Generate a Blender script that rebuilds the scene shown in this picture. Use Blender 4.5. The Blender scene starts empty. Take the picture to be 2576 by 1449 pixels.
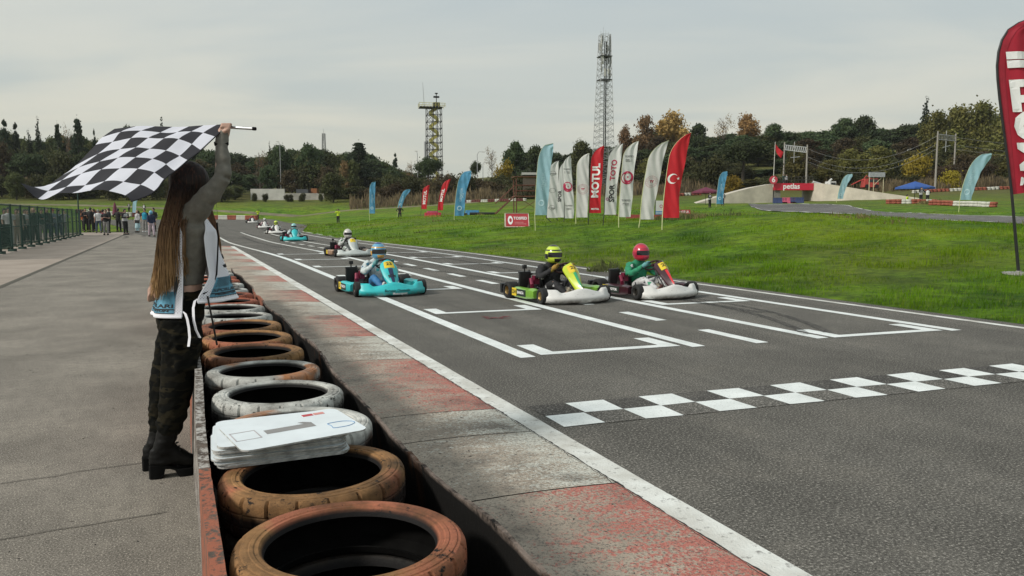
import bpy, bmesh, math, random
import numpy as np
from mathutils import Vector, Matrix, noise as mnoise
random.seed(7)
S = bpy.context.scene
COL = S.collection
# ---------------------------------------------------------------- camera
CAM_H = 1.48; F_PX = 1960.0; PITCH = math.atan((724.5-536.0)/F_PX)
cam = bpy.data.cameras.new('camera'); cam.sensor_width = 36.0
cam.lens = F_PX/2576.0*36.0; cam.clip_start = 0.05; cam.clip_end = 3000
cam_o = bpy.data.objects.new('camera', cam); COL.objects.link(cam_o)
cam_o.location = (0, 0, CAM_H); cam_o.rotation_euler = (math.pi/2-PITCH, 0, 0)
S.camera = cam_o
# ---------------------------------------------------------------- world / sun / exposure
SUN_AZ = math.radians(-118); SUN_EL = math.radians(36)
W = bpy.data.worlds.new('World'); S.world = W; W.use_nodes = True
nt = W.node_tree; N = nt.nodes; L = nt.links
for n in list(N): N.remove(n)
out = N.new('ShaderNodeOutputWorld'); bg = N.new('ShaderNodeBackground'); bg.inputs[1].default_value = 0.1
L.new(bg.outputs[0], out.inputs[0])
tc = N.new('ShaderNodeTexCoord'); sep = N.new('ShaderNodeSeparateXYZ'); L.new(tc.outputs['Generated'], sep.inputs[0])
ramp = N.new('ShaderNodeValToRGB'); L.new(sep.outputs[2], ramp.inputs[0])
cr = ramp.color_ramp
cr.elements[0].position = 0.0; cr.elements[0].color = (0.56, 0.54, 0.45, 1)
cr.elements[1].position = 1.0; cr.elements[1].color = (0.52, 0.56, 0.57, 1)
for p_, c_ in ((0.07, (0.55, 0.54, 0.465)), (0.16, (0.52, 0.535, 0.495)), (0.27, (0.50, 0.53, 0.52)), (0.45, (0.51, 0.55, 0.55))):
    e = cr.elements.new(p_); e.color = (*c_, 1)
# cloud sheet: direction projected on a high plane
add = N.new('ShaderNodeMath'); add.operation = 'ADD'; add.inputs[1].default_value = 0.12; L.new(sep.outputs[2], add.inputs[0])
dx = N.new('ShaderNodeMath'); dx.operation = 'DIVIDE'; L.new(sep.outputs[0], dx.inputs[0]); L.new(add.outputs[0], dx.inputs[1])
dy = N.new('ShaderNodeMath'); dy.operation = 'DIVIDE'; L.new(sep.outputs[1], dy.inputs[0]); L.new(add.outputs[0], dy.inputs[1])
cmb = N.new('ShaderNodeCombineXYZ'); L.new(dx.outputs[0], cmb.inputs[0]); L.new(dy.outputs[0], cmb.inputs[1])
mp = N.new('ShaderNodeMapping'); mp.inputs['Rotation'].default_value = (0, 0, 0.7); mp.inputs['Scale'].default_value = (0.45, 0.8, 1); L.new(cmb.outputs[0], mp.inputs[0])
ns = N.new('ShaderNodeTexNoise'); ns.inputs['Scale'].default_value = 1.0; ns.inputs['Detail'].default_value = 5; ns.inputs['Roughness'].default_value = 0.5
ns.inputs['Distortion'].default_value = 0.6
L.new(mp.outputs[0], ns.inputs['Vector'])
mr = N.new('ShaderNodeMapRange'); mr.inputs[1].default_value = 0.35; mr.inputs[2].default_value = 0.68; mr.inputs[3].default_value = 0.0; mr.inputs[4].default_value = 1.0
mr.interpolation_type = 'SMOOTHSTEP'; L.new(ns.outputs[0], mr.inputs[0])
cl = N.new('ShaderNodeMix'); cl.data_type = 'RGBA'; cl.inputs[6].default_value = (0.87, 0.925, 0.965, 1); cl.inputs[7].default_value = (1.10, 1.08, 1.04, 1); L.new(mr.outputs[0], cl.inputs[0])
mul = N.new('ShaderNodeMix'); mul.data_type = 'RGBA'; mul.blend_type = 'MULTIPLY'; mul.inputs[0].default_value = 1.0
L.new(ramp.outputs[0], mul.inputs[6]); L.new(cl.outputs[2], mul.inputs[7])
sc = N.new('ShaderNodeVectorMath'); sc.operation = 'SCALE'; sc.inputs['Scale'].default_value = 11.4; L.new(mul.outputs[2], sc.inputs[0])
sky = N.new('ShaderNodeTexSky'); sky.sky_type = 'NISHITA'; sky.sun_disc = False; sky.sun_elevation = SUN_EL; sky.sun_rotation = SUN_AZ
sky.dust_density = 3.0
mx = N.new('ShaderNodeMix'); mx.data_type = 'RGBA'; mx.inputs[0].default_value = 0.94
L.new(sky.outputs[0], mx.inputs[6]); L.new(sc.outputs[0], mx.inputs[7]); L.new(mx.outputs[2], bg.inputs[0])
sd = bpy.data.lights.new('sun', 'SUN'); sd.energy = 2.8; sd.angle = math.radians(9); sd.color = (1.0, 0.95, 0.87)
so = bpy.data.objects.new('sun', sd); COL.objects.link(so)
sdir = Vector((math.sin(SUN_AZ)*math.cos(SUN_EL), math.cos(SUN_AZ)*math.cos(SUN_EL), math.sin(SUN_EL)))
so.rotation_euler = sdir.to_track_quat('Z', 'Y').to_euler(); so.location = (0, 0, 60)
S.view_settings.view_transform = 'Standard'; S.view_settings.look = 'None'
S.view_settings.exposure = 0.08; S.view_settings.gamma = 1.0; S.view_settings.use_curve_mapping = False
S.render.resolution_x = 1024; S.render.resolution_y = 576
# ---------------------------------------------------------------- geometry helpers
SP, CP = math.sin(PITCH), math.cos(PITCH)
def ray(x, y):
    a = (x-1288)/F_PX; b = (724.5-y)/F_PX
    return Vector((a, CP+b*SP, -SP+b*CP))
def at(x, y, d):                 # point seen at (x, y) of the 2576-wide photo, d metres in front
    r = ray(x, y); t = d/r.y
    return Vector((r.x*t, d, CAM_H+r.z*t))
AZ = math.atan((443-1288)/F_PX*CP)
UD = Vector((math.sin(AZ), math.cos(AZ), 0)); WD = Vector((math.cos(AZ), -math.sin(AZ), 0))
def uw(u, w, z=0.0):             # track frame: u along the straight, w to its right
    v = UD*u+WD*w; return Vector((v.x, v.y, z))
def to_uw(x, y): return (x*UD.x+y*UD.y, x*WD.x+y*WD.y)
def sstep(a, b, x):
    t = min(1, max(0, (x-a)/(b-a))); return t*t*(3-2*t)

class MB:
    def __init__(s): s.v = []; s.f = []; s.m = []; s.mi = 0
    def add(s, vs, fs):
        o = len(s.v); s.v += [tuple(v) for v in vs]; s.f += [tuple(i+o for i in f) for f in fs]; s.m += [s.mi]*len(fs)
        return s
    def box(s, c, d, rot=None, taper=1.0):
        x, y, z = d[0]/2, d[1]/2, d[2]/2; c = Vector(c); t = taper
        vs = [Vector(q) for q in ((-x, -y, -z), (x, -y, -z), (x, y, -z), (-x, y, -z), (-x*t, -y*t, z), (x*t, -y*t, z), (x*t, y*t, z), (-x*t, y*t, z))]
        if rot is not None: vs = [rot @ v for v in vs]
        return s.add([v+c for v in vs], [(0, 3, 2, 1), (4, 5, 6, 7), (0, 1, 5, 4), (1, 2, 6, 5), (2, 3, 7, 6), (3, 0, 4, 7)])
    def tube(s, pts, rad, n=8, cap=True, flat=1.0, up=None):
        pts = [Vector(p) for p in pts]; k = len(pts)
        if not hasattr(rad, '__len__'): rad = [rad]*k
        vs = []; prev = Vector(up) if up is not None else None
        for i in range(k):
            t = (pts[min(i+1, k-1)]-pts[max(i-1, 0)])
            if t.length < 1e-9: t = Vector((0, 0, 1))
            t.normalize()
            a = prev if prev is not None else (Vector((0, 0, 1)) if abs(t.z) < .9 else Vector((1, 0, 0)))
            a = a-t*a.dot(t)
            if a.length < 1e-6: a = t.orthogonal()
            a.normalize(); prev = a; b = t.cross(a)
            for j in range(n):
                th = 2*math.pi*j/n; vs.append(pts[i]+a*(math.cos(th)*rad[i]*flat)+b*(math.sin(th)*rad[i]))
        fs = [(i*n+j, i*n+(j+1) % n, (i+1)*n+(j+1) % n, (i+1)*n+j) for i in range(k-1) for j in range(n)]
        if cap: fs += [tuple(range(n))[::-1], tuple((k-1)*n+j for j in range(n))]
        return s.add(vs, fs)
    def bar(s, a, b, w): return s.tube([a, b], w, 4)
    def rings(s, rings, cap=True, closed=True):     # list of point lists
        n = len(rings[0]); vs = [p for r in rings for p in r]; jn = n if closed else n-1
        fs = [(i*n+j, i*n+(j+1) % n, (i+1)*n+(j+1) % n, (i+1)*n+j) for i in range(len(rings)-1) for j in range(jn)]
        if cap and closed: fs += [tuple(range(n))[::-1], tuple((len(rings)-1)*n+j for j in range(n))]
        return s.add(vs, fs)
    def grid(s, fn, nu, nv):
        vs = [fn(i/nu, j/nv) for i in range(nu+1) for j in range(nv+1)]
        fs = [(i*(nv+1)+j, (i+1)*(nv+1)+j, (i+1)*(nv+1)+j+1, i*(nv+1)+j+1) for i in range(nu) for j in range(nv)]
        return s.add(vs, fs)
    def ball(s, c, r, n=10, m=7, rot=None):
        c = Vector(c); r = r if hasattr(r, '__len__') else (r, r, r)
        rg = []
        for i in range(1, m):
            a = math.pi*i/m
            ring = [Vector((r[0]*math.sin(a)*math.cos(2*math.pi*j/n), r[1]*math.sin(a)*math.sin(2*math.pi*j/n), -r[2]*math.cos(a))) for j in range(n)]
            if rot is not None: ring = [rot @ q for q in ring]
            rg.append([q+c for q in ring])
        return s.rings(rg)
    def lathe(s, prof, n, c=(0, 0, 0), axis='z', mod=None, closed=False):   # prof: (r, h)
        rg = []
        for j in range(n):
            th = 2*math.pi*j/n; ring = []
            for i, (r, h) in enumerate(prof):
                if mod: r, h = mod(r, h, th, i)
                p = (r*math.cos(th), r*math.sin(th), h) if axis == 'z' else (r*math.cos(th), h, r*math.sin(th))
                ring.append(Vector(p)+Vector(c))
            rg.append(ring)
        k = len(prof); kk = k if closed else k-1
        fs = [(j*k+i, ((j+1) % n)*k+i, ((j+1) % n)*k+(i+1) % k, j*k+(i+1) % k) for j in range(n) for i in range(kk)]
        return s.add([p for r in rg for p in r], fs)
    def mesh(s, name, mats, smooth=True, angle=40, fix=True):
        me = bpy.data.meshes.new(name); me.from_pydata(s.v, [], s.f)
        for m in (mats if isinstance(mats, (list, tuple)) else [mats]): me.materials.append(m)
        me.polygons.foreach_set('material_index', s.m)
        if fix:
            bm = bmesh.new(); bm.from_mesh(me); bmesh.ops.recalc_face_normals(bm, faces=bm.faces); bm.to_mesh(me); bm.free()
        if smooth:
            me.polygons.foreach_set('use_smooth', [True]*len(me.polygons))
            if angle: me.set_sharp_from_angle(angle=math.radians(angle))
        me.update(); return me
    def build(s, name, mats, parent=None, **k): return obj(name, s.mesh(name, mats, **k), parent)

def obj(name, me, parent=None, loc=None, rotz=None):
    o = bpy.data.objects.new(name, me); COL.objects.link(o)
    if parent is not None: o.parent = parent
    if loc is not None: o.location = loc
    if rotz is not None: o.rotation_euler = (0, 0, rotz)
    return o
def tag(o, label, cat, group=None):
    o['label'] = label; o['category'] = cat
    if group: o['group'] = group
    return o
def thing(name, label, cat, loc=(0, 0, 0), rotz=0.0, group=None):
    o = obj(name, None, None, loc, rotz); o.empty_display_size = .2
    return tag(o, label, cat, group)
def struct(o, kind='structure'): o['kind'] = kind; return o
def copy_tree(o, parent=None, label=None):
    c = o.copy(); COL.objects.link(c); c.parent = parent
    if label: c['label'] = label
    for ch in KIDS(o): copy_tree(ch, c)
    return c
def KIDS(o): return list(o.children)
def setmat(o, *mats):
    for i, m in enumerate(mats):
        if m is None: continue
        o.material_slots[i].link = 'OBJECT'; o.material_slots[i].material = m
# ---------------------------------------------------------------- materials
def nodes(name):
    m = bpy.data.materials.new(name); m.use_nodes = True; n = m.node_tree
    return m, n, n.nodes, n.links, n.nodes['Principled BSDF']
def rgb(c): return (c[0], c[1], c[2], 1)
def mixc(n, a, b, fac, blend='MIX'):
    x = n.nodes.new('ShaderNodeMix'); x.data_type = 'RGBA'; x.blend_type = blend
    for i, v in ((6, a), (7, b)):
        if isinstance(v, tuple): x.inputs[i].default_value = rgb(v)
        else: n.links.new(v, x.inputs[i])
    if isinstance(fac, (int, float)): x.inputs[0].default_value = fac
    else: n.links.new(fac, x.inputs[0])
    return x.outputs[2]
def noise(n, scale, detail=4, rough=.55, vec=None, lo=None, hi=None, dist=0):
    t = n.nodes.new('ShaderNodeTexNoise'); t.inputs['Scale'].default_value = scale; t.inputs['Detail'].default_value = detail
    t.inputs['Roughness'].default_value = rough; t.inputs['Distortion'].default_value = dist
    if vec is not None: n.links.new(vec, t.inputs['Vector'])
    o = t.outputs[0]
    if lo is not None: o = mrange(n, o, lo, hi)
    return o
def mrange(n, src, lo, hi, a=0.0, b=1.0):
    r = n.nodes.new('ShaderNodeMapRange'); r.inputs[1].default_value = lo; r.inputs[2].default_value = hi; r.inputs[3].default_value = a; r.inputs[4].default_value = b
    n.links.new(src, r.inputs[0]); return r.outputs[0]
def coord(n, kind='Object', scale=(1, 1, 1), rot=(0, 0, 0)):
    t = n.nodes.new('ShaderNodeTexCoord'); m = n.nodes.new('ShaderNodeMapping')
    m.inputs['Scale'].default_value = scale; m.inputs['Rotation'].default_value = rot
    n.links.new(t.outputs[kind], m.inputs[0]); return m.outputs[0]
def bump(n, p, h, strength=.3, dist=.01):
    b = n.nodes.new('ShaderNodeBump'); b.inputs['Strength'].default_value = strength; b.inputs['Distance'].default_value = dist
    n.links.new(h, b.inputs['Height']); n.links.new(b.outputs[0], p.inputs['Normal'])
def math2(n, op, a, b):
    x = n.nodes.new('ShaderNodeMath'); x.operation = op
    for i, v in enumerate((a, b)):
        if isinstance(v, (int, float)): x.inputs[i].default_value = v
        else: n.links.new(v, x.inputs[i])
    return x.outputs[0]
_mc = {}
def M(name, c, rough=.6, metal=0.0, var=.12, vs=6.0, bmp=0.0, bs=60.0, spec=.5, coat=0.0):
    if name in _mc: return _mc[name]
    m, n, N_, L_, p = nodes(name)
    p.inputs['Roughness'].default_value = rough; p.inputs['Metallic'].default_value = metal
    p.inputs['Specular IOR Level'].default_value = spec
    if coat: p.inputs['Coat Weight'].default_value = coat; p.inputs['Coat Roughness'].default_value = .1
    v = coord(n)
    if var:
        d = tuple(x*(1-var*2) for x in c); b = tuple(min(1, x*(1+var)) for x in c)
        L_.new(mixc(n, d, b, noise(n, vs, 4, .6, v, .3, .7)), p.inputs['Base Color'])
    else: p.inputs['Base Color'].default_value = rgb(c)
    if bmp: bump(n, p, noise(n, bs, 3, .6, v), bmp, .01)
    _mc[name] = m; return m
# ================================================================ terrain
def lerp_tab(t, x):
    if x <= t[0][0]: return t[0][1]
    for (a, b), (c, d) in zip(t, t[1:]):
        if x <= c: return b+(d-b)*(x-a)/(c-a)
    return t[-1][1]
WR_T = [(-60, 10.35), (24, 10.35), (34, 9.9), (40, 9.3), (46, 8.8), (55, 8.9), (64, 9.2), (77, 11.4), (88, 13.3), (106, 13.2), (123, 14.2), (150, 16)]
WL_T = [(66, -3.4), (75, -4), (100, -7), (150, -12)]
WTL_T = [(-60, 2.16), (36, 2.16), (46, -.5), (66, -3.3), (75, -4), (100, -7), (150, -12)]
wR = lambda u: lerp_tab(WR_T, u)
def zt(u): return .35*sstep(50, 130, u)
ctrl = [(1666, 567, 33), (1557, 563, 37), (1449, 561, 43), (1300, 558, 44), (1160, 552, 60), (935, 546, 86), (1115, 548, 88), (1070, 541, 114), (851, 562, 95), (1006, 553, 98),
        (2565, 632, 15.3), (2576, 568, 30), (2252, 561, 28), (2061, 542, 31), (1941, 537, 36), (1800, 550, 36), (2700, 580, 24),
        (2576, 567, 36), (2576, 547, 47), (2281, 555, 48), (2281, 537, 60), (2119, 540, 65), (2119, 516, 85), (1917, 531, 80), (1917, 516, 95),
        (1330, 538, 75), (1600, 528, 85), (1600, 515, 112), (1800, 513, 112), (1917, 512, 118), (2119, 506, 112), (2300, 503, 102), (2450, 507, 92), (2576, 510, 86),
        (2450, 480, 130), (2576, 470, 140), (2100, 480, 145), (1750, 488, 145), (1450, 490, 150),
        (2000, 432, 195), (2400, 436, 190), (1600, 445, 200), (1700, 400, 270), (2300, 380, 290), (2700, 400, 250),
        (0, 503, 170), (300, 503, 170), (520, 500, 180), (700, 498, 190), (900, 494, 190), (1100, 492, 185), (1250, 490, 180), (1250, 472, 260), (900, 474, 260), (600, 474, 260), (200, 466, 260), (-200, 490, 180),
        (300, 537, 142), (600, 546, 140), (720, 547, 125), (450, 545, 125)]
cp = [(*at(*c),) for c in ctrl] + [(-140, 60, 1.5), (-140, 140, 4), (40, 5, .8), (70, 20, .9), (60, -20, .8), (-20, 620, 18), (-420, 400, 16), (420, 400, 34), (420, 100, 10), (-420, 60, 4), (0, -60, 0), (250, -60, 3), (-250, -60, 1), (40, 12, .9), (22, 5, .75), (22, -5, .75)]
CPX = np.array([c[:2] for c in cp]); CPZ = np.array([c[2] for c in cp])
def tps(r2): return np.where(r2 > 1e-9, r2*np.log(np.maximum(r2, 1e-9)), 0)
_d = ((CPX[:, None]-CPX[None])**2).sum(-1)/1e4
_K = np.zeros((len(cp)+3, len(cp)+3)); _n = len(cp)
_K[:_n, :_n] = tps(_d)+np.eye(_n)*2e-3; _K[:_n, _n] = 1; _K[:_n, _n+1:] = CPX/100; _K[_n, :_n] = 1; _K[_n+1:, :_n] = CPX.T/100
_w = np.linalg.solve(_K, np.concatenate([CPZ, [0, 0, 0]]))
def rbf(X):
    X = np.atleast_2d(X); d = ((X[:, None]-CPX[None])**2).sum(-1)/1e4
    return np.clip(tps(d) @ _w[:_n]+_w[_n]+X[:, 0]/100*_w[_n+1]+X[:, 1]/100*_w[_n+2], -.3, 45)
def outside(u, w):          # metres outside the flat asphalt
    e = w-wR(u)
    if u < 66: return max(0, e) if w > 0 else max(0, -45-w)
    return max(0, e, lerp_tab(WL_T, u)-w, u-150)
def terrain(x, y, low=True):
    u, w = to_uw(x, y); e = outside(u, w); b = zt(u)
    if e <= 0: return b-(.08 if low else 0)
    r = float(rbf((x, y))[0]); k = sstep(-1.5, 13, e) if u < 66 else sstep(-1, 16, e)
    z = b+(r-b)*k
    return z+(.05*mnoise.noise((x*.35, y*.35, 0))+.03*mnoise.noise((x*1.1, y*1.1, 3)))*sstep(.3, 4, e)-.03*(1-sstep(0, .4, e))
def GZ(x, y): return terrain(x, y, False)
def on(x, y, d):            # ground point seen along a photo column at distance d
    p = at(x, y, d); return Vector((p.x, p.y, GZ(p.x, p.y)))

# grass material
def grass_mat(name, blades=False):
    m, n, N_, L_, p = nodes(name); v = coord(n)
    a = mixc(n, (.034, .100, .004), (.165, .315, .010), noise(n, .55, 6, .7, v, .36, .62))
    a = mixc(n, a, (.25, .31, .012), math2(n, 'MULTIPLY', noise(n, .13, 5, .65, v, .44, .68), .7))
    if not blades:
        a = mixc(n, a, (.15, .125, .045), math2(n, 'MULTIPLY', noise(n, .06, 6, .65, v, .48, .68), .7))
        a = mixc(n, a, (.085, .11, .02), math2(n, 'MULTIPLY', noise(n, .9, 5, .7, v, .50, .70), .5))
        a = mixc(n, (.02, .045, .006), a, noise(n, 3.0, 5, .7, v, .25, .58))
        g = n.nodes.new('ShaderNodeNewGeometry'); sp = n.nodes.new('ShaderNodeSeparateXYZ'); n.links.new(g.outputs['Position'], sp.inputs[0])
        a = mixc(n, a, (.105, .088, .033), math2(n, 'MULTIPLY', mrange(n, sp.outputs[2], 1.8, 4.8), .8))
        bump(n, p, noise(n, 9, 6, .75, v), 1.0, .12)
    else: a = mixc(n, a, (.30, .27, .09), math2(n, 'MULTIPLY', noise(n, 5, 2, .5, v, .55, .75), .5))
    p.inputs['Roughness'].default_value = .85; p.inputs['Specular IOR Level'].default_value = .15
    L_.new(a, p.inputs['Base Color'])
    if blades:
        t = n.nodes.new('ShaderNodeBsdfTranslucent'); L_.new(a, t.inputs[0]); ms = n.nodes.new('ShaderNodeMixShader'); ms.inputs[0].default_value = .4
        L_.new(p.outputs[0], ms.inputs[1]); L_.new(t.outputs[0], ms.inputs[2]); L_.new(ms.outputs[0], n.nodes['Material Output'].inputs[0])
    return m
M_GRASS = grass_mat('grass_ground'); M_BLADE = grass_mat('grass_blades', True)
# non-uniform sheet, fine where the photo looks close
def spread(a, b, n, p=2.2):
    ts = np.linspace(-1, 1, n); return [(a+b)/2+(b-a)/2*math.copysign(abs(t)**p, t) for t in ts]
xs = [9+q for q in spread(-470, 470, 230, 2.4)]
ys = [-70+30*t for t in np.linspace(0, 1, 6)]+list(np.arange(-36, 70, .9))+list(np.arange(70, 300, 2.2))+list(np.arange(303, 700, 14))
g = MB(); nx, ny = len(xs), len(ys)
XY = np.array([(x, y) for x in xs for y in ys])
vs = [(x, y, terrain(x, y)) for x, y in XY]
g.v = vs; g.f = [(i*ny+j, (i+1)*ny+j, (i+1)*ny+j+1, i*ny+j+1) for i in range(nx-1) for j in range(ny-1)]; g.m = [0]*len(g.f)
struct(g.build('ground', M_GRASS, angle=0, fix=False))

# ================================================================ asphalt
def asphalt(name, base, streak=True, speck=1.0, tint=(.17, .15, .12), gs=66):
    m, n, N_, L_, p = nodes(name); v = coord(n, rot=(0, 0, AZ))
    vs_ = coord(n, rot=(0, 0, AZ)); st = n.nodes.new('ShaderNodeMapping'); st.inputs['Scale'].default_value = (1.3, .06, 1); n.links.new(v, st.inputs[0])
    c = tuple(base)
    a = mixc(n, tuple(x*.62 for x in c), tuple(x*1.25 for x in c), noise(n, .8, 6, .65, v, .34, .66))
    a = mixc(n, a, tint, math2(n, 'MULTIPLY', noise(n, 1.6, 4, .6, v, .5, .75), .35))
    if streak: a = mixc(n, a, tuple(x*.55 for x in c), math2(n, 'MULTIPLY', noise(n, .16, 5, .6, v, .46, .66), .85))
    if streak: a = mixc(n, a, tuple(x*.42 for x in c), math2(n, 'MULTIPLY', noise(n, 1.0, 5, .65, st.outputs[0], .47, .72), .85))
    sp1 = noise(n, gs, 4, .85, v); sp2 = noise(n, 300, 2, .7, v); sp3 = noise(n, 13, 4, .7, v)
    a = mixc(n, a, tuple(x*.55 for x in c), math2(n, 'MULTIPLY', mrange(n, sp3, .34, .58, 1, 0), .55))
    a = mixc(n, a, tuple(x*.12 for x in c), math2(n, 'MULTIPLY', mrange(n, sp1, .36, .48, 1, 0), .95*speck))
    a = mixc(n, a, tuple(min(1, x*3.6) for x in c), math2(n, 'MULTIPLY', mrange(n, sp1, .54, .66), .95*speck))
    a = mixc(n, a, tuple(x*.4 for x in c), math2(n, 'MULTIPLY', mrange(n, sp2, .33, .48, 1, 0), .5*speck))
    L_.new(a, p.inputs['Base Color']); p.inputs['Roughness'].default_value = .93; p.inputs['Specular IOR Level'].default_value = .2
    bump(n, p, sp2, .10, .004); return m
M_ASPH = asphalt('track_asphalt', (.136, .128, .113)); M_PAD = asphalt('paddock_asphalt', (.222, .200, .170), False, .85, (.27, .24, .195), 115)
M_ASPH2 = asphalt('old_asphalt', (.16, .155, .148), True, .5)
def strip(wa, wb, us, n, z=0.0, drape=False):
    b = MB()
    def fn(i, j):
        u = us[0]+(us[1]-us[0])*i; a = wa(u) if callable(wa) else wa; c = wb(u) if callable(wb) else wb
        return uw(u, a+(c-a)*j, zt(u)+z)
    b.grid(fn, n, 6); return b
track = struct(strip(lambda u: lerp_tab(WTL_T, u), wR, (-14, 150), 120).build('track', M_ASPH, angle=0))
pad = struct(strip(-3.3, lambda u: lerp_tab(WTL_T, u), (-14, 66), 60).build('paddock', M_PAD, angle=0))
m, n, N_, L_, p = nodes('concrete_apron'); v = coord(n, rot=(0, 0, AZ))
a = mixc(n, (.25, .205, .165), (.36, .30, .25), noise(n, .7, 5, .6, v, .3, .7)); a = mixc(n, a, (.17, .14, .115), math2(n, 'MULTIPLY', noise(n, 6, 5, .7, v, .55, .75), .5))
L_.new(a, p.inputs['Base Color']); p.inputs['Roughness'].default_value = .9; bump(n, p, noise(n, 60, 3, .6, v), .3, .01); M_CONC = m
apron = struct(strip(-45, -3.3, (-14, 66), 20).build('concrete_apron', M_CONC, angle=0))
struct(strip(-3.36, -3.24, (-14, 65.5), 8, .006).build('joint_line', M('joint_dirt', (.075, .068, .05), .9), apron, angle=0))
rnd = random.Random(3)
for (ua, ub) in ((4.55, 5.05), (3.9, 4.1), (9.4, 9.3), (14.5, 15.2)):
    b = MB(); k = 26; pts = [uw(ua+(ub-ua)*i/k+rnd.uniform(-.02, .02), -3.2+3.1*i/k, .005) for i in range(k+1)]
    for i in range(k):
        a_, c_ = pts[i], pts[i+1]; q = UD*.004; b.add([a_-q, c_-q, c_+q, a_+q], [(0, 1, 2, 3)])
    struct(b.build('crack', M('crack_dark', (.12, .108, .09), .95), pad, smooth=False))
# painted markings
m, n, N_, L_, p = nodes('road_paint'); v = coord(n)
a = mixc(n, (.62, .65, .63), (.80, .83, .81), noise(n, 3, 4, .6, v, .3, .7))
a = mixc(n, a, (.16, .15, .14), math2(n, 'MULTIPLY', noise(n, 85, 2, .6, v, .60, .70), .55)); L_.new(a, p.inputs['Base Color'])
p.inputs['Roughness'].default_value = .75; bump(n, p, noise(n, 95, 2, .6, v), .4, .01); M_PAINT = m
m, n, N_, L_, p = nodes('worn_line_paint'); v = coord(n)
a = mixc(n, (.42, .40, .35), (.72, .73, .69), noise(n, 2.2, 5, .6, v, .3, .62)); a = mixc(n, a, (.13, .12, .11), math2(n, 'MULTIPLY', noise(n, 16, 6, .75, v, .56, .66), .8))
L_.new(a, p.inputs['Base Color']); p.inputs['Roughness'].default_value = .8; bump(n, p, noise(n, 80, 2, .6, v), .4, .01); M_PAINT2 = m
def wiggle(i, amp=.006): return amp*mnoise.noise((i*7.3, 1.7, 2.2))
def dsh(u): return -.9*sstep(24, 44, u)+.25*sstep(55, 75, u)
def line(name, w, u0, u1, wid, n, mat=M_PAINT, sh=True, z=.004):
    b = MB(); vs = []
    for i in range(n+1):
        u = u0+(u1-u0)*i/n; s_ = dsh(u) if sh else 0
        vs += [uw(u, w+s_-wid/2+wiggle(i+w*9), zt(u)+z), uw(u, w+s_+wid/2+wiggle(i+50+w*3), zt(u)+z)]
    b.add(vs, [(2*i, 2*i+1, 2*i+3, 2*i+2) for i in range(n)])
    return struct(b.build(name, mat, track, smooth=False))
for w, u0 in ((3.27, 7.2), (5.29, 7.05), (7.0, 6.95), (9.02, 6.75)):
    line('lane_line', w, u0, 31.5, .17, 160); line('lane_line', w, 31.6, 63, .14, 60, M_PAINT2)
line('edge_line', 2.25, -6, 37, .17, 220, M_PAINT2, False); line('edge_line', 10.0, -6, 64, .13, 260, M_PAINT2)
for k in range(18): line('centre_dash', 6.11, 6.97+2.03*k, 7.97+2.03*k+(.1 if k == 0 else 0), .17, 10, M_PAINT if k < 11 else M_PAINT2)
SK = -.065
def box_mark(u, w0, w1):
    b = MB(); s_ = dsh(u)
    P = lambda w, du: uw(u+du+SK*(w-w0), w+s_, .0045+zt(u))
    for a, c, d0, d1 in ((w0, w1, 0, .14), (w0, w0+.2, .14, .64), (w1-.2, w1, .14, .64)):
        b.add([P(a, d0), P(c, d0), P(c, d1), P(a, d1)], [(0, 1, 2, 3)])
    struct(b.build('grid_box', M_PAINT, track, smooth=False))
for k in range(7): box_mark(7.27+3.6*k, 3.45, 5.12)
for k in range(7): box_mark(6.93+3.6*k, 7.16, 8.86)
M_DARKP = asphalt('rubbered_asphalt', (.095, .09, .082)); M_DARKQ = asphalt('grey_asphalt', (.15, .142, .127))
for r in range(2):
    for k in range(26):
        w0 = 2.42+.318*k; u0 = 4.72+.31*r; white = (k+r) % 2 == 0; b = MB(); jit = lambda: rnd.uniform(-.008, .008)
        ww = [uw(u0+a+SK*(w0+c-2.4)+jit(), w0+c+jit(), .005 if white else .0042) for a, c in ((0, 0), (0, .318), (.31, .318), (.31, 0))]
        b.add(ww, [(0, 1, 2, 3)]); struct(b.build('checker_square', M_PAINT if white else (M_DARKP if r else M_DARKQ), track, smooth=False))
# skid marks
m, n, N_, L_, p = nodes('skid_rubber'); v = coord(n, rot=(0, 0, AZ), scale=(9, 1.2, 1)); p.inputs['Base Color'].default_value = (.03, .03, .03, 1); p.inputs['Roughness'].default_value = .9
L_.new(math2(n, 'MULTIPLY', noise(n, 3, 4, .7, v, .35, .7), .7), p.inputs['Alpha']); M_SKID = m
def skid(pts, wid):
    b = MB(); P = [uw(u, w, .0065+zt(u)) for u, w in pts]; vs = []
    for i, q in enumerate(P):
        t = (P[min(i+1, len(P)-1)]-P[max(i-1, 0)]).normalized(); s_ = Vector((-t.y, t.x, 0))*wid/2; vs += [q-s_, q+s_]
    b.add(vs, [(2*i, 2*i+1, 2*i+3, 2*i+2) for i in range(len(P)-1)]); struct(b.build('skid_mark', M_SKID, track, smooth=False))
for o in (0, .35): skid([(12.0-.28*i, 7.9+o-.012*(i-6)**2*.6) for i in range(18)], .13)
for k in range(11):
    w0 = rnd.uniform(3.6, 9.6); u0 = rnd.uniform(9, 60); ln = rnd.uniform(6, 22); cv = rnd.uniform(-1, 1)
    skid([(u0+ln*i/14, w0+dsh(u0+ln*i/14)+cv*(i/14)**2) for i in range(15)], rnd.uniform(.1, .2))
for k in range(14):
    u0 = rnd.uniform(48, 95); w0 = rnd.uniform(-3, 3); r_ = rnd.uniform(12, 34)
    skid([(u0+r_*math.sin(a/14*1.1), w0-r_*(1-math.cos(a/14*1.1))+2*a/14) for a in range(15)], .22)
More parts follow.
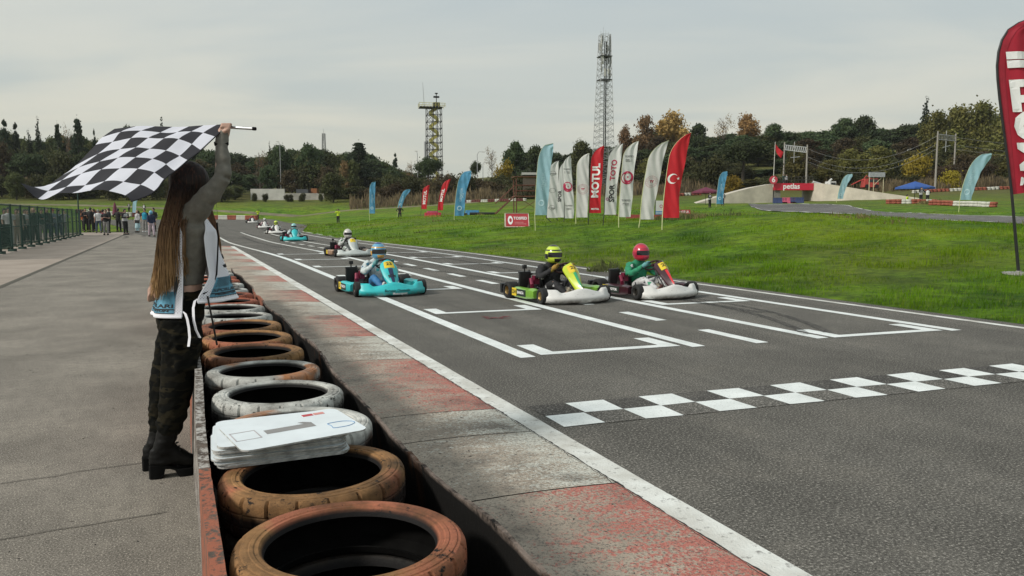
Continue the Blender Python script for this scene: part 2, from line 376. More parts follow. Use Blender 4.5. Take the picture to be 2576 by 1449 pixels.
# kerb of painted concrete blocks
def kerb_mat(name, paint):
    m, n, N_, L_, p = nodes(name); v = coord(n, rot=(0, 0, AZ)); sx = n.nodes.new('ShaderNodeSeparateXYZ'); n.links.new(v, sx.inputs[0])
    st = n.nodes.new('ShaderNodeMapping'); st.inputs['Scale'].default_value = (.8, 3.0, 1); n.links.new(v, st.inputs[0])
    base = mixc(n, (.26, .212, .165), (.46, .39, .31), noise(n, 1.8, 5, .65, v, .3, .7))
    g = math2(n, 'ADD', mrange(n, sx.outputs[0], .9, 2.2, -.42, .14), noise(n, 2.3, 6, .7, st.outputs[0]))
    g2 = math2(n, 'ADD', math2(n, 'MULTIPLY', math2(n, 'SUBTRACT', g, .44), .65), math2(n, 'MULTIPLY', noise(n, 45, 4, .7, v), 1.0))
    c = mixc(n, base, paint, mrange(n, g2, .49, .62))
    c = mixc(n, c, (.055, .05, .045), math2(n, 'MULTIPLY', noise(n, 75, 5, .8, v, .50, .62), .85))
    c = mixc(n, c, (.05, .045, .04), math2(n, 'MULTIPLY', noise(n, 1.3, 6, .72, v, .52, .68), .65))
    L_.new(c, p.inputs['Base Color']); p.inputs['Roughness'].default_value = .9; bump(n, p, noise(n, 55, 4, .75, v), .6, .012); return m
MK_R = kerb_mat('kerb_red_paint', (.46, .15, .115)); MK_W = kerb_mat('kerb_white_paint', (.58, .57, .50))
kerb = struct(strip(.80, 2.165, (-6, 37), 40, .002).build('kerb', M('kerb_bed', (.06, .055, .045), .95), angle=0))
tr_ = [-2.6, -.6, 1.3, 3.58, 5.34, 7.55, 9.13, 11.21, 13.07, 15.23, 17.17, 18.99, 20.83, 22.47, 24.5, 26.0, 27.9, 29.8, 31.7, 33.6, 35.5, 37]
for i, (a_, b_) in enumerate(zip(tr_, tr_[1:])):
    red = i % 2 == 0; segs = [(a_, b_)] if i != 3 else [(a_, 4.68), (4.68, b_)]
    for (c_, d_) in segs:
        b = MB(); b.grid(lambda s_, t_: uw(c_+.006+(d_-c_-.012)*s_-SK*0, .84+1.315*t_, .012+.022*math.sin(math.pi*t_)), 8, 8)
        struct(b.build('kerb_block', MK_R if red else MK_W, kerb, angle=0))
# the second track behind the bank, with its white edges
T2 = [((2750, 575, 33), (2750, 549, 44)), ((2576, 567, 36), (2576, 547, 47)), ((2400, 560, 42), (2400, 541, 53)), ((2281, 555, 48), (2281, 537, 60)), ((2200, 548, 55), (2200, 528, 70)), ((2119, 540, 65), (2130, 516, 84)), ((2010, 535, 73), (2020, 516, 93)), ((1917, 531, 80), (1917, 516, 97)), ((1890, 528, 88), (1880, 516, 104))]
T2W = [(at(*a).xy, at(*b).xy) for a, b in T2]
def t2pt(s_, t_):
    k = s_*(len(T2W)-1); i = min(int(k), len(T2W)-2); f = k-i
    a = T2W[i][0].lerp(T2W[i+1][0], f); b = T2W[i][1].lerp(T2W[i+1][1], f); q = a.lerp(b, t_); return q
def drape(fn, nu, nv, z):
    b = MB(); b.grid(lambda i, j: (lambda q: (q.x, q.y, GZ(q.x, q.y)+z))(fn(i, j)), nu, nv); return b
t2 = struct(drape(t2pt, 60, 10, .07).build('back_track', M_ASPH2, angle=0))
for t_ in (.02, .95): struct(drape(lambda i, j: t2pt(i, t_+j*.03), 60, 1, .08).build('edge_line', M_PAINT2, t2, angle=0))
# dirt path across the far field
pth = [(at(x, 507, 150).x, at(x, 507, 150).y) for x in (-150, 100, 400, 700, 1000, 1250)]
def pfn(i, j):
    k = i*5; q = min(int(k), 4); f = k-q; return Vector((pth[q][0]+(pth[q+1][0]-pth[q][0])*f, pth[q][1]+j*4+4*math.sin(i*5)))
def crown(fn, nu, nv):
    b = MB(); b.grid(lambda i, j: (lambda q: (q.x, q.y, GZ(q.x, q.y)-.10+.22*math.sin(math.pi*j)))(fn(i, j)), nu, nv); return b
struct(crown(pfn, 80, 6).build('dirt_path', M('pale_dirt', (.17, .15, .085), .95, var=.2, vs=.5), angle=0))
# ================================================================ shared solids
def wpart(o, parent):           # mesh in world coordinates under an unrotated Empty
    o.parent = parent; o.location = -Vector(parent.location); return o
def gxy(x, y, z):               # photo point on the horizontal plane z
    r = ray(x, y); t = (z-CAM_H)/r.z; return Vector((r.x*t, r.y*t, z))
def remesh(mb, voxel, smooth=3, name='solid', mats=None):
    me = mb.mesh('tmp', M('skin', (.46, .28, .21), .55, var=.06), smooth=False)
    o = bpy.data.objects.new('tmp', me); COL.objects.link(o)
    r = o.modifiers.new('r', 'REMESH'); r.mode = 'VOXEL'; r.voxel_size = voxel; r.use_smooth_shade = True
    if smooth: s_ = o.modifiers.new('s', 'SMOOTH'); s_.iterations = smooth; s_.factor = .5
    dg = bpy.context.evaluated_depsgraph_get(); out = bpy.data.meshes.new_from_object(o.evaluated_get(dg), depsgraph=dg)
    bpy.data.objects.remove(o); bpy.data.meshes.remove(me); out.name = name
    out.materials.clear()
    for q in (mats if isinstance(mats, (list, tuple)) else [mats]): out.materials.append(q)
    out.polygons.foreach_set('use_smooth', [True]*len(out.polygons)); return out
def wrinkle(me, amp, fn):
    me.update(); nrm = [v.normal.copy() for v in me.vertices]
    for v, n_ in zip(me.vertices, nrm): v.co += n_*amp*fn(v.co)
    me.update()
def ell(c, rx, ry, n=18, ax=(1, 0, 0), ay=(0, 1, 0)):
    c = Vector(c); ax = Vector(ax); ay = Vector(ay)
    return [c+ax*rx*math.cos(2*math.pi*i/n)+ay*ry*math.sin(2*math.pi*i/n) for i in range(n)]
def text_mesh(s, size=1.0, bold=0.0, shear=0.0, space=1.0, cuts=0):
    c = bpy.data.curves.new('t', 'FONT'); c.body = s; c.size = size; c.offset = bold; c.shear = shear; c.space_character = space
    c.align_x = 'CENTER'; c.align_y = 'CENTER'; c.resolution_u = 3
    o = bpy.data.objects.new('t', c); COL.objects.link(o); dg = bpy.context.evaluated_depsgraph_get()
    me = bpy.data.meshes.new_from_object(o.evaluated_get(dg), depsgraph=dg); bpy.data.objects.remove(o); bpy.data.curves.remove(c)
    bm = bmesh.new(); bm.from_mesh(me); bmesh.ops.triangulate(bm, faces=bm.faces)
    for _ in range(cuts): bmesh.ops.subdivide_edges(bm, edges=[e for e in bm.edges if e.calc_length() > size*.12], cuts=1)
    bmesh.ops.triangulate(bm, faces=bm.faces)
    vs = [v.co.copy() for v in bm.verts]; fs = [tuple(v.index for v in f.verts) for f in bm.faces]; bm.free(); bpy.data.meshes.remove(me)
    return vs, fs
def text_part(s, fn, name, mat, parent, size, **k):     # fn maps flat (x, y) to the surface
    vs, fs = text_mesh(s, size, **k); b = MB(); b.add([fn(v.x, v.y) for v in vs], fs); return b.build(name, mat, parent, smooth=False, fix=False)
# ================================================================ tyre barrier
def tyre_mat(name, paint, paint2=None, wear=.58):
    m, n, N_, L_, p = nodes(name); v = coord(n); oi = n.nodes.new('ShaderNodeObjectInfo')
    va = n.nodes.new('ShaderNodeVectorMath'); va.operation = 'ADD'; n.links.new(v, va.inputs[0])
    rs = n.nodes.new('ShaderNodeCombineXYZ'); n.links.new(math2(n, 'MULTIPLY', oi.outputs['Random'], 37.0), rs.inputs[0]); n.links.new(rs.outputs[0], va.inputs[1]); v2 = va.outputs[0]
    c = mixc(n, tuple(x*.68 for x in paint), tuple(min(1, x*1.22) for x in paint), noise(n, 5, 5, .6, v2, .3, .7))
    if paint2: c = mixc(n, c, paint2, noise(n, 2.1, 4, .5, v2, .50, .56))
    c = mixc(n, c, tuple(x*.35 for x in paint), math2(n, 'MULTIPLY', noise(n, 7, 7, .72, v2, .42, .72), .9))
    c = mixc(n, c, (.035, .024, .016), math2(n, 'MULTIPLY', noise(n, 3.2, 6, .68, v2, .46, .70), .85))
    vo = n.nodes.new('ShaderNodeTexVoronoi'); vo.feature = 'DISTANCE_TO_EDGE'; vo.inputs['Scale'].default_value = 16; wv = n.nodes.new('ShaderNodeVectorMath'); wv.operation = 'ADD'
    nz = n.nodes.new('ShaderNodeTexNoise'); nz.inputs['Scale'].default_value = 12; n.links.new(v2, nz.inputs['Vector']); n.links.new(v2, wv.inputs[0]); n.links.new(nz.outputs[1], wv.inputs[1]); n.links.new(wv.outputs[0], vo.inputs['Vector'])
    crack = math2(n, 'MULTIPLY', mrange(n, vo.outputs[0], 0.0, .022, 1, 0), noise(n, 4, 3, .6, v2, .45, .62))
    c = mixc(n, c, (.012, .011, .01), math2(n, 'MULTIPLY', crack, .9))
    c = mixc(n, c, (.015, .014, .013), noise(n, 26, 5, .7, v2, 1-wear*.72, 1.06-wear*.72))
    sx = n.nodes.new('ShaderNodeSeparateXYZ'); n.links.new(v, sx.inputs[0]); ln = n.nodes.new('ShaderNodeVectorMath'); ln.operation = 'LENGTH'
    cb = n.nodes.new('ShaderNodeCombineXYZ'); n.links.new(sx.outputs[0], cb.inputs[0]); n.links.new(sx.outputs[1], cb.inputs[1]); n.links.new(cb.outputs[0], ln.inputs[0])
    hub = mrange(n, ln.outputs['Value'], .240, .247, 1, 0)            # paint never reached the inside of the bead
    low = mrange(n, math2(n, 'ADD', sx.outputs[2], math2(n, 'MULTIPLY', noise(n, 5, 4, .6, v2), .06)), .035, .085, 1, 0)  # lower tread blackened: bare rubber below the paint, plus shade put into the colour
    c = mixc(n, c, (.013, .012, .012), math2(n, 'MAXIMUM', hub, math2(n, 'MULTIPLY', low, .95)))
    L_.new(c, p.inputs['Base Color']); p.inputs['Roughness'].default_value = .7; p.inputs['Specular IOR Level'].default_value = .12
    bump(n, p, math2(n, 'SUBTRACT', noise(n, 60, 4, .7, v2), crack), .35, .006); return m
TAN = (.36, .195, .085); BRN = (.27, .125, .07); WHT = (.56, .56, .52)
MT_TAN = tyre_mat('tyre_tan_paint', TAN, (.36, .13, .075)); MT_BRN = tyre_mat('tyre_brown_paint', BRN, (.30, .17, .07)); MT_WHT = tyre_mat('tyre_white_paint', WHT); MT_WO = tyre_mat('tyre_white_orange_paint', WHT, (.42, .19, .09), .4)
MT_BLK = tyre_mat('tyre_bare_rubber', (.03, .028, .026)); MT_RED = tyre_mat('tyre_red_paint', (.36, .11, .065))
def tyre_mesh(n=240, R=.325, h=.205):
    z = h/2
    prof = [(.214, z*.62), (.222, z*.86), (.232, z*.955), (.245, z*.95), (.250, z*.985), (.262, z*.995), (.266, z*.965), (.278, z*.985), (.290, z*.965), (.293, z*.93), (.303, z*.925), (.315, z*.85), (.322, z*.72), (.325, z*.5), (.3255, z*.3), (.319, z*.27), (.319, z*.23), (.326, z*.2), (.326, -z*.2), (.319, -z*.23), (.319, -z*.27), (.3255, -z*.3), (.325, -z*.5), (.318, -z*.72), (.303, -z*.9), (.28, -z*.99), (.245, -z*.96), (.222, -z*.86), (.214, -z*.6), (.225, -z*.6), (.262, -z*.82), (.30, -z*.55), (.306, 0), (.30, z*.55), (.262, z*.82), (.225, z*.6)]
    prof = [(.325-(.325-r)*.80 if r < .325 else r, h_) for r, h_ in prof]
    def mod(r, h_, th, i):
        k = int(round(th/(2*math.pi)*n))
        if 11 <= i <= 17 and k % 12 == 0: r -= .011
        if 18 <= i <= 24 and (k+6) % 12 == 0: r -= .011
        return r, h_
    b = MB(); b.lathe(prof, n, mod=mod, closed=True); k = len(prof)
    b.m = [1 if (q % k) >= 27 or (q % k) == 35 else 0 for q in range(len(b.f))]; return b.mesh('tyre', [MT_TAN, M('tyre_liner', (.007, .0068, .0065), .9, var=.3, spec=.05)], angle=35)
TY = tyre_mesh()
stacks = [(2.030, .40, MT_TAN, 'large tan painted tyre with cracked paint at the open end of the tyre row'), (2.655, .40, MT_TAN, 'tan painted tyre partly under the stack of white number boards'),
          (3.280, .43, MT_WO, 'white tyre with orange flank carrying the white number boards'), (3.905, .43, MT_WHT, 'white painted tyre just behind the number boards, black slots in its tread'),
          (4.530, .42, MT_WO, 'white tyre with an orange patch on its rim, between a white and a brown tyre'), (5.155, .42, MT_BRN, 'reddish brown tyre between the patched white tyre and tan tyres'),
          (5.780, .43, MT_TAN, 'tan tyre behind the reddish brown tyre, beside her leg'), (6.405, .43, MT_TAN, 'dusty tan tyre in front of the plain white tyres behind the vest hem'),
          (7.030, .43, MT_WHT, 'white tyre below the hanging front hem of the vest'), (7.655, .43, MT_WHT, 'far white tyre showing slots beside the vest hem')]
for i in range(8): stacks.append((8.28+.625*i, .43, (MT_RED, MT_WHT)[i % 4 > 1], None))
rt = random.Random(11)
for i, (u, w, m_, lab) in enumerate(stacks):
    for k in range(4):
        q = uw(u+(rt.uniform(-.015, .015) if k < 3 else 0), w+(rt.uniform(-.012, .012) if k < 3 else 0), .0765+.1525*k)
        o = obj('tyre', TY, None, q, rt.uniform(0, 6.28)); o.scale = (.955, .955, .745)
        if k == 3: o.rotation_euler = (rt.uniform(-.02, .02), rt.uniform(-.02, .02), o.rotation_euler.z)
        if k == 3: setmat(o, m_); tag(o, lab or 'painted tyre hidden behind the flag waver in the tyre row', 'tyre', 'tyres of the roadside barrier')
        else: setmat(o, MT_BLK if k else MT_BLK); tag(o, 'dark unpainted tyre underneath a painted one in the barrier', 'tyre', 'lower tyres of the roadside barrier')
# side boards holding the tyres
def board_mat(name, paint, amt=.45, dark=1.0):
    m, n, N_, L_, p = nodes(name); v = coord(n); st = n.nodes.new('ShaderNodeMapping'); st.inputs['Scale'].default_value = (1, 1, .35); n.links.new(v, st.inputs[0])
    c = mixc(n, tuple(dark*x for x in (.05, .042, .036)), tuple(dark*x for x in (.15, .12, .10)), noise(n, 8, 5, .7, v, .3, .7))
    c = mixc(n, c, paint, noise(n, 34, 6, .72, st.outputs[0], amt, amt+.1)); sz = n.nodes.new('ShaderNodeSeparateXYZ'); n.links.new(v, sz.inputs[0])
    if dark < 1: c = mixc(n, c, (.20, .16, .135), math2(n, 'MULTIPLY', mrange(n, sz.outputs[2], .566, .582), noise(n, 11, 5, .7, v, .36, .55)))
    if dark < 1: c = mixc(n, c, (.075, .032, .014), math2(n, 'MULTIPLY', noise(n, 2.2, 5, .6, coord(n, scale=(3, 3, .5)), .58, .72), .8))
    L_.new(c, p.inputs['Base Color']); p.inputs['Roughness'].default_value = .85; p.inputs['Specular IOR Level'].default_value = .1
    bump(n, p, noise(n, 34, 6, .72, st.outputs[0]), .7, .01); return m
MB_R = board_mat('board_red_paint', (.33, .12, .075), .42); MB_W = board_mat('board_white_paint', (.42, .40, .37), .47); MB_K = board_mat('board_black_rubber', (.010, .0095, .009), .3, .16); MB_RUST = board_mat('board_rust', (.10, .045, .02), .55)
def board(name, wt, wb, u0, u1, th, mat, label, ht, group, rough=.012):
    b = MB(); n_ = int((u1-u0)/.05); rg = []
    for i in range(n_+1):
        u = u0+(u1-u0)*i/n_; a = wt(u); c = wb(u); t = ht+rough*mnoise.noise((u*2.3, a*3, 0))+rough*.7*mnoise.noise((u*9, 5, a))
        rg.append([uw(u, c-th/2, 0), uw(u, c+th/2, 0), uw(u, (a+c)/2+th/2, t*.55), uw(u, a+th/2+.003*mnoise.noise((u*13, 1, 1)), t), uw(u, a-th/2+.003*mnoise.noise((u*11, 4, 1)), t), uw(u, (a+c)/2-th/2, t*.55)])
    b.rings(rg); o = b.build(name, mat, angle=35)
    base = uw((u0+u1)/2, wb((u0+u1)/2)); o.location = (0, 0, 0); return tag(o, label, 'board', group)
lw = lambda u: .062+.012*sstep(3, 5, u)+.007*math.sin(u*1.7); lb = lambda u: .055+.006*math.sin(u*2.1)
for u0, u1, m_, lab in ((-1.0, 2.75, MB_R, 'flaking red painted board beside the tan tyres, near the camera end'), (2.75, 5.05, MB_W, 'weathered white board pressed against the flag waver\'s legs'), (5.05, 7.6, MB_R, 'red board hidden behind the flag waver\'s thigh'), (7.6, 10.4, MB_W, 'white board behind the flag waver'), (10.4, 13.4, MB_R, 'far red board at the end of the tyre row')):
    board('barrier_board', lw, lb, u0+.004, u1-.004, .036, m_, lab, .625, 'paddock side boards of the tyre barrier')
rw = lambda u: .80+.022*math.sin(u*1.25+.6)+.012*math.sin(u*3.9); rb = lambda u: .86+.01*math.sin(u*1.3)
for u0, u1, m_, lab in ((-1.0, 5.02, MB_K, 'long black rubber sheet edging the kerb beside the nearest tyres'), (5.06, 8.3, MB_K, 'black rubber sheet with a ragged edge beside the brown and white tyres'), (8.34, 9.6, MB_R, 'short red painted sheet by the kerb behind the vest hem'), (9.64, 13.4, MB_K, 'black rubber sheet along the kerb behind the flag waver')):
    board('barrier_sheet', rw, rb, u0, u1, .014, m_, lab, .585, 'kerb side sheets of the tyre barrier', .02)
# ================================================================ number boards
M_CARD = M('white_plastic_board', (.70, .75, .77), .45, var=.05); M_CARDE = M('board_edge', (.45, .45, .43), .7, var=.3, vs=30)
def card_mesh(L_, W_, t):
    b = MB(); r = .035; pts = []
    for cx, cy, a0 in ((L_/2-r, W_/2-r, 0), (-L_/2+r, W_/2-r, 90), (-L_/2+r, -W_/2+r, 180), (L_/2-r, -W_/2+r, 270)):
        for k in range(5): a = math.radians(a0+22.5*k); pts.append(Vector((cx+r*math.cos(a), cy+r*math.sin(a), 0)))
    n_ = len(pts); b.mi = 1; b.rings([[q for q in pts], [q+Vector((0, 0, t)) for q in pts]], cap=False); b.mi = 0
    b.add([q+Vector((0, 0, t)) for q in pts], [tuple(range(n_))]); b.add(pts, [tuple(range(n_))[::-1]]); return b.mesh('number_board', [M_CARD, M_CARDE], smooth=False)
CM = card_mesh(.45, .35, .0055)
c0 = Vector((-.865, 2.83)); zc = .612
rc = random.Random(5)
for k in range(13):
    loc = Vector((c0.x+rc.uniform(-.008, .008), c0.y+rc.uniform(-.008, .008), zc+.0066*k)); an = math.radians(21)+rc.uniform(-.03, .03)
    if k in (4, 9): loc.x -= .012
    if k == 12: loc = Vector((-.805, 2.795, zc+.0066*k)); an = math.radians(33.5)
    o = obj('number_board', CM, None, loc, an); o.rotation_euler = (.012, -.016, an)
    tag(o, 'top white board with a grey number one, lying skewed on the stack' if k == 12 else 'white number board in the pile resting on the tyres', 'number board', None if k == 12 else 'number boards piled under the top one')
    if k == 12:
        f = lambda x, y: Vector((x, y, .0065))
        rotm = lambda x, y: Vector((y*1.0+.02, -x, .0062)) 
        b = MB()
        b.add([Vector((q[0], q[1], .0063)) for q in ((-.10, -.028), (.08, -.028), (.08, .028), (.055, .05), (.035, .05), (.05, .022), (-.10, .022))], [tuple(range(7))]); b.build('digit_one', M('print_grey', (.26, .25, .24), .6, var=.1), o, smooth=False)
        b = MB()
        for x, y, w_, h_ in ((-.17, .045, .09, .005), (-.17, -.055, .09, .003), (-.213, -.005, .004, .1), (-.127, -.005, .004, .1)): b.box((x, y, .0062), (w_, h_, .0012))
        b.build('printed_square', M('print_pale_grey', (.45, .42, .42), .6), o, smooth=False)
        for x, m_ in ((.10, 'print_red'), (.145, 'print_pink')): 
            b = MB(); b.box((x, .128, .0062), (.04, .026, .0012)); b.build('printed_logo', M(m_, (.5, .05, .06) if m_ == 'print_red' else (.62, .25, .22), .6), o, smooth=False)
        b = MB(); pts = [Vector((.16+.045*math.cos(a)*(1+.25*math.cos(3*a)), -.06+.045*math.sin(a)*(1+.2*math.cos(2*a)), .0066)) for a in np.linspace(0, 2*math.pi, 22)]
        b.tube(pts, .0012, 4); b.build('printed_outline', M('print_blue', (.12, .28, .5), .6), o, smooth=False)

# rubber crumbs and grit, too many to count; the crumbling joint beside the kerb; a red paint smear
M_CRUMB = M('rubber_crumb', (.022, .020, .018), .9); b = MB(); rk = random.Random(17)
def crumb(u, w, z, s):
    a = rk.uniform(0, 6.28); l = s*rk.uniform(.6, 2.2); q = uw(u, w, z); d = Vector((math.cos(a), math.sin(a), 0)); e = Vector((-d.y, d.x, 0))*s*.35; h = Vector((0, 0, s*.35)); b.add([q-d*l-e*.4, q-d*l*.2-e, q+d*l-e*.2, q+d*l*.6+e*.5, q-d*l*.3+e, q+h], [(0, 1, 5), (1, 2, 5), (2, 3, 5), (3, 4, 5), (4, 0, 5)])
for i in range(230):
    w = rk.uniform(.92, 2.1); crumb(1.6+11*rk.random()**1.6, w, .012+.022*math.sin(math.pi*(w-.84)/1.315), rk.uniform(.004, .011))
for i in range(210): crumb(2.6+12*rk.random()**1.4, rk.uniform(-3, -.1), .001, rk.uniform(.003, .010))
for i in range(120): crumb(3+14*rk.random()**1.3, rk.uniform(2.4, 7), .001, rk.uniform(.003, .008))
struct(b.build('rubber_crumbs', M_CRUMB, smooth=False, fix=False), 'stuff')['label'] = 'scattered rubber crumbs and grit on the ground'
b = MB(); n_ = 900; vs = []
for i in range(n_+1): u = 1+14*i/n_; k = .016+.016*mnoise.noise((u*6, 0, 0))+.012*mnoise.noise((u*23, 2, 0)); vs += [uw(u, 2.158-max(.002, k), .0135), uw(u, 2.158+max(.001, k*.7), .0085)]
b.add(vs, [(2*i, 2*i+1, 2*i+3, 2*i+2) for i in range(n_)]); struct(b.build('joint_gap', M('joint_black', (.022, .02, .017), .95), kerb, smooth=False))
b = MB()
for i in range(16):
    t = rk.uniform(-1, 1); q = gxy(1250+34*t, 800-abs(t)*3+rk.uniform(-3, 3), .0062); s_ = rk.uniform(.012, .035); b.add([q+Vector((s_*math.cos(a)*1.8, s_*math.sin(a), 0)) for a in np.linspace(0, 5.2, 6)], [tuple(range(6))])
struct(b.build('paint_smear', M('smear_red', (.20, .05, .055), .9), track, smooth=False, fix=False))
# ================================================================ flag waver
YW = 4.40
LC = at(455, 800, YW); EY = Vector((LC.x, LC.y, 0)).normalized(); EX = Vector((EY.y, -EY.x, 0))   # she faces EX, across the barrier
RZ = Matrix.Rotation(math.atan2(EX.y, EX.x), 3, 'Z')
def P(x, y, dy=0.0):
    r = ray(x, y); k = (LC.dot(EY)+dy)/r.dot(EY); return Vector((r.x*k, r.y*k, CAM_H+r.z*k))
WB = P(430, 1180); WB.z = 0.0
lady = thing('person', 'long haired person in white mesh vest and camouflage trousers waving the chequered flag', 'person', WB)
M_SKIN = M('skin', (.46, .28, .21), .55)
def limb(b, pts, rad, n=12, flat=1.0): b.tube([P(*q) for q in pts], rad, n, flat=flat)
def torso(b, rows, n=20):       # rows: px x, px y, rx, ry, dy
    b.rings([ell(P(x, y, d), rx, ry, n, EX, EY) for x, y, rx, ry, d in rows])
# body
b = MB()
torso(b, [(455, 800, .10, .15, 0), (456, 775, .115, .165, 0), (462, 735, .10, .14, 0), (468, 705, .088, .122, 0), (474, 660, .10, .13, 0), (480, 610, .115, .15, 0), (482, 570, .10, .165, 0), (482, 548, .06, .10, 0)])
b.tube([P(481, 560), P(481, 500)], [.055, .05], 12)
b.ball(P(480, 463), (.092, .077, .118), 18, 12, RZ); b.ball(P(497, 485), (.05, .052, .06), 12, 8, RZ)
b.tube([P(518, 455), P(528, 472), P(520, 478)], [.012, .016, .012], 8); b.ball(P(474, 468, -.078), (.018, .008, .03), 8, 6)
limb(b, [(486, 548, -.10), (530, 488, -.16), (560, 445, -.17)], [.052, .046, .04]); limb(b, [(560, 445, -.17), (558, 400, -.14), (556, 350, -.10)], [.04, .036, .026])
limb(b, [(556, 352, -.10), (563, 334, -.085), (569, 320, -.07)], [.026, .030, .024], flat=1.2)
limb(b, [(475, 565, .14), (440, 640, .16), (425, 665, .14)], [.05, .043, .038]); limb(b, [(425, 665, .14), (402, 700, .02), (390, 722, -.06)], [.038, .032, .025])
limb(b, [(391, 720, -.06), (385, 732, -.08), (381, 742, -.085)], [.025, .03, .022])
for k, (dx, dz) in enumerate(((-4, 0), (-1, .012), (3, .02), (6, .022))):     # resting hand
    limb(b, [(383+dx, 735, -.095+dz), (379+dx, 744, -.10+dz), (379+dx*1.2, 754-k, -.09+dz), (382+dx*1.2, 759-k, -.08+dz)], [.010, .0095, .009, .0075], 8)
limb(b, [(390, 730, -.10), (393, 741, -.115), (390, 750, -.115)], [.012, .0105, .008], 8)
for k in range(4):                                                        # fingers wrapped round the pole
    x = 556+6.6*k
    limb(b, [(x, 327, -.10), (x+1, 319, -.115), (x+3, 312.5, -.105), (x+5, 313, -.08), (x+5, 318, -.065)], [.0088, .0086, .0084, .0078, .007], 8)
limb(b, [(562, 332, -.11), (570, 328, -.125), (578, 324, -.115)], [.0125, .011, .009], 8)
for hip, kn, an, toe, d in (((452, 795), (448, 955), (426, 1095), (470, 1160), -.085), ((462, 795), (415, 958), (404, 1095), (455, 1150), .085)):
    limb(b, [(*hip, d), (*kn, d), (*an, d)], [.08, .05, .036]); limb(b, [(*an, d), (an[0]-8, 1145, d), (*toe, d)], [.036, .034, .028])
wpart(obj('body', remesh(b, .0055, 1, 'body', M_SKIN)), lady)
# olive top with long sleeves
b = MB(); torso(b, [(468, 714, .098, .134, 0), (470, 690, .096, .13, 0), (474, 655, .106, .138, 0), (480, 610, .122, .158, 0), (482, 572, .112, .176, 0), (482, 548, .075, .12, 0), (482, 536, .056, .07, 0)])
limb(b, [(472, 556, -.07), (498, 526, -.13), (530, 487, -.165), (561, 446, -.175)], [.075, .066, .056, .046], 14); limb(b, [(562, 446, -.175), (562, 425, -.16), (560, 395, -.14), (557, 362, -.105), (560, 343, -.092), (563, 334, -.085)], [.045, .044, .040, .034, .034, .035], 14)
limb(b, [(475, 572, .13), (442, 640, .16), (424, 668, .14)], [.07, .055, .047]); limb(b, [(424, 668, .14), (402, 700, .02), (393, 716, -.05)], [.047, .042, .033])
me = remesh(b, .009, 4, 'top', M('olive_knit', (.155, .145, .122), .85, var=.1, vs=30, bmp=.25, bs=160))
wrinkle(me, .008, lambda c: mnoise.noise((c.x*14, c.y*9, c.z*22))*(1 if c.z > 1.35 else .5)+.4*mnoise.noise((c.x*30, c.y*20, c.z*40))); wpart(obj('top', me), lady)
# camouflage trousers
m, n, N_, L_, p = nodes('camouflage_cloth'); v = coord(n, scale=(1.2, 1.2, 2.6)); p.inputs['Roughness'].default_value = .95; p.inputs['Specular IOR Level'].default_value = .1
c = mixc(n, (.006, .0062, .005), (.0135, .012, .0078), noise(n, 9, 2, .4, v, .50, .53)); c = mixc(n, c, (.023, .0195, .0115), noise(n, 8, 2, .4, coord(n, scale=(1.3, 1.3, 3.3), rot=(.3, .2, .1)), .60, .63))
c = mixc(n, c, (.004, .0045, .004), noise(n, 11, 2, .4, coord(n, scale=(1.1, 1.1, 2.8), rot=(.1, .5, .3)), .56, .59)); L_.new(c, p.inputs['Base Color'])
bump(n, p, noise(n, 220, 2, .5, v), .2, .004); M_CAMO = m
b = MB(); torso(b, [(466, 728, .105, .142, 0), (462, 745, .112, .152, 0), (456, 775, .127, .175, 0), (452, 805, .128, .172, 0), (452, 830, .10, .14, 0)])
limb(b, [(452, 800, -.085), (456, 850, -.09), (452, 910, -.09), (446, 962, -.09), (437, 1020, -.09), (428, 1070, -.088), (424, 1090, -.085)], [.118, .112, .099, .088, .080, .070, .056], 16)
limb(b, [(458, 800, .08), (442, 860, .09), (425, 920, .09), (414, 965, .09), (406, 1030, .09), (404, 1072, .088), (403, 1090, .085)], [.112, .104, .092, .082, .074, .066, .055], 16)
b.box(P(468, 895, -.185), (.115, .03, .17), RZ, .96); b.box(P(468, 858, -.192), (.12, .03, .045), RZ)
me = remesh(b, .0105, 3, 'trousers', M_CAMO)
def tw(c):
    h = c.z; k = 1.0 if (.15 < h < .42 or .62 < h < .95) else .55
    return k*(mnoise.noise((c.x*7, c.y*7, c.z*17+c.x*16))+.8*mnoise.noise((c.x*20, c.y*18, c.z*34-c.x*30)))
wrinkle(me, .0095, tw); tr = wpart(obj('trousers', me), lady)
b = MB(); b.tube([P(496+1.2*k, 893, -.187) for k in range(2)], .006, 8); wpart(b.build('button', M('dull_brass', (.10, .075, .04), .5, .6)), tr)
b = MB(); b.rings([ell(P(465, y, 0), rx, ry, 26, EX, EY) for y, rx, ry in ((727, .106, .143), (722, .108, .146), (739, .115, .155), (742, .112, .150))]); wpart(b.build('belt', M('black_webbing', (.012, .012, .012), .7)), tr)
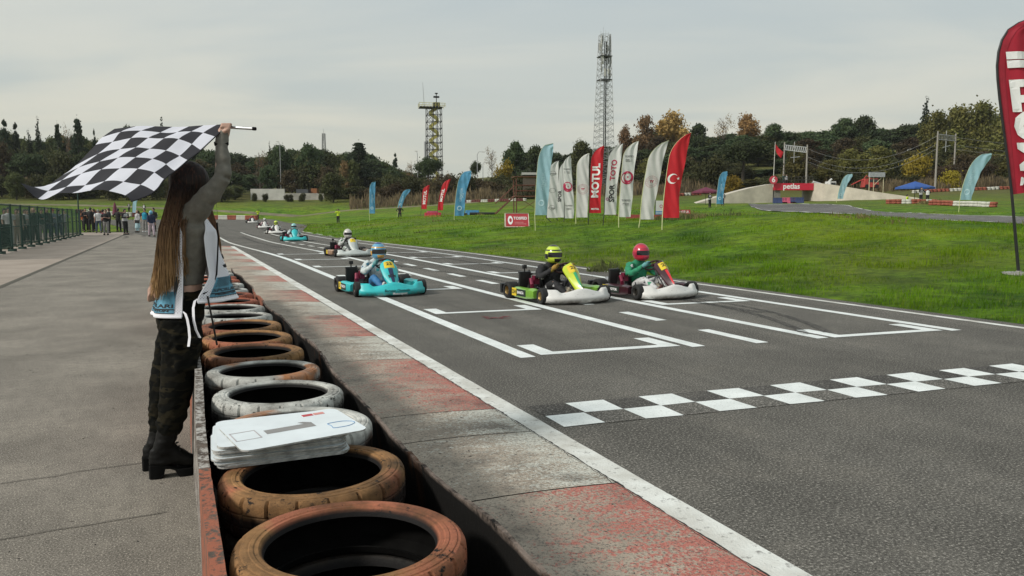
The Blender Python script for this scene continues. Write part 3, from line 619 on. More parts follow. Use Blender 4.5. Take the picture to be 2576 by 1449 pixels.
# boots
M_BOOT = M('black_leather', (.006, .0058, .0055), .55, var=.3, vs=14, bmp=.2, bs=60, spec=.18); M_SOLE = M('black_rubber', (.006, .006, .006), .8, spec=.1)
for d, dx, dy_, nm in ((-.085, 0, 0, 1), (.085, -17, -11, 2)):
    q = lambda x, y, e=0: P(x+dx, y+dy_, d+e)
    b = MB(); b.tube([q(424, 1078), q(420, 1095), q(413, 1118), q(408, 1135)], [.058, .056, .053, .052], 16)
    b.rings([[q(405, 1128)+RZ @ Vector((.058*math.cos(a), .04*math.sin(a), 0)) for a in np.linspace(0, 6.1, 14)], [q(410, 1150)+RZ @ Vector((.075*math.cos(a), .043*math.sin(a), 0)) for a in np.linspace(0, 6.1, 14)], [q(416, 1166)+RZ @ Vector((.085*math.cos(a), .045*math.sin(a), 0)) for a in np.linspace(0, 6.1, 14)]])
    b.tube([q(410, 1118), q(430, 1136), q(452, 1150), q(470, 1156), q(488, 1160)], [.045, .047, .045, .043, .033], 14)
    me = remesh(b, .008, 3, 'boot', M_BOOT); wrinkle(me, .004, lambda c: mnoise.noise((c.x*20, c.y*20, c.z*45))); bo = wpart(obj('boot', me), lady)
    b = MB(); rg = []
    for t_, x_ in enumerate((374, 378, 392, 406, 411, 416, 428, 440, 447, 452, 466, 480, 490, 496)):
        hw = (.022, .034, .040, .038, .036, .035, .036, .040, .043, .045, .047, .045, .036, .018)[t_]; zb = (.004, 0, 0, 0, .012, .052, .050, .040, .012, 0, 0, 0, .004, .012)[t_]; zt_2 = .078 if x_ < 412 else .078-.034*sstep(412, 452, x_); c_ = q(x_, 1166); c_.z = 0
        rg.append([c_+EY*hw+Vector((0, 0, zb)), c_-EY*hw+Vector((0, 0, zb)), c_-EY*hw*1.04+Vector((0, 0, zt_2)), c_+EY*hw*1.04+Vector((0, 0, zt_2))])
    b.rings(rg)
    so_ = wpart(b.build('sole', M_SOLE, angle=35), lady); so_.parent = bo; so_.location = (0, 0, 0)
    b = MB()
    for k in range(6):
        x = 428+k*4.5; y = 1095+k*9.2; b.tube([q(x+6, y, -.03), q(x+11, y-1, 0), q(x+6, y+2, .03)], .0042, 6)
    b.tube([q(436, 1090, -.02), q(446, 1080, -.03), q(447, 1092, -.035)], .003, 5); lc = b.build('laces', M('black_lace', (.02, .02, .02), .9), bo)
# white mesh vest
m, n, N_, L_, p = nodes('white_mesh_cloth'); v = coord(n, rot=(0, 0, -math.atan2(EX.y, EX.x))); sx = n.nodes.new('ShaderNodeSeparateXYZ'); n.links.new(v, sx.inputs[0]); cb = n.nodes.new('ShaderNodeCombineXYZ'); n.links.new(sx.outputs[0], cb.inputs[0]); n.links.new(sx.outputs[2], cb.inputs[1])
vo = n.nodes.new('ShaderNodeTexVoronoi'); vo.voronoi_dimensions = '2D'; vo.inputs['Scale'].default_value = 95; vo.inputs['Randomness'].default_value = 0; mpv = n.nodes.new('ShaderNodeMapping'); mpv.inputs['Rotation'].default_value = (0, 0, .785); n.links.new(cb.outputs[0], mpv.inputs[0]); n.links.new(mpv.outputs[0], vo.inputs['Vector'])
c = mixc(n, (.78, .78, .84), (.30, .30, .34), mrange(n, vo.outputs[0], .18, .30, 1, 0)); L_.new(c, p.inputs['Base Color']); p.inputs['Roughness'].default_value = .8; M_MESH = m
M_HEM = M('white_binding', (.80, .80, .85), .75, var=.05); M_VBLUE = M('vest_blue_print', (.10, .30, .43), .7, var=.25, vs=25)
FR = [(530, 482, 20, .13), (548, 481, 34, .165), (580, 481, 57, .185), (606, 482, 61, .185), (638, 483, 66, .185), (688, 481, 86, .19), (720, 480, 95, .20), (752, 480, 105, .21)]
BK = [(530, 480, 22, .13), (548, 479, 38, .165), (580, 479, 58, .18), (620, 479, 66, .185), (693, 480, 73, .19), (740, 481, 82, .20), (786, 482, 93, .205)]
def ring_at(tab, y):
    for a, c_ in zip(tab, tab[1:]):
        if y <= c_[0]: f = (y-a[0])/(c_[0]-a[0]); return [a[i]+(c_[i]-a[i])*f for i in range(4)]
    return list(tab[-1])
def vest_pt(tab, phi, y, off=0.0):
    _, cx, rx, ry = ring_at(tab, y); o = P(cx, y, 0); r = rx/1960*YW+off
    fl = sstep(640, 790, y); r *= 1+fl*.07*math.sin(phi*5+1)+.02*mnoise.noise((phi*2, y*.03, 4))
    return o+EX*(r*math.cos(phi))+EY*((ry+off)*math.sin(phi))
vest = None
for tab, p0, p1, y1, nm in ((FR, -62, 66, 752, 'front_panel'), (BK, 107, 254, 786, 'back_panel')):
    a0, a1 = math.radians(p0), math.radians(p1)
    def vfn(i, j, off=0.0): 
        y = 530+(y1-530)*j; k = 1-.45*(1-sstep(530, 600, y)); mid = (a0+a1)/2
        return vest_pt(tab, mid+(a0-sstep(680, 752, y)*(.35 if nm == 'front_panel' else 0)-mid+(a1-a0)*i)*k, y, off)
    b = MB(); b.grid(vfn, 34, 40); b.grid(lambda i, j: vfn(i, j, .004), 34, 40)
    o = b.build('vest' if vest is None else 'vest_back', M_MESH, fix=False); wpart(o, lady); par = o
    if vest is None: vest = o
    b = MB(); b.tube([vfn(i/40, 1, .002) for i in range(41)], .0075, 6); b.tube([vfn(0, j/30, .002) for j in range(31)], .004, 6); b.tube([vfn(1, j/30, .002) for j in range(31)], .004, 6)
    b.grid(lambda i, j: vfn(i, .965+.035*j, .006), 40, 2); h = b.build('hem', M_HEM, par, fix=False)
    # printed blue block with dark chequer and lettering
    if nm == 'front_panel': ya, yb, ia, ib = 695, 742, .10, .62
    else: ya, yb, ia, ib = 725, 778, .42, .93
    pf = lambda i, j, off=.007: vfn(ia+(ib-ia)*i, (ya+(yb-ya)*j-530)/(y1-530), off)
    b = MB(); b.grid(pf, 20, 14); pr = b.build('print_block', M_VBLUE, par, fix=False)
    b = MB()
    for r in range(7):
        for c_ in range(12):
            if (r+c_) % 2: continue
            i0, j0 = .05+c_*.045, .02+r*.065; b.add([pf(i0+a_, j0+d_, .0085) for a_, d_ in ((0, 0), (.04, 0), (.04, .058), (0, .058))], [(0, 1, 2, 3)])
    for j0, h_ in ((.78, .05), (.97, .03)): b.add([pf(q_, j0+d_, .0085) for d_ in (0, h_) for q_ in np.linspace(0, 1, 15)], [(k, k+1, 16+k, 15+k) for k in range(14)])
    b.build('print_chequer', M('print_black', (.015, .017, .02), .7), pr, smooth=False, fix=False)
    flip = 1
    for s_, cy, hh in (('SPORLARI', .66, .17), ('PROMOSYON', .87, .12)): text_part(s_, lambda x, y: pf(.5+flip*x, cy-y*1.0, .0088), 'print_lettering', M('print_black', (.015, .017, .02), .7), pr, hh*1.3 if s_[0] == 'S' else .13, bold=.006)
    if nm == 'front_panel':
        text_part('07', lambda x, y: pf(.80+x*.9, .26-y*1.4, .0088), 'print_number', M('print_black', (.015, .017, .02), .7), pr, .34, bold=.02)
        b = MB(); zz = [vfn(.30+.02*k, (668+(4 if k % 2 else -2)-530)/(y1-530), .006) for k in range(13)]; b.tube(zz, .003, 4)
        b.tube([vfn(.42, (y-530)/(y1-530), .006) for y in (640, 646, 652)], .006, 5); b.build('print_logo', M('print_black', (.015, .017, .02), .7), par)
def ribbon(pts, wd, name, mat, par):
    b = MB(); vs = []
    for i, q in enumerate(pts): vs += [P(q[0]-wd/2, q[1], q[2]), P(q[0]+wd/2, q[1], q[2]-.01)]
    b.add(vs, [(2*i, 2*i+1, 2*i+3, 2*i+2) for i in range(len(pts)-1)]); o = b.build(name, mat, fix=False); wpart(o, lady); o.parent = par; o.location = (0, 0, 0); return o
ribbon([(458, 783, -.19), (466, 789, -.205), (471, 803, -.21), (475, 825, -.212), (477, 848, -.212), (474, 872, -.215)], 6.5, 'tie_strap', M_HEM, vest)
ribbon([(499, 751, -.19), (490, 757, -.20), (486, 775, -.205), (487, 805, -.21), (493, 830, -.21), (503, 850, -.212)], 6.5, 'tie_strap', M_HEM, vest)
b = MB(); b.tube([P(*q) for q in ((546, 560, -.12), (549, 600, -.13), (547, 650, -.14), (545, 690, -.15), (538, 708, -.16), (530, 730, -.18), (512, 739, -.2), (495, 733, -.17))], .0045, 6); wpart(b.build('earpiece_cable', M_SOLE), lady)
b = MB(); c_ = P(450, 727, -.165); b.box(c_, (.05, .035, .105), RZ); b.box(c_+Vector((0, 0, .06)), (.04, .028, .02), RZ); b.tube([c_+Vector((.015, 0, .05)), c_+Vector((.017, 0, .13))], [.006, .004], 8); tag(b.build('radio', M('radio_plastic', (.012, .012, .013), .5), angle=30), 'black handheld radio clipped at the flag waver\'s waist', 'radio')
b = MB(); b.lathe([(.034, -.009), (.0385, -.008), (.039, .008), (.035, .009)], 20, closed=True); o = b.build('wristband', M_SOLE); o.parent = lady; o.location = P(557, 361, -.104)-WB; o.rotation_euler = (.35, .05, 0)
b = MB(); b.tube([P(486, 452, -.075), P(505, 450, -.07), P(514, 452, -.045)], [.004, .004, .004], 6); b.ball(P(513, 456, -.03), (.012, .03, .02), 8, 6); b.ball(P(513, 456, .035), (.012, .03, .02), 8, 6); wpart(b.build('glasses', M('dark_lens', (.015, .015, .018), .15)), lady)
# hair: cap and long strands, dark at the crown, golden at the ends
m, n, N_, L_, p = nodes('ombre_hair'); v = coord(n); sx = n.nodes.new('ShaderNodeSeparateXYZ'); n.links.new(v, sx.inputs[0])
zt_, zm_, zb_ = P(480, 430).z, P(480, 560).z, P(480, 730).z
c = mixc(n, (.50, .31, .14), (.20, .11, .055), mrange(n, math2(n, 'ADD', sx.outputs[2], math2(n, 'MULTIPLY', noise(n, 14, 3, .6, coord(n, scale=(8, 8, .3))), .25)), zb_+.08, zm_+.10))
c = mixc(n, c, (.016, .009, .008), mrange(n, sx.outputs[2], zm_-.02, zt_-.10)); c = mixc(n, c, (.13, .05, .028), math2(n, 'MULTIPLY', noise(n, 9, 3, .6, coord(n, scale=(9, 9, .2)), .5, .7), .5))
c = mixc(n, c, (.008, .005, .005), math2(n, 'MULTIPLY', noise(n, 20, 3, .6, coord(n, scale=(7, 7, .12)), .5, .66), .75))
L_.new(c, p.inputs['Base Color']); p.inputs['Roughness'].default_value = .55; p.inputs['Specular IOR Level'].default_value = .3; p.inputs['Anisotropic'].default_value = .4; M_HAIR = m
b = MB(); b.ball(P(476, 459), (.110, .094, .122), 20, 14, RZ); b.ball(P(462, 492), (.082, .092, .11), 16, 12, RZ)
b.rings([ell(P(x, y, 0), rx, ry, 16, EX, EY) for x, y, rx, ry in ((452, 480, .055, .10), (436, 530, .05, .11), (424, 600, .045, .115), (418, 660, .04, .11), (414, 700, .02, .09))])
me = remesh(b, .009, 3, 'hair', M_HAIR); wrinkle(me, .004, lambda c: mnoise.noise((c.x*60, c.y*60, c.z*5))); hair = wpart(obj('hair', me), lady)
b = MB(); rh = random.Random(21)
for k in range(1300):
    s_ = (rh.random()*.52 if rh.random() < .90 else .55+.40*rh.random()); near = rh.random(); dd = -.125+.02*s_-near*.05 if rh.random() < .72 else .02+.09*rh.random()
    x1 = 428+64*s_; r1 = rh.uniform(-4, 4); side = -1 if dd < 0 else 1
    pts = [(474+18*s_+r1*.6, 412+6*abs(s_-.4), side*.02*rh.random()), (446+52*s_+r1, 436, side*.055), (432+58*s_+r1, 470, side*.09), (419+62*s_+r1, 520, dd*.85), (405+62*s_+r1*1.5, 575, dd-.02), (398+68*s_+r1*2, 640, dd-.03), (392+80*s_+r1*2.5, 690, dd-.03), (387+92*s_+r1*3.2, 748-52*s_+rh.uniform(-30, 12), dd-.02)]
    if s_ > .62 and rh.random() < .55: pts = pts[:6]+[(396+82*s_+r1*2, 672+rh.uniform(-15, 15), dd-.03)]
    ph = rh.uniform(0, 6.28); am = rh.uniform(.3, 2.2); pts = [(q[0]+am*math.sin(ph+i*1.3)*min(1, i*.22)+rh.uniform(-1.6, 1.6)*min(1, i*.3), q[1], q[2]+rh.uniform(-.012, .012)) for i, q in enumerate(pts)]
    w0 = rh.choice((.0013, .0017, .0022, .003)); b.tube([P(*q) for q in pts], [w0*.6]+[w0]*(len(pts)-2)+[w0*.15], 3, cap=False)
for k in range(34):
    r1 = rh.uniform(-3, 3); s_ = rh.random()
    b.tube([P(*q) for q in ((500+r1, 440, .06), (512+r1, 490, .10), (522+10*s_+r1, 530, .11), (534+12*s_+r1, 575, .12), (546+10*s_, 615, .13), (550+9*s_, 640+40*s_, .13))], [.0015, .003, .003, .003, .0025, .0004], 3, cap=False)
wpart(b.build('hair_strands', M_HAIR, fix=False, angle=0), lady)
# ================================================================ chequered flag
FB = P(575, 320, -.07)
flag = thing('chequered_flag', 'black and white chequered flag on a silver pole, streaming behind the raised hand', 'flag', FB)
# rows: from the pole outwards; columns: from the hand to the far end. (x, y, depth)
CT = [[(576, 311, 0), (540, 314, .05), (500, 316, .10), (455, 319, .16), (405, 318, .22), (350, 317, .28), (288, 324, .34)],
      [(541, 344, -.07), (506, 332, .0), (470, 331, .06), (425, 333, .12), (372, 331, .18), (312, 330, .24), (258, 345, .30)],
      [(505, 377, -.14), (478, 361, -.06), (437, 350, .0), (393, 349, .07), (345, 348, .13), (290, 354, .19), (240, 366, .24)],
      [(472, 405, -.21), (447, 388, -.12), (404, 373, -.05), (357, 370, .01), (318, 372, .07), (255, 382, .12), (190, 415, .16)],
      [(440, 427, -.28), (413, 411, -.19), (370, 398, -.12), (318, 397, -.06), (268, 402, .0), (205, 420, .05), (158, 441, .09)],
      [(413, 448, -.35), (383, 433, -.27), (331, 424, -.19), (279, 425, -.12), (222, 433, -.07), (163, 452, -.03), (120, 462, .0)],
      [(388, 480, -.42), (347, 464, -.34), (295, 456, -.26), (238, 460, -.19), (182, 466, -.14), (128, 482, -.11), (86, 470, -.07)],
      [(330, 508, -.47), (310, 486, -.42), (258, 481, -.33), (205, 482, -.27), (150, 487, -.23), (103, 500, -.21), (52, 463, -.15)]]
CT = np.array([[(*P(x, y, d-.07),) for x, y, d in r] for r in CT])
def cr1(p0, p1, p2, p3, t): return .5*((2*p1)+(-p0+p2)*t+(2*p0-5*p1+4*p2-p3)*t*t+(-p0+3*p1-3*p2+p3)*t**3)
def crv(a, t):
    n_ = len(a)-1; k = min(int(t*n_), n_-1); f = t*n_-k; g_ = lambda i: a[min(max(i, 0), n_)]
    p0 = g_(k-1) if k > 0 else 2*a[0]-a[1]; p3 = g_(k+2) if k+2 <= n_ else 2*a[n_]-a[n_-1]
    return cr1(p0, a[k], a[k+1], p3, f)
def flag_pt(s_, t_): 
    q = crv(np.array([crv(r, s_) for r in CT]), t_); q = Vector(q)
    q.z += .010*mnoise.noise((s_*5, t_*6, 1))*min(1, t_*4)+.006*math.sin(s_*19+t_*7)*t_; return q
M_FB = M('flag_black_cloth', (.024, .023, .030), .75, var=.1); M_FW = M('flag_white_cloth', (.74, .75, .83), .75, var=.04)
for m_, cc in ((M_FB, (.024, .023, .030)), (M_FW, (.74, .75, .83))):
    n_ = m_.node_tree; p_ = n_.nodes['Principled BSDF']; p_.inputs['Transmission Weight'].default_value = 0
    tl = n_.nodes.new('ShaderNodeBsdfTranslucent'); tl.inputs[0].default_value = rgb(cc); ms = n_.nodes.new('ShaderNodeMixShader'); ms.inputs[0].default_value = .28
    o_ = n_.nodes['Material Output']; n_.links.new(p_.outputs[0], ms.inputs[1]); n_.links.new(tl.outputs[0], ms.inputs[2]); n_.links.new(ms.outputs[0], o_.inputs[0])
b = MB(); nu, nv, sub = 7, 7, 9
vs = [flag_pt(i/(nu*sub), j/(nv*sub)) for i in range(nu*sub+1) for j in range(nv*sub+1)]; k_ = nv*sub+1
fs = []; ms_ = []
for i in range(nu*sub):
    for j in range(nv*sub): fs.append((i*k_+j, (i+1)*k_+j, (i+1)*k_+j+1, i*k_+j+1)); ms_.append((i//sub+j//sub) % 2)
b.v = [tuple(q) for q in vs]; b.f = fs; b.m = ms_; wpart(b.build('cloth', [M_FB, M_FW], fix=False, angle=0), flag)
b = MB(); b.tube([flag_pt(0, j/50)+Vector((0, 0, -.002)) for j in range(51)], .0035, 5); wpart(b.build('hem', M_FB), flag)
hd = P(576, 320, -.07); tip = P(641, 324, -.16); far_ = Vector(CT[0][-1])+Vector((0, .01, -.008)); pole_d = (tip-hd).normalized()
b = MB(); b.tube([tip, hd, Vector(CT[0][1])+Vector((0, 0.02, -.012)), Vector(CT[0][3])+Vector((0, .01, -.014)), far_], .0085, 12); po = wpart(b.build('pole', M('aluminium_pole', (.55, .56, .57), .35, .7, var=.08)), flag)
b = MB(); b.tube([tip-pole_d*.012, tip+pole_d*.006], .0098, 12); c_ = b.build('end_cap', M_SOLE); c_.parent = po

b = MB(); b.tube([P(522, 745, -.22), P(534, 805, -.20), P(546, 868, -.18)], .0055, 8); tag(b.build('stick', M('stick_black', (.01, .01, .01), .5)), 'thin black stick leaning on the tyres beneath the vest hem', 'stick')
# ================================================================ karts and drivers
def PM(name, c, rough=.3, **k): return M(name, c, rough, var=.05, coat=.4, **k)

def scuffed(name, c):
    m, n, N_, L_, p = nodes(name); v = coord(n); st = coord(n, scale=(1, 1, 5)); a = mixc(n, tuple(x*.86 for x in c), c, noise(n, 4, 4, .6, v, .35, .65)); a = mixc(n, a, tuple(x*.22 for x in c), math2(n, 'MULTIPLY', noise(n, 9, 6, .75, st, .60, .70), .65))
    sx = n.nodes.new('ShaderNodeSeparateXYZ'); n.links.new(v, sx.inputs[0]); a = mixc(n, a, (.16, .14, .12), math2(n, 'MULTIPLY', mrange(n, sx.outputs[2], .03, .10, 1, 0), noise(n, 12, 4, .6, v, .35, .65)))
    L_.new(a, p.inputs['Base Color']); p.inputs['Roughness'].default_value = .42; return m
K_CY = scuffed('kart_cyan', (.03, .50, .52)); K_WH = scuffed('kart_white_plastic', (.68, .67, .64)); K_GR = scuffed('kart_pale_grey', (.50, .54, .52)); K_BK = M('kart_black_plastic', (.014, .014, .015), .5, var=.2)
K_YL = PM('kart_lime', (.52, .62, .03)); K_GN = PM('kart_green', (.02, .32, .12)); K_RD = PM('kart_red', (.62, .015, .025)); K_MR = PM('kart_maroon', (.045, .012, .018)); K_TUBE = M('kart_tube', (.05, .05, .055), .35, .6); K_ALU = M('kart_aluminium', (.45, .45, .46), .35, .8)
K_RUB = M('kart_tyre_rubber', (.013, .0125, .012), .8, var=.15, bmp=.15, bs=90); K_GOLD = M('rim_gold', (.30, .20, .07), .35, .7); K_RIMB = M('rim_black', (.04, .035, .03), .4, .6); K_YP = M('plate_yellow', (.75, .55, .03), .5, var=.05); K_INK = M('plate_black', (.012, .012, .012), .6, var=0); K_MAG = M('radiator_magenta', (.20, .02, .05), .4, .3)
def bell(x): return math.exp(-(x*x)*1.2)
def kb_ring(t):
    y = t*.59; xf = .86-.20*abs(t)**2.4; ztop = .178+.070*bell(t/.42)+.058*sstep(.60, .74, abs(t)); k = sstep(.9, 1.0, abs(t))*.02
    pr = [(-.15, .03), (-.05, .024), (-.005, .04), (.02, .085), (.012, .12), (-.02, .145), (-.05, ztop-.03), (-.085, ztop), (-.13, ztop-.005), (-.16, ztop-.05)]
    return [Vector((xf+a-k, y*(1-.0*a), min(z, ztop))) for a, z in pr]
def panel_pt(h, a, off=0.0, ang=False):        # h 0 nose .. 1 top, a -1..1 across
    pts = [(.760, .205), (.71, .255), (.64, .335), (.56, .425), (.48, .51), (.415, .575), (.38, .61)]
    wd = [.055, .088, .118, .138, .15, .135, .085] if not ang else [.04, .062, .085, .11, .135, .14, .10]
    k = h*(len(pts)-1); i = min(int(k), len(pts)-2); f = k-i
    x = pts[i][0]+(pts[i+1][0]-pts[i][0])*f; z = pts[i][1]+(pts[i+1][1]-pts[i][1])*f; w = wd[i]+(wd[i+1]-wd[i])*f
    nrm = Vector((.66, 0, .75)); d = (.060 if not ang else .085)*(1-abs(a)**(2 if not ang else 1.2))
    return Vector((x, a*w, z))+nrm*(d-.05+off)
def pod_ring(x, s):
    e = abs(x/.36); k = (1-max(0, e-.8)/.2*.28); hw, hh = .085*k, .083*k; return [Vector((x, s*.605+hw*cx, .135+hh*cz+(.012 if x > .2 else 0))) for cx, cz in ((-1, -.7), (-.75, -1), (.6, -1), (1, -.6), (1.02, 0), (.85, .75), (.4, 1), (-.5, 1), (-1, .7))]
KM = {}
def kmesh(key, fn):
    if key not in KM: KM[key] = fn()
    return KM[key]
def bumper_me():
    b = MB(); b.rings([kb_ring(t) for t in np.linspace(-1, 1, 41)]); return b.mesh('front_bumper', K_WH, angle=55)
def panel_me(ang):
    b = MB(); rg = []
    for h in np.linspace(0, 1, 16): rg.append([panel_pt(h, a, 0, ang) for a in np.linspace(-1, 1, 13)]+[panel_pt(h, a, -.022, ang) for a in np.linspace(1, -1, 13)])
    b.rings(rg); return b.mesh('nose_panel', K_CY, angle=45)
def pod_me(s):
    b = MB(); b.rings([pod_ring(x, s) for x in np.linspace(-.36, .36, 15)]); return b.mesh('side_pod', K_CY, angle=50)
def wheel_me(R, wd):
    b = MB(); h = wd/2; b.lathe([(R*.5, -h*.7), (R*.62, -h*.98), (R*.84, -h), (R*.96, -h*.86), (R, -h*.62), (R, h*.62), (R*.96, h*.86), (R*.84, h), (R*.62, h*.98), (R*.5, h*.7)], 30, axis='y'); return b.mesh('wheel', K_RUB, angle=45)
def rim_me(R, wd):
    b = MB(); h = wd/2; b.lathe([(0.001, -h*.5), (R*.16, -h*.55), (R*.18, -h*.25), (R*.4, -h*.3), (R*.47, -h*.72), (R*.53, -h*.8), (R*.53, h*.8), (R*.47, h*.72), (R*.4, h*.3), (R*.18, h*.25), (R*.16, h*.55), (.001, h*.5)], 24, axis='y')
    for k in range(6):
        a = k*math.pi/3; b.box((R*.3*math.cos(a), -h*.36, R*.3*math.sin(a)), (R*.05, h*.1, R*.05))
    return b.mesh('rim', K_GOLD, angle=40)
def chassis_me():
    b = MB(); b.mi = 0
    for s in (-1, 1):
        b.tube([(-.60, s*.30, .075), (-.1, s*.33, .06), (.2, s*.22, .06), (.55, s*.20, .07), (.70, s*.22, .08)], .016, 8)
        b.tube([(-.30, s*.34, .075), (-.30, s*.56, .075), (.28, s*.56, .075), (.22, s*.26, .07)], .011, 6)
        b.tube([(.50, s*.20, .07), (.52, s*.50, .115)], .018, 8); b.box((.52, s*.47, .12), (.05, .06, .11)); b.tube([(.45, 0, .14), (.48, s*.45, .13)], .007, 6)
    b.tube([(-.52, -.6, .14), (-.52, .6, .14)], .021, 10); b.tube([(-.1, -.33, .06), (-.1, .33, .06)], .014, 8); b.tube([(.70, -.22, .08), (.70, .22, .08)], .014, 8)
    b.tube([(.60, 0, .09), (.18, 0, .50)], .011, 8); b.tube([(.30, -.1, .07), (.26, 0, .42), (.30, .1, .07)], .008, 6)
    b.mi = 1; b.box((.28, 0, .052), (.78, .42, .006)); b.lathe([(.02, -.006), (.095, -.006), (.1, 0), (.095, .006), (.02, .006)], 24, (-.52, .17, .14), 'y'); b.lathe([(.02, -.004), (.09, -.004), (.09, .004), (.02, .004)], 24, (-.52, -.22, .14), 'y')
    return b.mesh('chassis', [K_TUBE, K_ALU], angle=40)
def seat_me():
    b = MB(); rg = []
    for h, x, w, d in ((.05, -.16, .12, .10), (.10, -.18, .19, .17), (.2, -.22, .20, .19), (.32, -.28, .19, .17), (.44, -.335, .16, .12), (.5, -.36, .10, .08)):
        o = [Vector((x-d*math.cos(a), w*math.sin(a), h)) for a in np.linspace(-1.9, 1.9, 15)]; i_ = [Vector((x-(d-.012)*math.cos(a), (w-.012)*math.sin(a), h)) for a in np.linspace(1.9, -1.9, 15)]; rg.append(o+i_)
    b.rings(rg); return b.mesh('seat', K_BK, angle=50)
def engine_me():
    b = MB(); b.mi = 0; b.box((-.34, -.34, .16), (.17, .16, .15)); 
    for k in range(6): b.box((-.34, -.34, .245+.018*k), (.15, .15, .008))
    b.box((-.34, -.34, .29), (.10, .10, .12)); b.tube([(-.34, -.34, .35), (-.34, -.34, .40), (-.30, -.32, .42)], .016, 8)
    b.mi = 1; b.tube([(-.42, -.34, .2), (-.55, -.36, .24), (-.68, -.34, .24), (-.78, -.30, .22)], [.03, .045, .055, .04], 12)
    b.mi = 2; b.box((-.22, -.30, .32), (.10, .09, .14)); b.tube([(-.16, -.38, .12), (-.13, -.42, .26), (-.20, -.40, .34)], .034, 10)
    return b.mesh('engine', [M('engine_cast', (.16, .14, .14), .45, .5, var=.2), K_ALU, K_MAG], angle=35)
def radiator_me():
    b = MB(); r = Matrix.Rotation(.1, 3, 'Y'); b.box((-.30, -.47, .305), (.055, .20, .27), r); b.box((-.30, -.47, .445), (.06, .21, .03), r); b.box((-.30, -.47, .16), (.06, .21, .03), r); b.tube([(-.31, -.42, .44), (-.34, -.36, .47), (-.34, -.34, .40)], .014, 8)
    return b.mesh('radiator', K_BK, smooth=False)
def rearb_me():
    b = MB(); b.rings([[Vector((-.78-.05*(1-abs(t)**3)+a, t*.66, z)) for a, z in ((0, .07), (-.045, .08), (-.05, .2), (-.035, .235), (.01, .225), (.015, .09))] for t in np.linspace(-1, 1, 15)]); return b.mesh('rear_bumper', K_BK, angle=50)
def swheel_me():
    b = MB(); c = Vector((.17, 0, .535)); ax = Vector((-.66, 0, .75)); ay = Vector((0, 1, 0)); n_ = ax
    up = Vector((.75, 0, .66)); pts = [c+up*.125*math.cos(a)+ay*.145*math.sin(a) for a in np.linspace(0, 2*math.pi, 29)]; b.tube(pts, .015, 8, cap=False)
    for a in (0.3, 2.1, 4.2, 5.9): b.tube([c, c+up*.12*math.cos(a)+ay*.14*math.sin(a)], .009, 6)
    b.ball(c, (.03, .04, .03), 10, 6); return b.mesh('steering_wheel', M('steering_grip', (.05, .018, .018), .7), angle=50)
def tank_me():
    b = MB(); b.box((.32, 0, .13), (.24, .20, .13), taper=.85); b.tube([(.27, .04, .19), (.27, .04, .225)], .03, 10); return b.mesh('fuel_tank', M('tank_plastic', (.50, .45, .36), .5), angle=40)
def cam_me():
    b = MB(); b.tube([(-.30, -.47, .455), (-.30, -.47, .51)], .012, 8); b.box((-.30, -.47, .54), (.042, .07, .06)); b.tube([(-.279, -.485, .545), (-.262, -.485, .545)], .016, 12); return b.mesh('action_camera', K_BK, smooth=False)
# driver solids, built once
def drv(*pts): return [Vector(q) for q in pts]
def jacket_me():
    b = MB(); b.rings([ell(c, rx, ry, 18, ax=(.9, 0, .2)) for c, rx, ry in (((-.19, 0, .17), .105, .15), ((-.215, 0, .26), .11, .15), ((-.235, 0, .38), .13, .18), ((-.235, 0, .49), .12, .195), ((-.22, 0, .55), .09, .145), ((-.205, 0, .60), .07, .08))])
    for s in (-1, 1):
        b.tube(drv((-.225, s*.16, .505), (-.16, s*.255, .42), (-.08, s*.30, .355)), [.082, .074, .060], 12); b.tube(drv((-.08, s*.30, .355), (.04, s*.235, .43), (.125, s*.165, .505)), [.056, .048, .038], 12)
    me = remesh(b, .014, 3, 'suit_jacket', K_BK); wrinkle(me, .010, lambda c: mnoise.noise((c.x*16, c.y*16, c.z*20))); return me
def legs_me():
    b = MB(); b.rings([ell(c, rx, ry, 16) for c, rx, ry in (((-.19, 0, .075), .10, .15), ((-.19, 0, .13), .12, .165), ((-.2, 0, .2), .105, .15))])
    for s in (-1, 1): b.tube(drv((-.19, s*.09, .13), (.02, s*.16, .225), (.20, s*.19, .275)), [.088, .08, .066], 12); b.tube(drv((.20, s*.19, .275), (.34, s*.16, .205), (.47, s*.13, .135)), [.066, .058, .046], 12)
    me = remesh(b, .014, 3, 'suit_trousers', K_BK); wrinkle(me, .010, lambda c: mnoise.noise((c.x*18, c.y*16, c.z*18))); return me
def glove_me(s):
    b = MB()
    for s in (s,):
        b.tube(drv((.12, s*.168, .50), (.15, s*.155, .525), (.185, s*.15, .555)), [.036, .040, .032], 10)
        for k in range(4): z = .512+.022*k; x = .155+.018*k; b.tube(drv((x+.01, s*.17, z), (x+.045, s*.158, z+.004), (x+.045, s*.125, z+.01), (x+.015, s*.12, z+.012)), [.012, .0115, .011, .009], 7)
        b.tube(drv((.15, s*.13, .56), (.165, s*.115, .58), (.18, s*.12, .595)), [.013, .012, .009], 7)
    return remesh(b, .008, 2, 'glove', K_BK)
def shoe_me(s):
    b = MB(); b.tube(drv((.455, s*.13, .15), (.475, s*.13, .11)), [.048, .045], 10); b.tube(drv((.46, s*.13, .095), (.52, s*.125, .13), (.555, s*.12, .20), (.565, s*.118, .235)), [.042, .042, .038, .026], 10, flat=.8); return remesh(b, .011, 2, 'shoe', K_BK)
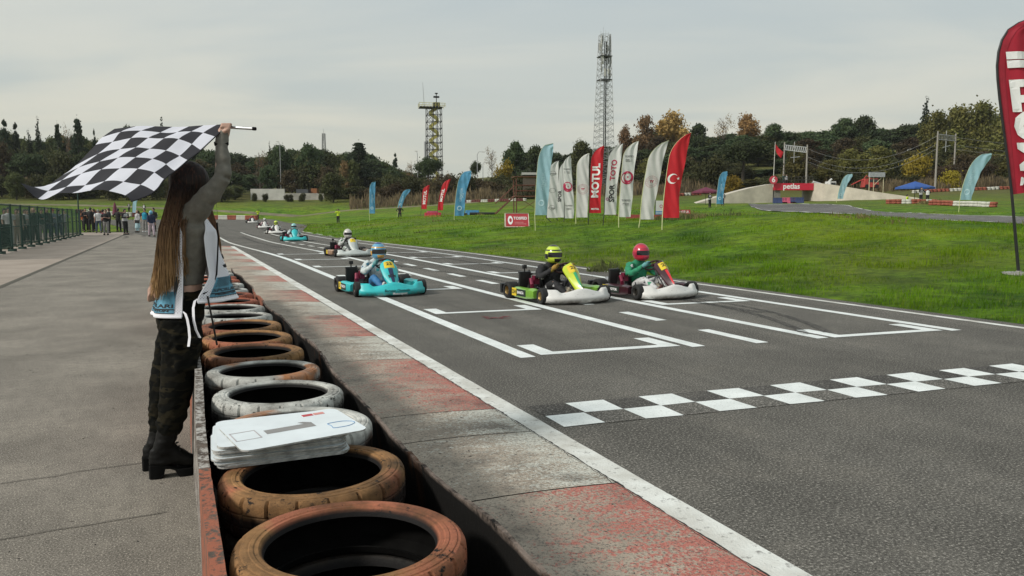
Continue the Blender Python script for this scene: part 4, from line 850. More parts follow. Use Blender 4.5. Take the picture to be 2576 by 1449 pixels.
def dbody_me():
    b = MB(); b.rings([ell(c, rx, ry, 14) for c, rx, ry in (((-.19, 0, .09), .08, .12), ((-.215, 0, .26), .085, .125), ((-.24, 0, .44), .09, .15), ((-.24, 0, .53), .05, .08), ((-.215, 0, .62), .045, .05))]); b.ball((-.19, 0, .71), (.088, .075, .105), 14, 10); b.ball((-.155, 0, .675), (.05, .05, .05), 10, 8); b.tube(drv((-.108, 0, .72), (-.095, 0, .70)), [.01, .016], 6)
    for s in (-1, 1):
        b.tube(drv((-.24, s*.14, .485), (-.08, s*.30, .355), (.125, s*.165, .505), (.165, s*.15, .54)), [.05, .036, .026, .026], 10); b.tube(drv((-.19, s*.09, .13), (.20, s*.19, .275), (.47, s*.13, .135), (.54, s*.125, .17)), [.065, .048, .034, .03], 10)
    return remesh(b, .014, 2, 'body', M_SKIN)
HC = Vector((-.150, 0, .712))
def hpt(az, el, off=0.0):
    d = Vector((math.cos(el)*math.cos(az), math.cos(el)*math.sin(az), math.sin(el))); rx = .138+(.026*sstep(-.1, -.6, -abs(az)*.0-0) if False else 0)
    ch = sstep(.05, -.65, el)*max(0, math.cos(az))**2*.050; flat = 1-.06*max(0, -math.sin(el))
    return HC+Vector((d.x*(.160+ch+off), d.y*(.138+off), d.z*(.160*flat+off)))
def helmet_me():
    b = MB(); rg = []
    for i in range(1, 15):
        el = -1.22+(1.22+math.pi/2)*i/14.6; rg.append([hpt(2*math.pi*j/26, el) for j in range(26)])
    b.rings(rg); return b.mesh('helmet', K_WH, angle=60)
def hpatch(a0, a1, e0, e1, off, name, n_=14):
    b = MB(); b.grid(lambda i, j: hpt(a0+(a1-a0)*i, e0+(e1-e0)*j, off), n_, 8); return b.mesh(name, K_BK, angle=0, fix=False)
def make_kart(lab, loc, head, col, bump_c, pod_c, ang, rim, plates, drvlab, suit, legs, glove, shoe, helm, hstripe, htop, camera=True, texts=(), group='karts racing on the straight', small=False):
    loc = (loc[0]+.06, loc[1], loc[2]); K = thing('racing_kart', lab, 'kart', loc, head, group); K.scale = (1.035,)*3
    def part(key, fn, *mats, name=None, parent=K):
        o = obj(name or KM_name(key), kmesh(key, fn), parent)
        if mats: setmat(o, *mats)
        return o
    part('front_bumper', bumper_me, bump_c); pn = part('nose_panel_a' if ang else 'nose_panel', lambda: panel_me(ang), col, name='nose_panel')
    pods = [part('side_pod_%d' % s, lambda: pod_me(s), pod_c, name='side_pod') for s in (-1, 1)]
    for x, y, R, wd in ((.52, .60, .130, .135), (.52, -.60, .130, .135), (-.52, .60, .141, .205), (-.52, -.60, .141, .205)):
        wk = 'wheel_f' if x > 0 else 'wheel_r'; w_ = obj('wheel', kmesh(wk, lambda: wheel_me(R, wd)), K, (x, y*(.96 if x > 0 else 1), R)); 
        if x > 0: w_.rotation_euler = (0, 0, math.radians(-6))
        r_ = obj('rim', kmesh('rim_'+wk, lambda: rim_me(R, wd)), w_); setmat(r_, rim)
    part('chassis', chassis_me); part('seat', seat_me); part('engine', engine_me); part('radiator', radiator_me); part('rear_bumper', rearb_me); part('steering_wheel', swheel_me); part('fuel_tank', tank_me)
    if camera: o = obj('action_camera', kmesh('action_camera', cam_me), None, loc, head); o.scale = (1.035,)*3; tag(o, 'small black action camera on the radiator of the '+lab.split(' kart')[0]+' kart', 'camera', 'cameras on the karts')
    # driver
    D = thing('person', drvlab, 'person', loc, head, 'kart drivers'); D.scale = (1.04, 1.04, 1.07)
    part('dbody', dbody_me, name='body', parent=D); part('suit_jacket', jacket_me, suit, parent=D); part('suit_trousers', legs_me, legs, parent=D)
    for s in (-1, 1): part('glove_%d' % s, lambda: glove_me(s), glove, name='glove', parent=D); part('shoe_%d' % s, lambda: shoe_me(s), shoe, name='shoe', parent=D)
    h = part('helmet', helmet_me, helm, parent=D)
    def hp(key, a, mat): o = obj(key.split('-')[0], kmesh(key, lambda: hpatch(*a, name=key.split('-')[0])), h); setmat(o, mat); return o
    hp('visor', (-1.25, 1.25, -.22, .26, .004), M('dark_visor', (.012, .012, .014), .12))
    if not small:
        hp('helmet_stripe-a', (-2.9, 2.9, .42, .56, .0025), hstripe); hp('crown_patch', (-math.pi, math.pi, 1.0, 1.5, .0025), htop); hp('chin_patch', (-.55, .55, -.80, -.34, .003), hstripe)
        hp('helmet_stripe-b', (1.3, 2.6, -.4, .1, .0025), hstripe); hp('helmet_stripe-c', (-2.6, -1.3, -.4, .1, .0025), hstripe)
    # plates and lettering
    if plates:
        num, side, ptxt, stxt, accent = plates
        b = MB(); b.grid(lambda i, j: panel_pt(.60+.26*j, -.62+1.24*i, .004, ang), 10, 5); o = b.build('number_plate', K_YP, K, fix=False)
        text_part(num, lambda x, y: panel_pt(.735+y*.9, -x*4.4 if False else x*4.4, .0065, ang), 'plate_digits', K_INK, o, .17, bold=.004)
        if accent: b = MB(); b.grid(lambda i, j: panel_pt(.12+.46*j, -.30+.6*i*1.0, .004, ang), 8, 8); b.build('panel_graphic', accent, pn, fix=False)
        if ptxt: text_part(ptxt, lambda x, y: panel_pt(.34+y*1.6, x*7.0, .0065, ang), 'panel_lettering', K_INK, pn, .075, bold=.002)
        b = MB(); b.box((-.24, -.6945, .14), (.15, .006, .125)); o = b.build('number_plate', K_YP, K, smooth=False)
        text_part(side, lambda x, y: Vector((-.24+x, -.6985, .14+y)), 'plate_digits', K_INK, o, .085, bold=.003)
        if stxt: 
            b = MB(); b.box((.0, -.694, .14), (.30, .006, .11)); q = b.build('pod_decal', M('decal_dark', (.02, .03, .025), .5), pods[0], smooth=False)
            text_part(stxt, lambda x, y: Vector((-.02+x, -.698, .14+y)), 'pod_lettering', M('decal_white', (.8, .8, .8), .5, var=0), q, .06, bold=.002)
    for (s_, y0, z0, sz, mt) in texts:
        text_part(s_, lambda x, y: (lambda t: Vector((.86-.20*abs(t)**2.4+.024-(.025 if z0+y > .13 else 0)*0, t*.59, z0+y)))((y0+x)/.59), 'bumper_lettering', mt, K, sz, bold=.0015)
    return K
def KM_name(k): return k
def suit_mat(name, base, acc, acc2, amt=.3):
    m, n, N_, L_, p = nodes(name); v = coord(n); vo = n.nodes.new('ShaderNodeTexVoronoi'); vo.inputs['Scale'].default_value = 11; vo.distance = 'CHEBYCHEV'; n.links.new(v, vo.inputs['Vector']); sp = n.nodes.new('ShaderNodeSeparateColor'); n.links.new(vo.outputs['Color'], sp.inputs[0])
    near = mrange(n, vo.outputs['Distance'], .26, .30, 1, 0); c = mixc(n, tuple(x*.75 for x in base), base, noise(n, 9, 4, .6, v, .35, .65))
    c = mixc(n, c, acc, math2(n, 'MULTIPLY', near, mrange(n, sp.outputs[0], 1-amt, 1-amt+.02))); c = mixc(n, c, acc2, math2(n, 'MULTIPLY', near, mrange(n, sp.outputs[1], 1-amt*.7, 1-amt*.7+.02)))
    c = mixc(n, c, tuple(x*.4 for x in base), math2(n, 'MULTIPLY', noise(n, 26, 3, .6, v, .52, .62), .5)); L_.new(c, p.inputs['Base Color']); p.inputs['Roughness'].default_value = .8; bump(n, p, noise(n, 30, 3, .6, v), .4, .01); return m
J_WT = suit_mat('suit_white_teal', (.56, .62, .62), (.03, .08, .16), (.05, .42, .45), .5); J_GN = suit_mat('suit_green', (.02, .24, .12), (.6, .6, .6), (.02, .08, .05)); J_WH = suit_mat('suit_white', (.62, .62, .62), (.03, .03, .04), (.02, .24, .12), .25); J_BK = suit_mat('suit_black', (.013, .013, .015), (.45, .45, .45), (.30, .22, .03), .22); J_WG = suit_mat('suit_white_green', (.50, .52, .50), (.02, .16, .06), (.02, .03, .03), .5)
G_OR = M('glove_ochre', (.33, .20, .04), .8); G_TL = M('glove_teal', (.12, .32, .33), .8); G_BK = M('glove_black', (.02, .02, .02), .8); SH_R = M('shoe_maroon', (.09, .03, .025), .7); SH_T = M('shoe_tan', (.30, .25, .18), .7); SH_B = M('shoe_blue', (.03, .16, .36), .7)
H_LB = PM('helmet_sky_blue', (.12, .34, .52)); H_DB = PM('helmet_navy', (.03, .05, .20)); H_OR = PM('helmet_orange', (.62, .33, .06)); H_YL = PM('helmet_lime', (.55, .70, .05)); H_BK = PM('helmet_black', (.015, .015, .015)); H_RD = PM('helmet_red', (.50, .02, .05)); H_PK = PM('helmet_crimson', (.36, .02, .05)); H_WT = PM('helmet_white', (.55, .53, .50)); H_TQ = PM('helmet_turquoise', (.25, .52, .52)); INKW = M('decal_white', (.8, .8, .8), .5, var=0)
hd_ = lambda d: math.radians(d)
make_kart('cyan racing kart with a white and navy nose graphic and yellow plate 23', (-2.50, 14.50, 0), hd_(-63.5), K_CY, K_CY, K_CY, False, K_RIMB, ('23', '23', 'BOM', 'OTOMOTIV', M('nose_navy', (.02, .03, .09), .3)), 'driver in a white and teal suit with a sky blue helmet, orange at its sides', J_WT, SH_B, G_TL, K_WH, H_LB, H_OR, H_DB, True, (('Borusan Otomotiv', .02, .115, .06, K_INK), ('Motorsport', .06, .062, .055, INKW)))
make_kart('lime and green racing kart numbered 234 with a plain white bumper', (.73, 13.36, 0), hd_(-62.7), K_YL, K_WH, PM('kart_lime_green', (.19, .40, .05)), True, K_GOLD, ('23', '234', '', 'BANICA', K_GN), 'driver in a black suit and ochre gloves with a lime and black helmet', J_BK, J_BK, G_OR, SH_T, H_YL, H_BK, H_BK, True)
make_kart('dark red racing kart with a scarlet nose ridge and plain white bumper', (2.36, 14.02, 0), hd_(-61), K_MR, K_WH, K_MR, True, K_RIMB, ('22', '22', '', 'MOTOR', K_RD), 'driver in a green and white suit with a red helmet', J_GN, J_WH, G_TL, SH_R, H_RD, H_PK, H_PK, False)
make_kart('pale grey racing kart following the cyan kart, orange badge on its nose', (-5.72, 27.1, 0), hd_(-63), K_GR, K_GR, M('pod_orange_grey', (.42, .27, .18), .4, var=.3), False, K_RIMB, ('7', '7', '', '', None), 'driver in a white and green suit with a plain white helmet', J_WG, J_WG, G_BK, G_BK, H_WT, H_WT, H_WT, True)
zk = lambda x, y: (x, y, GZ(x, y)+.0)
make_kart('distant cyan racing kart with a turquoise helmeted driver, behind the pale grey kart', zk(-11.75, 41.9), hd_(-71), K_CY, K_CY, K_CY, False, K_RIMB, None, 'driver of the distant cyan kart wearing a turquoise helmet', J_WT, J_WT, G_TL, G_BK, H_TQ, H_TQ, H_TQ, False, small=True)
make_kart('distant white racing kart whose driver wears a lime yellow helmet', zk(-16.9, 55.8), hd_(-68), K_WH, K_WH, K_WH, False, K_RIMB, None, 'driver of a distant white kart wearing a lime yellow helmet', J_WH, J_BK, G_BK, G_BK, H_YL, H_YL, H_YL, False, small=True)
make_kart('distant white kart with pink trim just behind the lime helmeted driver', zk(-23.0, 72.5), hd_(-72), K_WH, K_WH, M('pod_pink', (.5, .15, .2), .5), False, K_RIMB, None, 'driver in pale pink with a white helmet in a distant white kart', M('suit_pale_pink', (.5, .36, .38), .8), J_WH, G_BK, G_BK, H_WT, H_WT, H_WT, False, small=True)
make_kart('farthest white kart passing the red and white tyre wall', zk(-32.3, 97), hd_(-66), K_WH, K_WH, K_BK, False, K_RIMB, None, 'driver in teal and black in the farthest white kart', M('suit_dark_teal', (.05, .14, .15), .8), J_BK, G_BK, G_BK, H_PK, H_PK, H_PK, False, small=True)
# ================================================================ feather flags
F_RED = M('flag_red', (.60, .018, .03), .65, var=.08, vs=2); F_RED2 = M('flag_crimson', (.46, .02, .045), .65, var=.08, vs=2); F_WHT = M('flag_white', (.72, .72, .71), .7, var=.06, vs=2); F_LB = M('flag_pale_blue', (.34, .55, .63), .7, var=.08, vs=2); F_BL = M('flag_blue', (.10, .33, .55), .65, var=.2, vs=2.5)
for m_, c_ in ((F_RED, (.60, .018, .03)), (F_RED2, (.5, .02, .04)), (F_WHT, (.72, .72, .71)), (F_LB, (.34, .55, .63)), (F_BL, (.10, .33, .55))):
    n_ = m_.node_tree; tl = n_.nodes.new('ShaderNodeBsdfTranslucent'); tl.inputs[0].default_value = rgb(c_); ms = n_.nodes.new('ShaderNodeMixShader'); ms.inputs[0].default_value = .3
    n_.links.new(n_.nodes['Principled BSDF'].outputs[0], ms.inputs[1]); n_.links.new(tl.outputs[0], ms.inputs[2]); n_.links.new(ms.outputs[0], n_.nodes['Material Output'].inputs[0])
T_RED = M('print_crimson', (.42, .02, .07), .65, var=0); T_BLK = M('print_ink', (.02, .02, .022), .65, var=0); T_WHT = M('print_white', (.78, .78, .78), .65, var=0); T_GRY = M('print_mid_grey', (.22, .22, .22), .65, var=0); T_PINK = M('print_dull_pink', (.45, .22, .24), .65, var=0); T_PB = M('print_pale_blue', (.50, .68, .76), .65, var=0)
POLE_B = M('pole_black', (.015, .015, .016), .5); POLE_Y = M('pole_pale', (.55, .58, .30), .5)
class Feather:
    def __init__(s, label, base, bl, br, tip, d, mat, dome=0.0, yaw=0.0, seed=0, pole=None, curve=.22, group='feather flags on the grass', amp=1.0, flip=False):
        k = d/F_PX; s.k = k; g_ = on(base[0], base[1], d); s.o = g_; s.seed = seed; s.amp = amp
        zb = at(bl[0], bl[1], d).z; s.z0 = zb-g_.z; s.h = at(tip[0], tip[1], d).z-zb; X = lambda x: at(x, 540, d).x-g_.x
        s.x0 = X(bl[0]); s.x1 = X(br[0]); s.xt = X(tip[0]); s.dome = dome; s.curve = curve; s.W = s.x1-s.x0
        s.root = thing('feather_flag', label, 'flag', g_, yaw, group); s.mat = mat
        n_u, n_v = 16, 44; b = MB(); b.grid(lambda i, j: s.f(i, j), n_u, n_v); s.cloth = b.build('cloth', mat, s.root, fix=False, angle=0)
        b = MB(); pts = [Vector((X(base[0]), 0, -.05)), Vector((s.x0-.01, 0, s.z0))]+[s.f(0, j/30)+Vector((0, .012, 0)) for j in range(1, 31)]
        b.tube(pts, [.022]*3+[.02-.012*i/28 for i in range(29)], 8); b.build('pole', pole or POLE_B, s.root)
    def edge(s, v):
        lean = (s.xt-s.x1); c = s.curve
        xr = s.x1+lean*v**1.6; t = min(1, max(0, (v-(1-c))/c)); xl0 = s.x0+lean*.82*v**1.6; xl = xl0+(xr-xl0)*(1-(1-t*t)**(.30 if s.dome else .72))
        return xl, xr
    def f(s, u, v, off=0.0):
        xl, xr = s.edge(v); z = s.z0+s.h*v
        if s.dome: z += s.h*(.045*v-.10*u*u*sstep(.55, 1.0, v))
        a = s.amp*min(1, s.h/3); y = a*(.05*math.sin(u*4.2+v*3.1+s.seed)+.03*math.sin(u*9+v*8+s.seed*2.3)+.025*math.sin((u*1.2+v*2.2)*11+s.seed))*(.25+.75*u)
        xr += a*.035*math.sin(v*9+s.seed*1.7)*(1-v)
        return Vector((xl+(xr-xl)*u, y-off, z))
    def at(s, x, z):       # x metres from the cloth's left edge, z metres above its bottom
        v = z/s.h; xl, xr = s.edge(v); return s.f(x/(xr-xl), v, .012)
    def shape(s, vs, fs, name, mat):
        b = MB(); b.add([s.at(*q) for q in vs], fs); return b.build(name, mat, s.cloth, smooth=False, fix=False)
    def text(s, t, cx, cz, size, mat, rot=True, **k):
        vs, fs = text_mesh(t, size, cuts=1, **k); c = s.W*cx
        return s.shape([((c-q.y, s.h*cz+q.x) if rot else (c+q.x, s.h*cz+q.y)) for q in vs], fs, 'lettering', mat)
    def ring(s, cx, cz, r0, r1, mat, e=(0, 0), name='emblem', n_=28, sx=1.0):
        vs = []; c = s.W*cx
        for i in range(n_):
            a = 2*math.pi*i/n_; vs += [(c+sx*(e[0]+r0*math.cos(a)), s.h*cz+e[1]+r0*math.sin(a)), (c+sx*r1*math.cos(a), s.h*cz+r1*math.sin(a))]
        return s.shape(vs, [(2*i, 2*i+1, (2*i+3) % (2*n_), (2*i+2) % (2*n_)) for i in range(n_)], name, mat)
    def star(s, cx, cz, r, mat, rot=0.0):
        c = s.W*cx; vs = [(c, s.h*cz)]+[(c+(r if i % 2 == 0 else r*.4)*math.cos(rot+math.pi*i/5), s.h*cz+(r if i % 2 == 0 else r*.4)*math.sin(rot+math.pi*i/5)) for i in range(10)]
        return s.shape(vs, [(0, i+1, (i+1) % 10+1) for i in range(10)], 'star', mat)
    def lines(s, cx, cz, n_, w, mat):
        vs = []; fs = []; h = w*.12
        for i in range(n_):
            z = s.h*cz-i*h*1.8; o = len(vs); c = s.W*cx; vs += [(c-w/2, z), (c+w/2, z), (c+w/2, z-h), (c-w/2, z-h)]; fs.append((o, o+1, o+2, o+3))
        return s.shape(vs, fs, 'small_print', mat)
    def crescent(s, cx, cz, r, mat):
        n_ = 24; vs = []; c = s.W*cx; a0 = .62
        for i in range(n_+1):
            a = a0+(2*math.pi-2*a0)*i/n_; b_ = .72+(2*math.pi-1.44)*i/n_
            vs += [(c+r*math.cos(a), s.h*cz+r*math.sin(a)), (c+r*.24+r*.80*math.cos(b_), s.h*cz+r*.80*math.sin(b_))]
        return s.shape(vs, [(2*i, 2*i+1, 2*i+3, 2*i+2) for i in range(n_)], 'crescent', mat)
def tosfed(F, c=.5, z0=.52):
    F.text('TOSFED', c, z0+.28, F.W*.20, T_GRY, rot=False, bold=.004); F.lines(c, z0+.245, 2, F.W*.55, T_GRY)
    F.ring(c, z0, F.W*.29, F.W*.53, T_RED, (.03, .04), sx=.95); F.ring(c, z0, F.W*.39, F.W*.425, T_WHT, (.03, -.02), 'emblem_swirl'); F.star(c+.03, z0+.01, F.W*.11, T_RED, .3)
    F.text('TOSFED', c, z0-.30, F.W*.20, T_GRY, rot=False, bold=.004); F.lines(c, z0-.335, 2, F.W*.5, T_GRY)
def ministry(F, c=.5, z0=.45):
    F.ring(c, z0, F.W*.40, F.W*.42, T_PINK); F.ring(c, z0, F.W*.26, F.W*.275, T_PINK, name='emblem_inner')
    for i in range(16): a = i*math.pi/8; F.star(c+.335*math.cos(a), z0+F.W*.335*math.sin(a)/F.h, F.W*.035, T_PINK, a)
    F.text('Y', c-.06, z0, F.W*.26, T_RED, rot=False, bold=.008); F.text('Y', c+.07, z0, F.W*.26, T_RED, rot=False, bold=.008)
def blue_marks(F, s_='GENCLIK'):
    F.text(s_, .52, .47, F.W*.34, T_PB, space=1.0); F.text('SPOR', .75, .45, F.W*.2, T_PB); F.ring(.48, .17, F.W*.15, F.W*.24, T_PB)
F = Feather('tall red flag with white crescent and star at the end of the row', (1666, 567), (1667, 548), (1706, 548), (1735, 333), 33, F_RED, seed=1, pole=POLE_Y, curve=.30); F.crescent(.42, .46, F.W*.32, T_WHT); F.star(.78, .462, F.W*.11, T_WHT, math.pi)
F = Feather('white flag with a large pink round emblem beside the red crescent flag', (1607, 566), (1611, 552), (1646, 553), (1679, 353), 35.5, F_WHT, seed=2, pole=POLE_Y, curve=.26); ministry(F, .5, .48)
F = Feather('white flag with a big crimson ring emblem right beside the SPORTOTO flag', (1557, 563), (1557, 546), (1588, 547), (1603, 355), 37, F_WHT, seed=3, pole=POLE_Y); tosfed(F, .5, .52)
F = Feather('white flag lettered SPORTOTO in black and crimson', (1517, 560), (1520, 540), (1549, 538), (1565, 361), 39, F_WHT, seed=4); F.text('SPOR', .58, .30, F.W*.62, T_BLK, bold=.012); F.text('TOTO', .56, .63, F.W*.62, T_RED, bold=.012); F.text('TESKILAT BASKANLIGI', .92, .33, F.W*.13, T_GRY); F.ring(.2, .22, F.W*.08, F.W*.13, M('print_purple', (.3, .03, .2), .65, var=0))
F = Feather('red flag lettered MOTUL standing between two white flags in the row', (1480, 560), (1482, 536), (1511, 537), (1518, 366), 41, F_RED, seed=5); F.text('MOTUL', .5, .48, F.W*.86, T_WHT, bold=.022); F.text('MOTUL', .5, .06, F.W*.2, T_WHT, rot=False, bold=.006)
F = Feather('white flag with a faint pink round emblem beside the red MOTUL flag in the row', (1449, 561), (1449, 547), (1479, 545), (1481, 385), 43, F_WHT, seed=6, pole=POLE_Y); ministry(F, .52, .44)
F = Feather('white flag with a crimson ring emblem, flared at its foot and half hiding another', (1418, 560), (1420, 549), (1444, 544), (1434, 391), 45, F_WHT, seed=7); tosfed(F, .45, .50)
F = Feather('white flag with the letters SP showing behind the flared ring emblem flag', (1405, 559), (1400, 547), (1426, 547), (1437, 398), 48, F_WHT, seed=8); F.text('SPOR', .25, .36, F.W*.45, T_BLK, bold=.01)
F = Feather('short white flag with three grey outline torches beside the pale blue flag', (1389, 558), (1375, 548), (1402, 548), (1405, 404), 46, F_WHT, seed=9)
for z_ in (.78, .48, .18): F.ring(.5, z_, F.W*.20, F.W*.225, T_GRY, sx=1.3, name='torch_outline'); F.lines(.5, z_, 1, F.W*.7, T_GRY)
F = Feather('pale blue domed flag at the opposite end of the row from the crescent flag', (1347, 557), (1346, 541), (1378, 543), (1391, 368), 40, F_LB, dome=.05, seed=10, pole=POLE_Y, curve=.3); blue_marks(F)
F = Feather('blue flag with white marks on the open grass by the blue plastic barrier', (1142, 555), (1143, 543), (1167, 546), (1186, 434), 60, F_BL, dome=.05, seed=11, pole=POLE_Y, curve=.3); blue_marks(F)
F = Feather('leaning red MOTUL flag on the grass, the larger of the pair', (1099, 553), (1101, 529), (1114, 528), (1135, 450), 88, F_RED, seed=12); F.text('MOTUL', .5, .48, F.W*.72, T_WHT, bold=.018)
F = Feather('upright red MOTUL flag on the grass, the smaller of the pair', (1058, 544), (1060, 526), (1074, 526), (1082, 465), 112, F_RED, seed=13); F.text('MOTUL', .5, .48, F.W*.72, T_WHT, bold=.018)
F = Feather('small bent blue flag behind the standing marshal in black', (999, 542), (1001, 522), (1012, 522), (1033, 478), 114, F_BL, dome=.06, seed=14, pole=POLE_Y); blue_marks(F)
F = Feather('upright blue flag on the grass between the photographer and the marshal in black', (930, 549), (929, 537), (943, 537), (946, 460), 86, F_BL, dome=.05, seed=15, pole=POLE_Y, curve=.3); blue_marks(F)
F = Feather('blue flag beside the concrete bridge ramp and maroon parasol', (1801, 517), (1801, 513), (1818, 513), (1827, 434), 94, F_BL, dome=.05, seed=16, pole=POLE_Y, curve=.3); blue_marks(F)
F = Feather('pale blue flag in front of the concrete ramp right of the bridge', (2102, 511), (2105, 500), (2120, 500), (2140, 440), 100, F_LB, dome=.06, seed=17, pole=POLE_Y, curve=.3); blue_marks(F)
F = Feather('pale blue bent flag by the red and white tyre wall behind the back track', (2411, 516), (2413, 503), (2442, 504), (2485, 390), 59, F_LB, dome=.07, seed=18, pole=POLE_Y, curve=.34); blue_marks(F)
F = Feather('pale blue flag behind the crowd, half hidden by the chequered flag', (332, 540), (333, 535), (343, 535), (352, 486), 118, F_LB, dome=.05, seed=19); 
F = Feather('thin red pennant flag far behind the flag waver', (548, 520), (545, 508), (549, 508), (533, 478), 135, F_RED, seed=20)
# big teardrop flag on its ground plate
def big_flag():
    d = 15.3; g_ = on(2566, 632, d); R = thing('feather_flag', 'big crimson teardrop flag lettered MOTUL on a round ground plate', 'flag', g_, 0, None)
    EL = [(490, 2545), (430, 2538), (340, 2526), (250, 2514), (200, 2509), (165, 2507.5), (130, 2511), (100, 2520), (75, 2536), (58, 2562), (44, 2600), (36, 2640), (40, 2680), (60, 2700)]
    L_ = [Vector((at(x, y, d).x-g_.x, 0, at(x, y, d).z-g_.z)) for y, x in EL]; xr = lambda v: at(2700-38*v, 480, d).x-g_.x
    ER = [(472, 2668), (430, 2672), (340, 2682), (250, 2692), (200, 2697), (165, 2700), (130, 2702), (110, 2703), (96, 2703), (86, 2703), (78, 2703), (72, 2703), (66, 2702), (62, 2701)]
    R_ = [Vector((at(x, y, d).x-g_.x, 0, at(x, y, d).z-g_.z)) for y, x in ER]
    def f(u, v, off=0.0):
        k = v*(len(L_)-1); i = min(int(k), len(L_)-2); t = k-i; a = L_[i].lerp(L_[i+1], t); b_ = R_[i].lerp(R_[i+1], t); q = a.lerp(b_, u)
        q.y = -off+.035*math.sin(u*9+v*5)*(1-.5*v)+.02*math.sin(u*22+v*13)*sstep(0, .2, u)+.015*math.sin((u-v)*31)*sstep(.4, .9, v); return q
    b = MB(); b.grid(f, 26, 52); cl = b.build('cloth', F_RED2, R, fix=False, angle=0)
    b = MB(); b.grid(lambda u, v: f(u*.11, v, .012), 3, 52); b.build('pole_sleeve', M('flag_dark_crimson', (.33, .012, .03), .65, var=.08), R, fix=False, angle=0)
    zb = L_[0].z; H_ = L_[6].z-zb; wid = R_[0].x-L_[0].x
    def inv(x, z):       # metres right of the lower pole line, metres above the cloth's foot
        k = 0
        for i in range(len(L_)-1):
            if L_[i].z <= z+zb <= L_[i+1].z: k = i+(z+zb-L_[i].z)/(L_[i+1].z-L_[i].z); break
        v = k/(len(L_)-1); a = f(0, v); c = f(1, v); lean = (L_[4].x-L_[0].x)*(z/(L_[4].z-zb))
        return f((L_[0].x+lean+x-a.x)/(c.x-a.x), v, .032)
    vs, fs = text_mesh('MOTUL', .86, bold=.04, cuts=3, space=.97); b = MB(); b.add([inv(.60-q.y*1.05, 1.68+q.x*.86) for q in vs], fs); b.build('lettering', T_WHT, cl, smooth=False, fix=False)
    vs, fs = text_mesh('MOTUL', .24, bold=.012, shear=.2, cuts=1); b = MB(); b.add([inv(.58+q.x, .24+q.y*.9) for q in vs], fs); b.build('lettering', T_WHT, cl, smooth=False, fix=False)
    b = MB(); b.tube([Vector((0, 0, 0)), L_[0]+Vector((.01, .01, 0))]+[q+Vector((.012, .012, 0)) for q in L_[1:]], [.03, .026]+[.022]*13, 10); b.build('pole', POLE_B, R)
    b = MB(); b.lathe([(.001, .05), (.05, .05), (.05, .02), (.30, .018), (.30, -.06), (.001, -.06)], 28); b.build('ground_plate', M('plate_grey', (.30, .29, .27), .6), R, angle=30)
big_flag()
# ================================================================ trackside objects
def local_box(o, name, parent, c, d, m, **k): b = MB(); b.box(c, d); return b.build(name, m, parent, smooth=False)
# A-frame board
g_ = on(1300, 558, 43.5); A = thing('advertising_board', 'red A-frame board lettered TOSFED on the grass by the flags', 'sign', g_, math.radians(6))
M_ABR = M('board_red', (.42, .035, .045), .5, var=.08); M_ABF = M('board_frame', (.62, .55, .45), .6)
hh, ww = .74, 1.30
def slope(s): return lambda x, z, off=0: Vector((x, s*(-.34+z*.34/hh)-s*off*0+(-off if s > 0 else off), z))
fr = slope(1)
b = MB(); b.add([fr(-ww/2, 0), fr(ww/2, 0), fr(ww/2, hh), fr(-ww/2, hh)], [(0, 1, 2, 3)]); b.add([fr(x, z)+Vector((0, .02, 0)) for x, z in ((-ww/2, 0), (ww/2, 0), (ww/2, hh), (-ww/2, hh))], [(3, 2, 1, 0)]); pf_ = b.build('front_face', M_ABR, A, smooth=False, fix=False)
b = MB(); b.add([Vector((x, .36-z*.36/hh, z)) for x, z in ((-ww/2, 0), (ww/2, 0), (ww/2, hh), (-ww/2, hh))], [(0, 1, 2, 3)]); b.build('back_face', M_ABR, A, smooth=False)
b = MB()
for p_, q_ in (((-ww/2, 0), (ww/2, 0)), ((-ww/2, hh), (ww/2, hh)), ((-ww/2, 0), (-ww/2, hh)), ((ww/2, 0), (ww/2, hh))): b.bar(fr(*p_), fr(*q_), .025); b.bar(Vector((p_[0], .36-p_[1]*.36/hh, p_[1])), Vector((q_[0], .36-q_[1]*.36/hh, q_[1])), .025)
b.build('frame', M_ABF, A, smooth=False)
text_part('TOSFED', lambda x, y: fr(.18+x, .47+y, .012), 'lettering', T_WHT, pf_, .21, bold=.006)
b = MB(); c_ = 24
vs = []
for i in range(c_): a = 2*math.pi*i/c_; vs += [fr(-.38+.07*math.cos(a)+.012, .37+.11*math.sin(a), .012), fr(-.38+.14*math.cos(a), .37+.24*math.sin(a), .012)]
b.add(vs, [(2*i, 2*i+1, (2*i+3) % (2*c_), (2*i+2) % (2*c_)) for i in range(c_)]); b.build('emblem', T_WHT, pf_, smooth=False, fix=False)
b = MB(); b.add([fr(x, z, .012) for x, z in ((-.15, .27), (.35, .27), (.35, .24), (-.15, .24), (-.15, .18), (.5, .18), (.5, .15), (-.15, .15))], [(0, 1, 2, 3), (4, 5, 6, 7)]); b.build('small_print', M('print_pale_red', (.6, .25, .25), .6), pf_, smooth=False, fix=False)
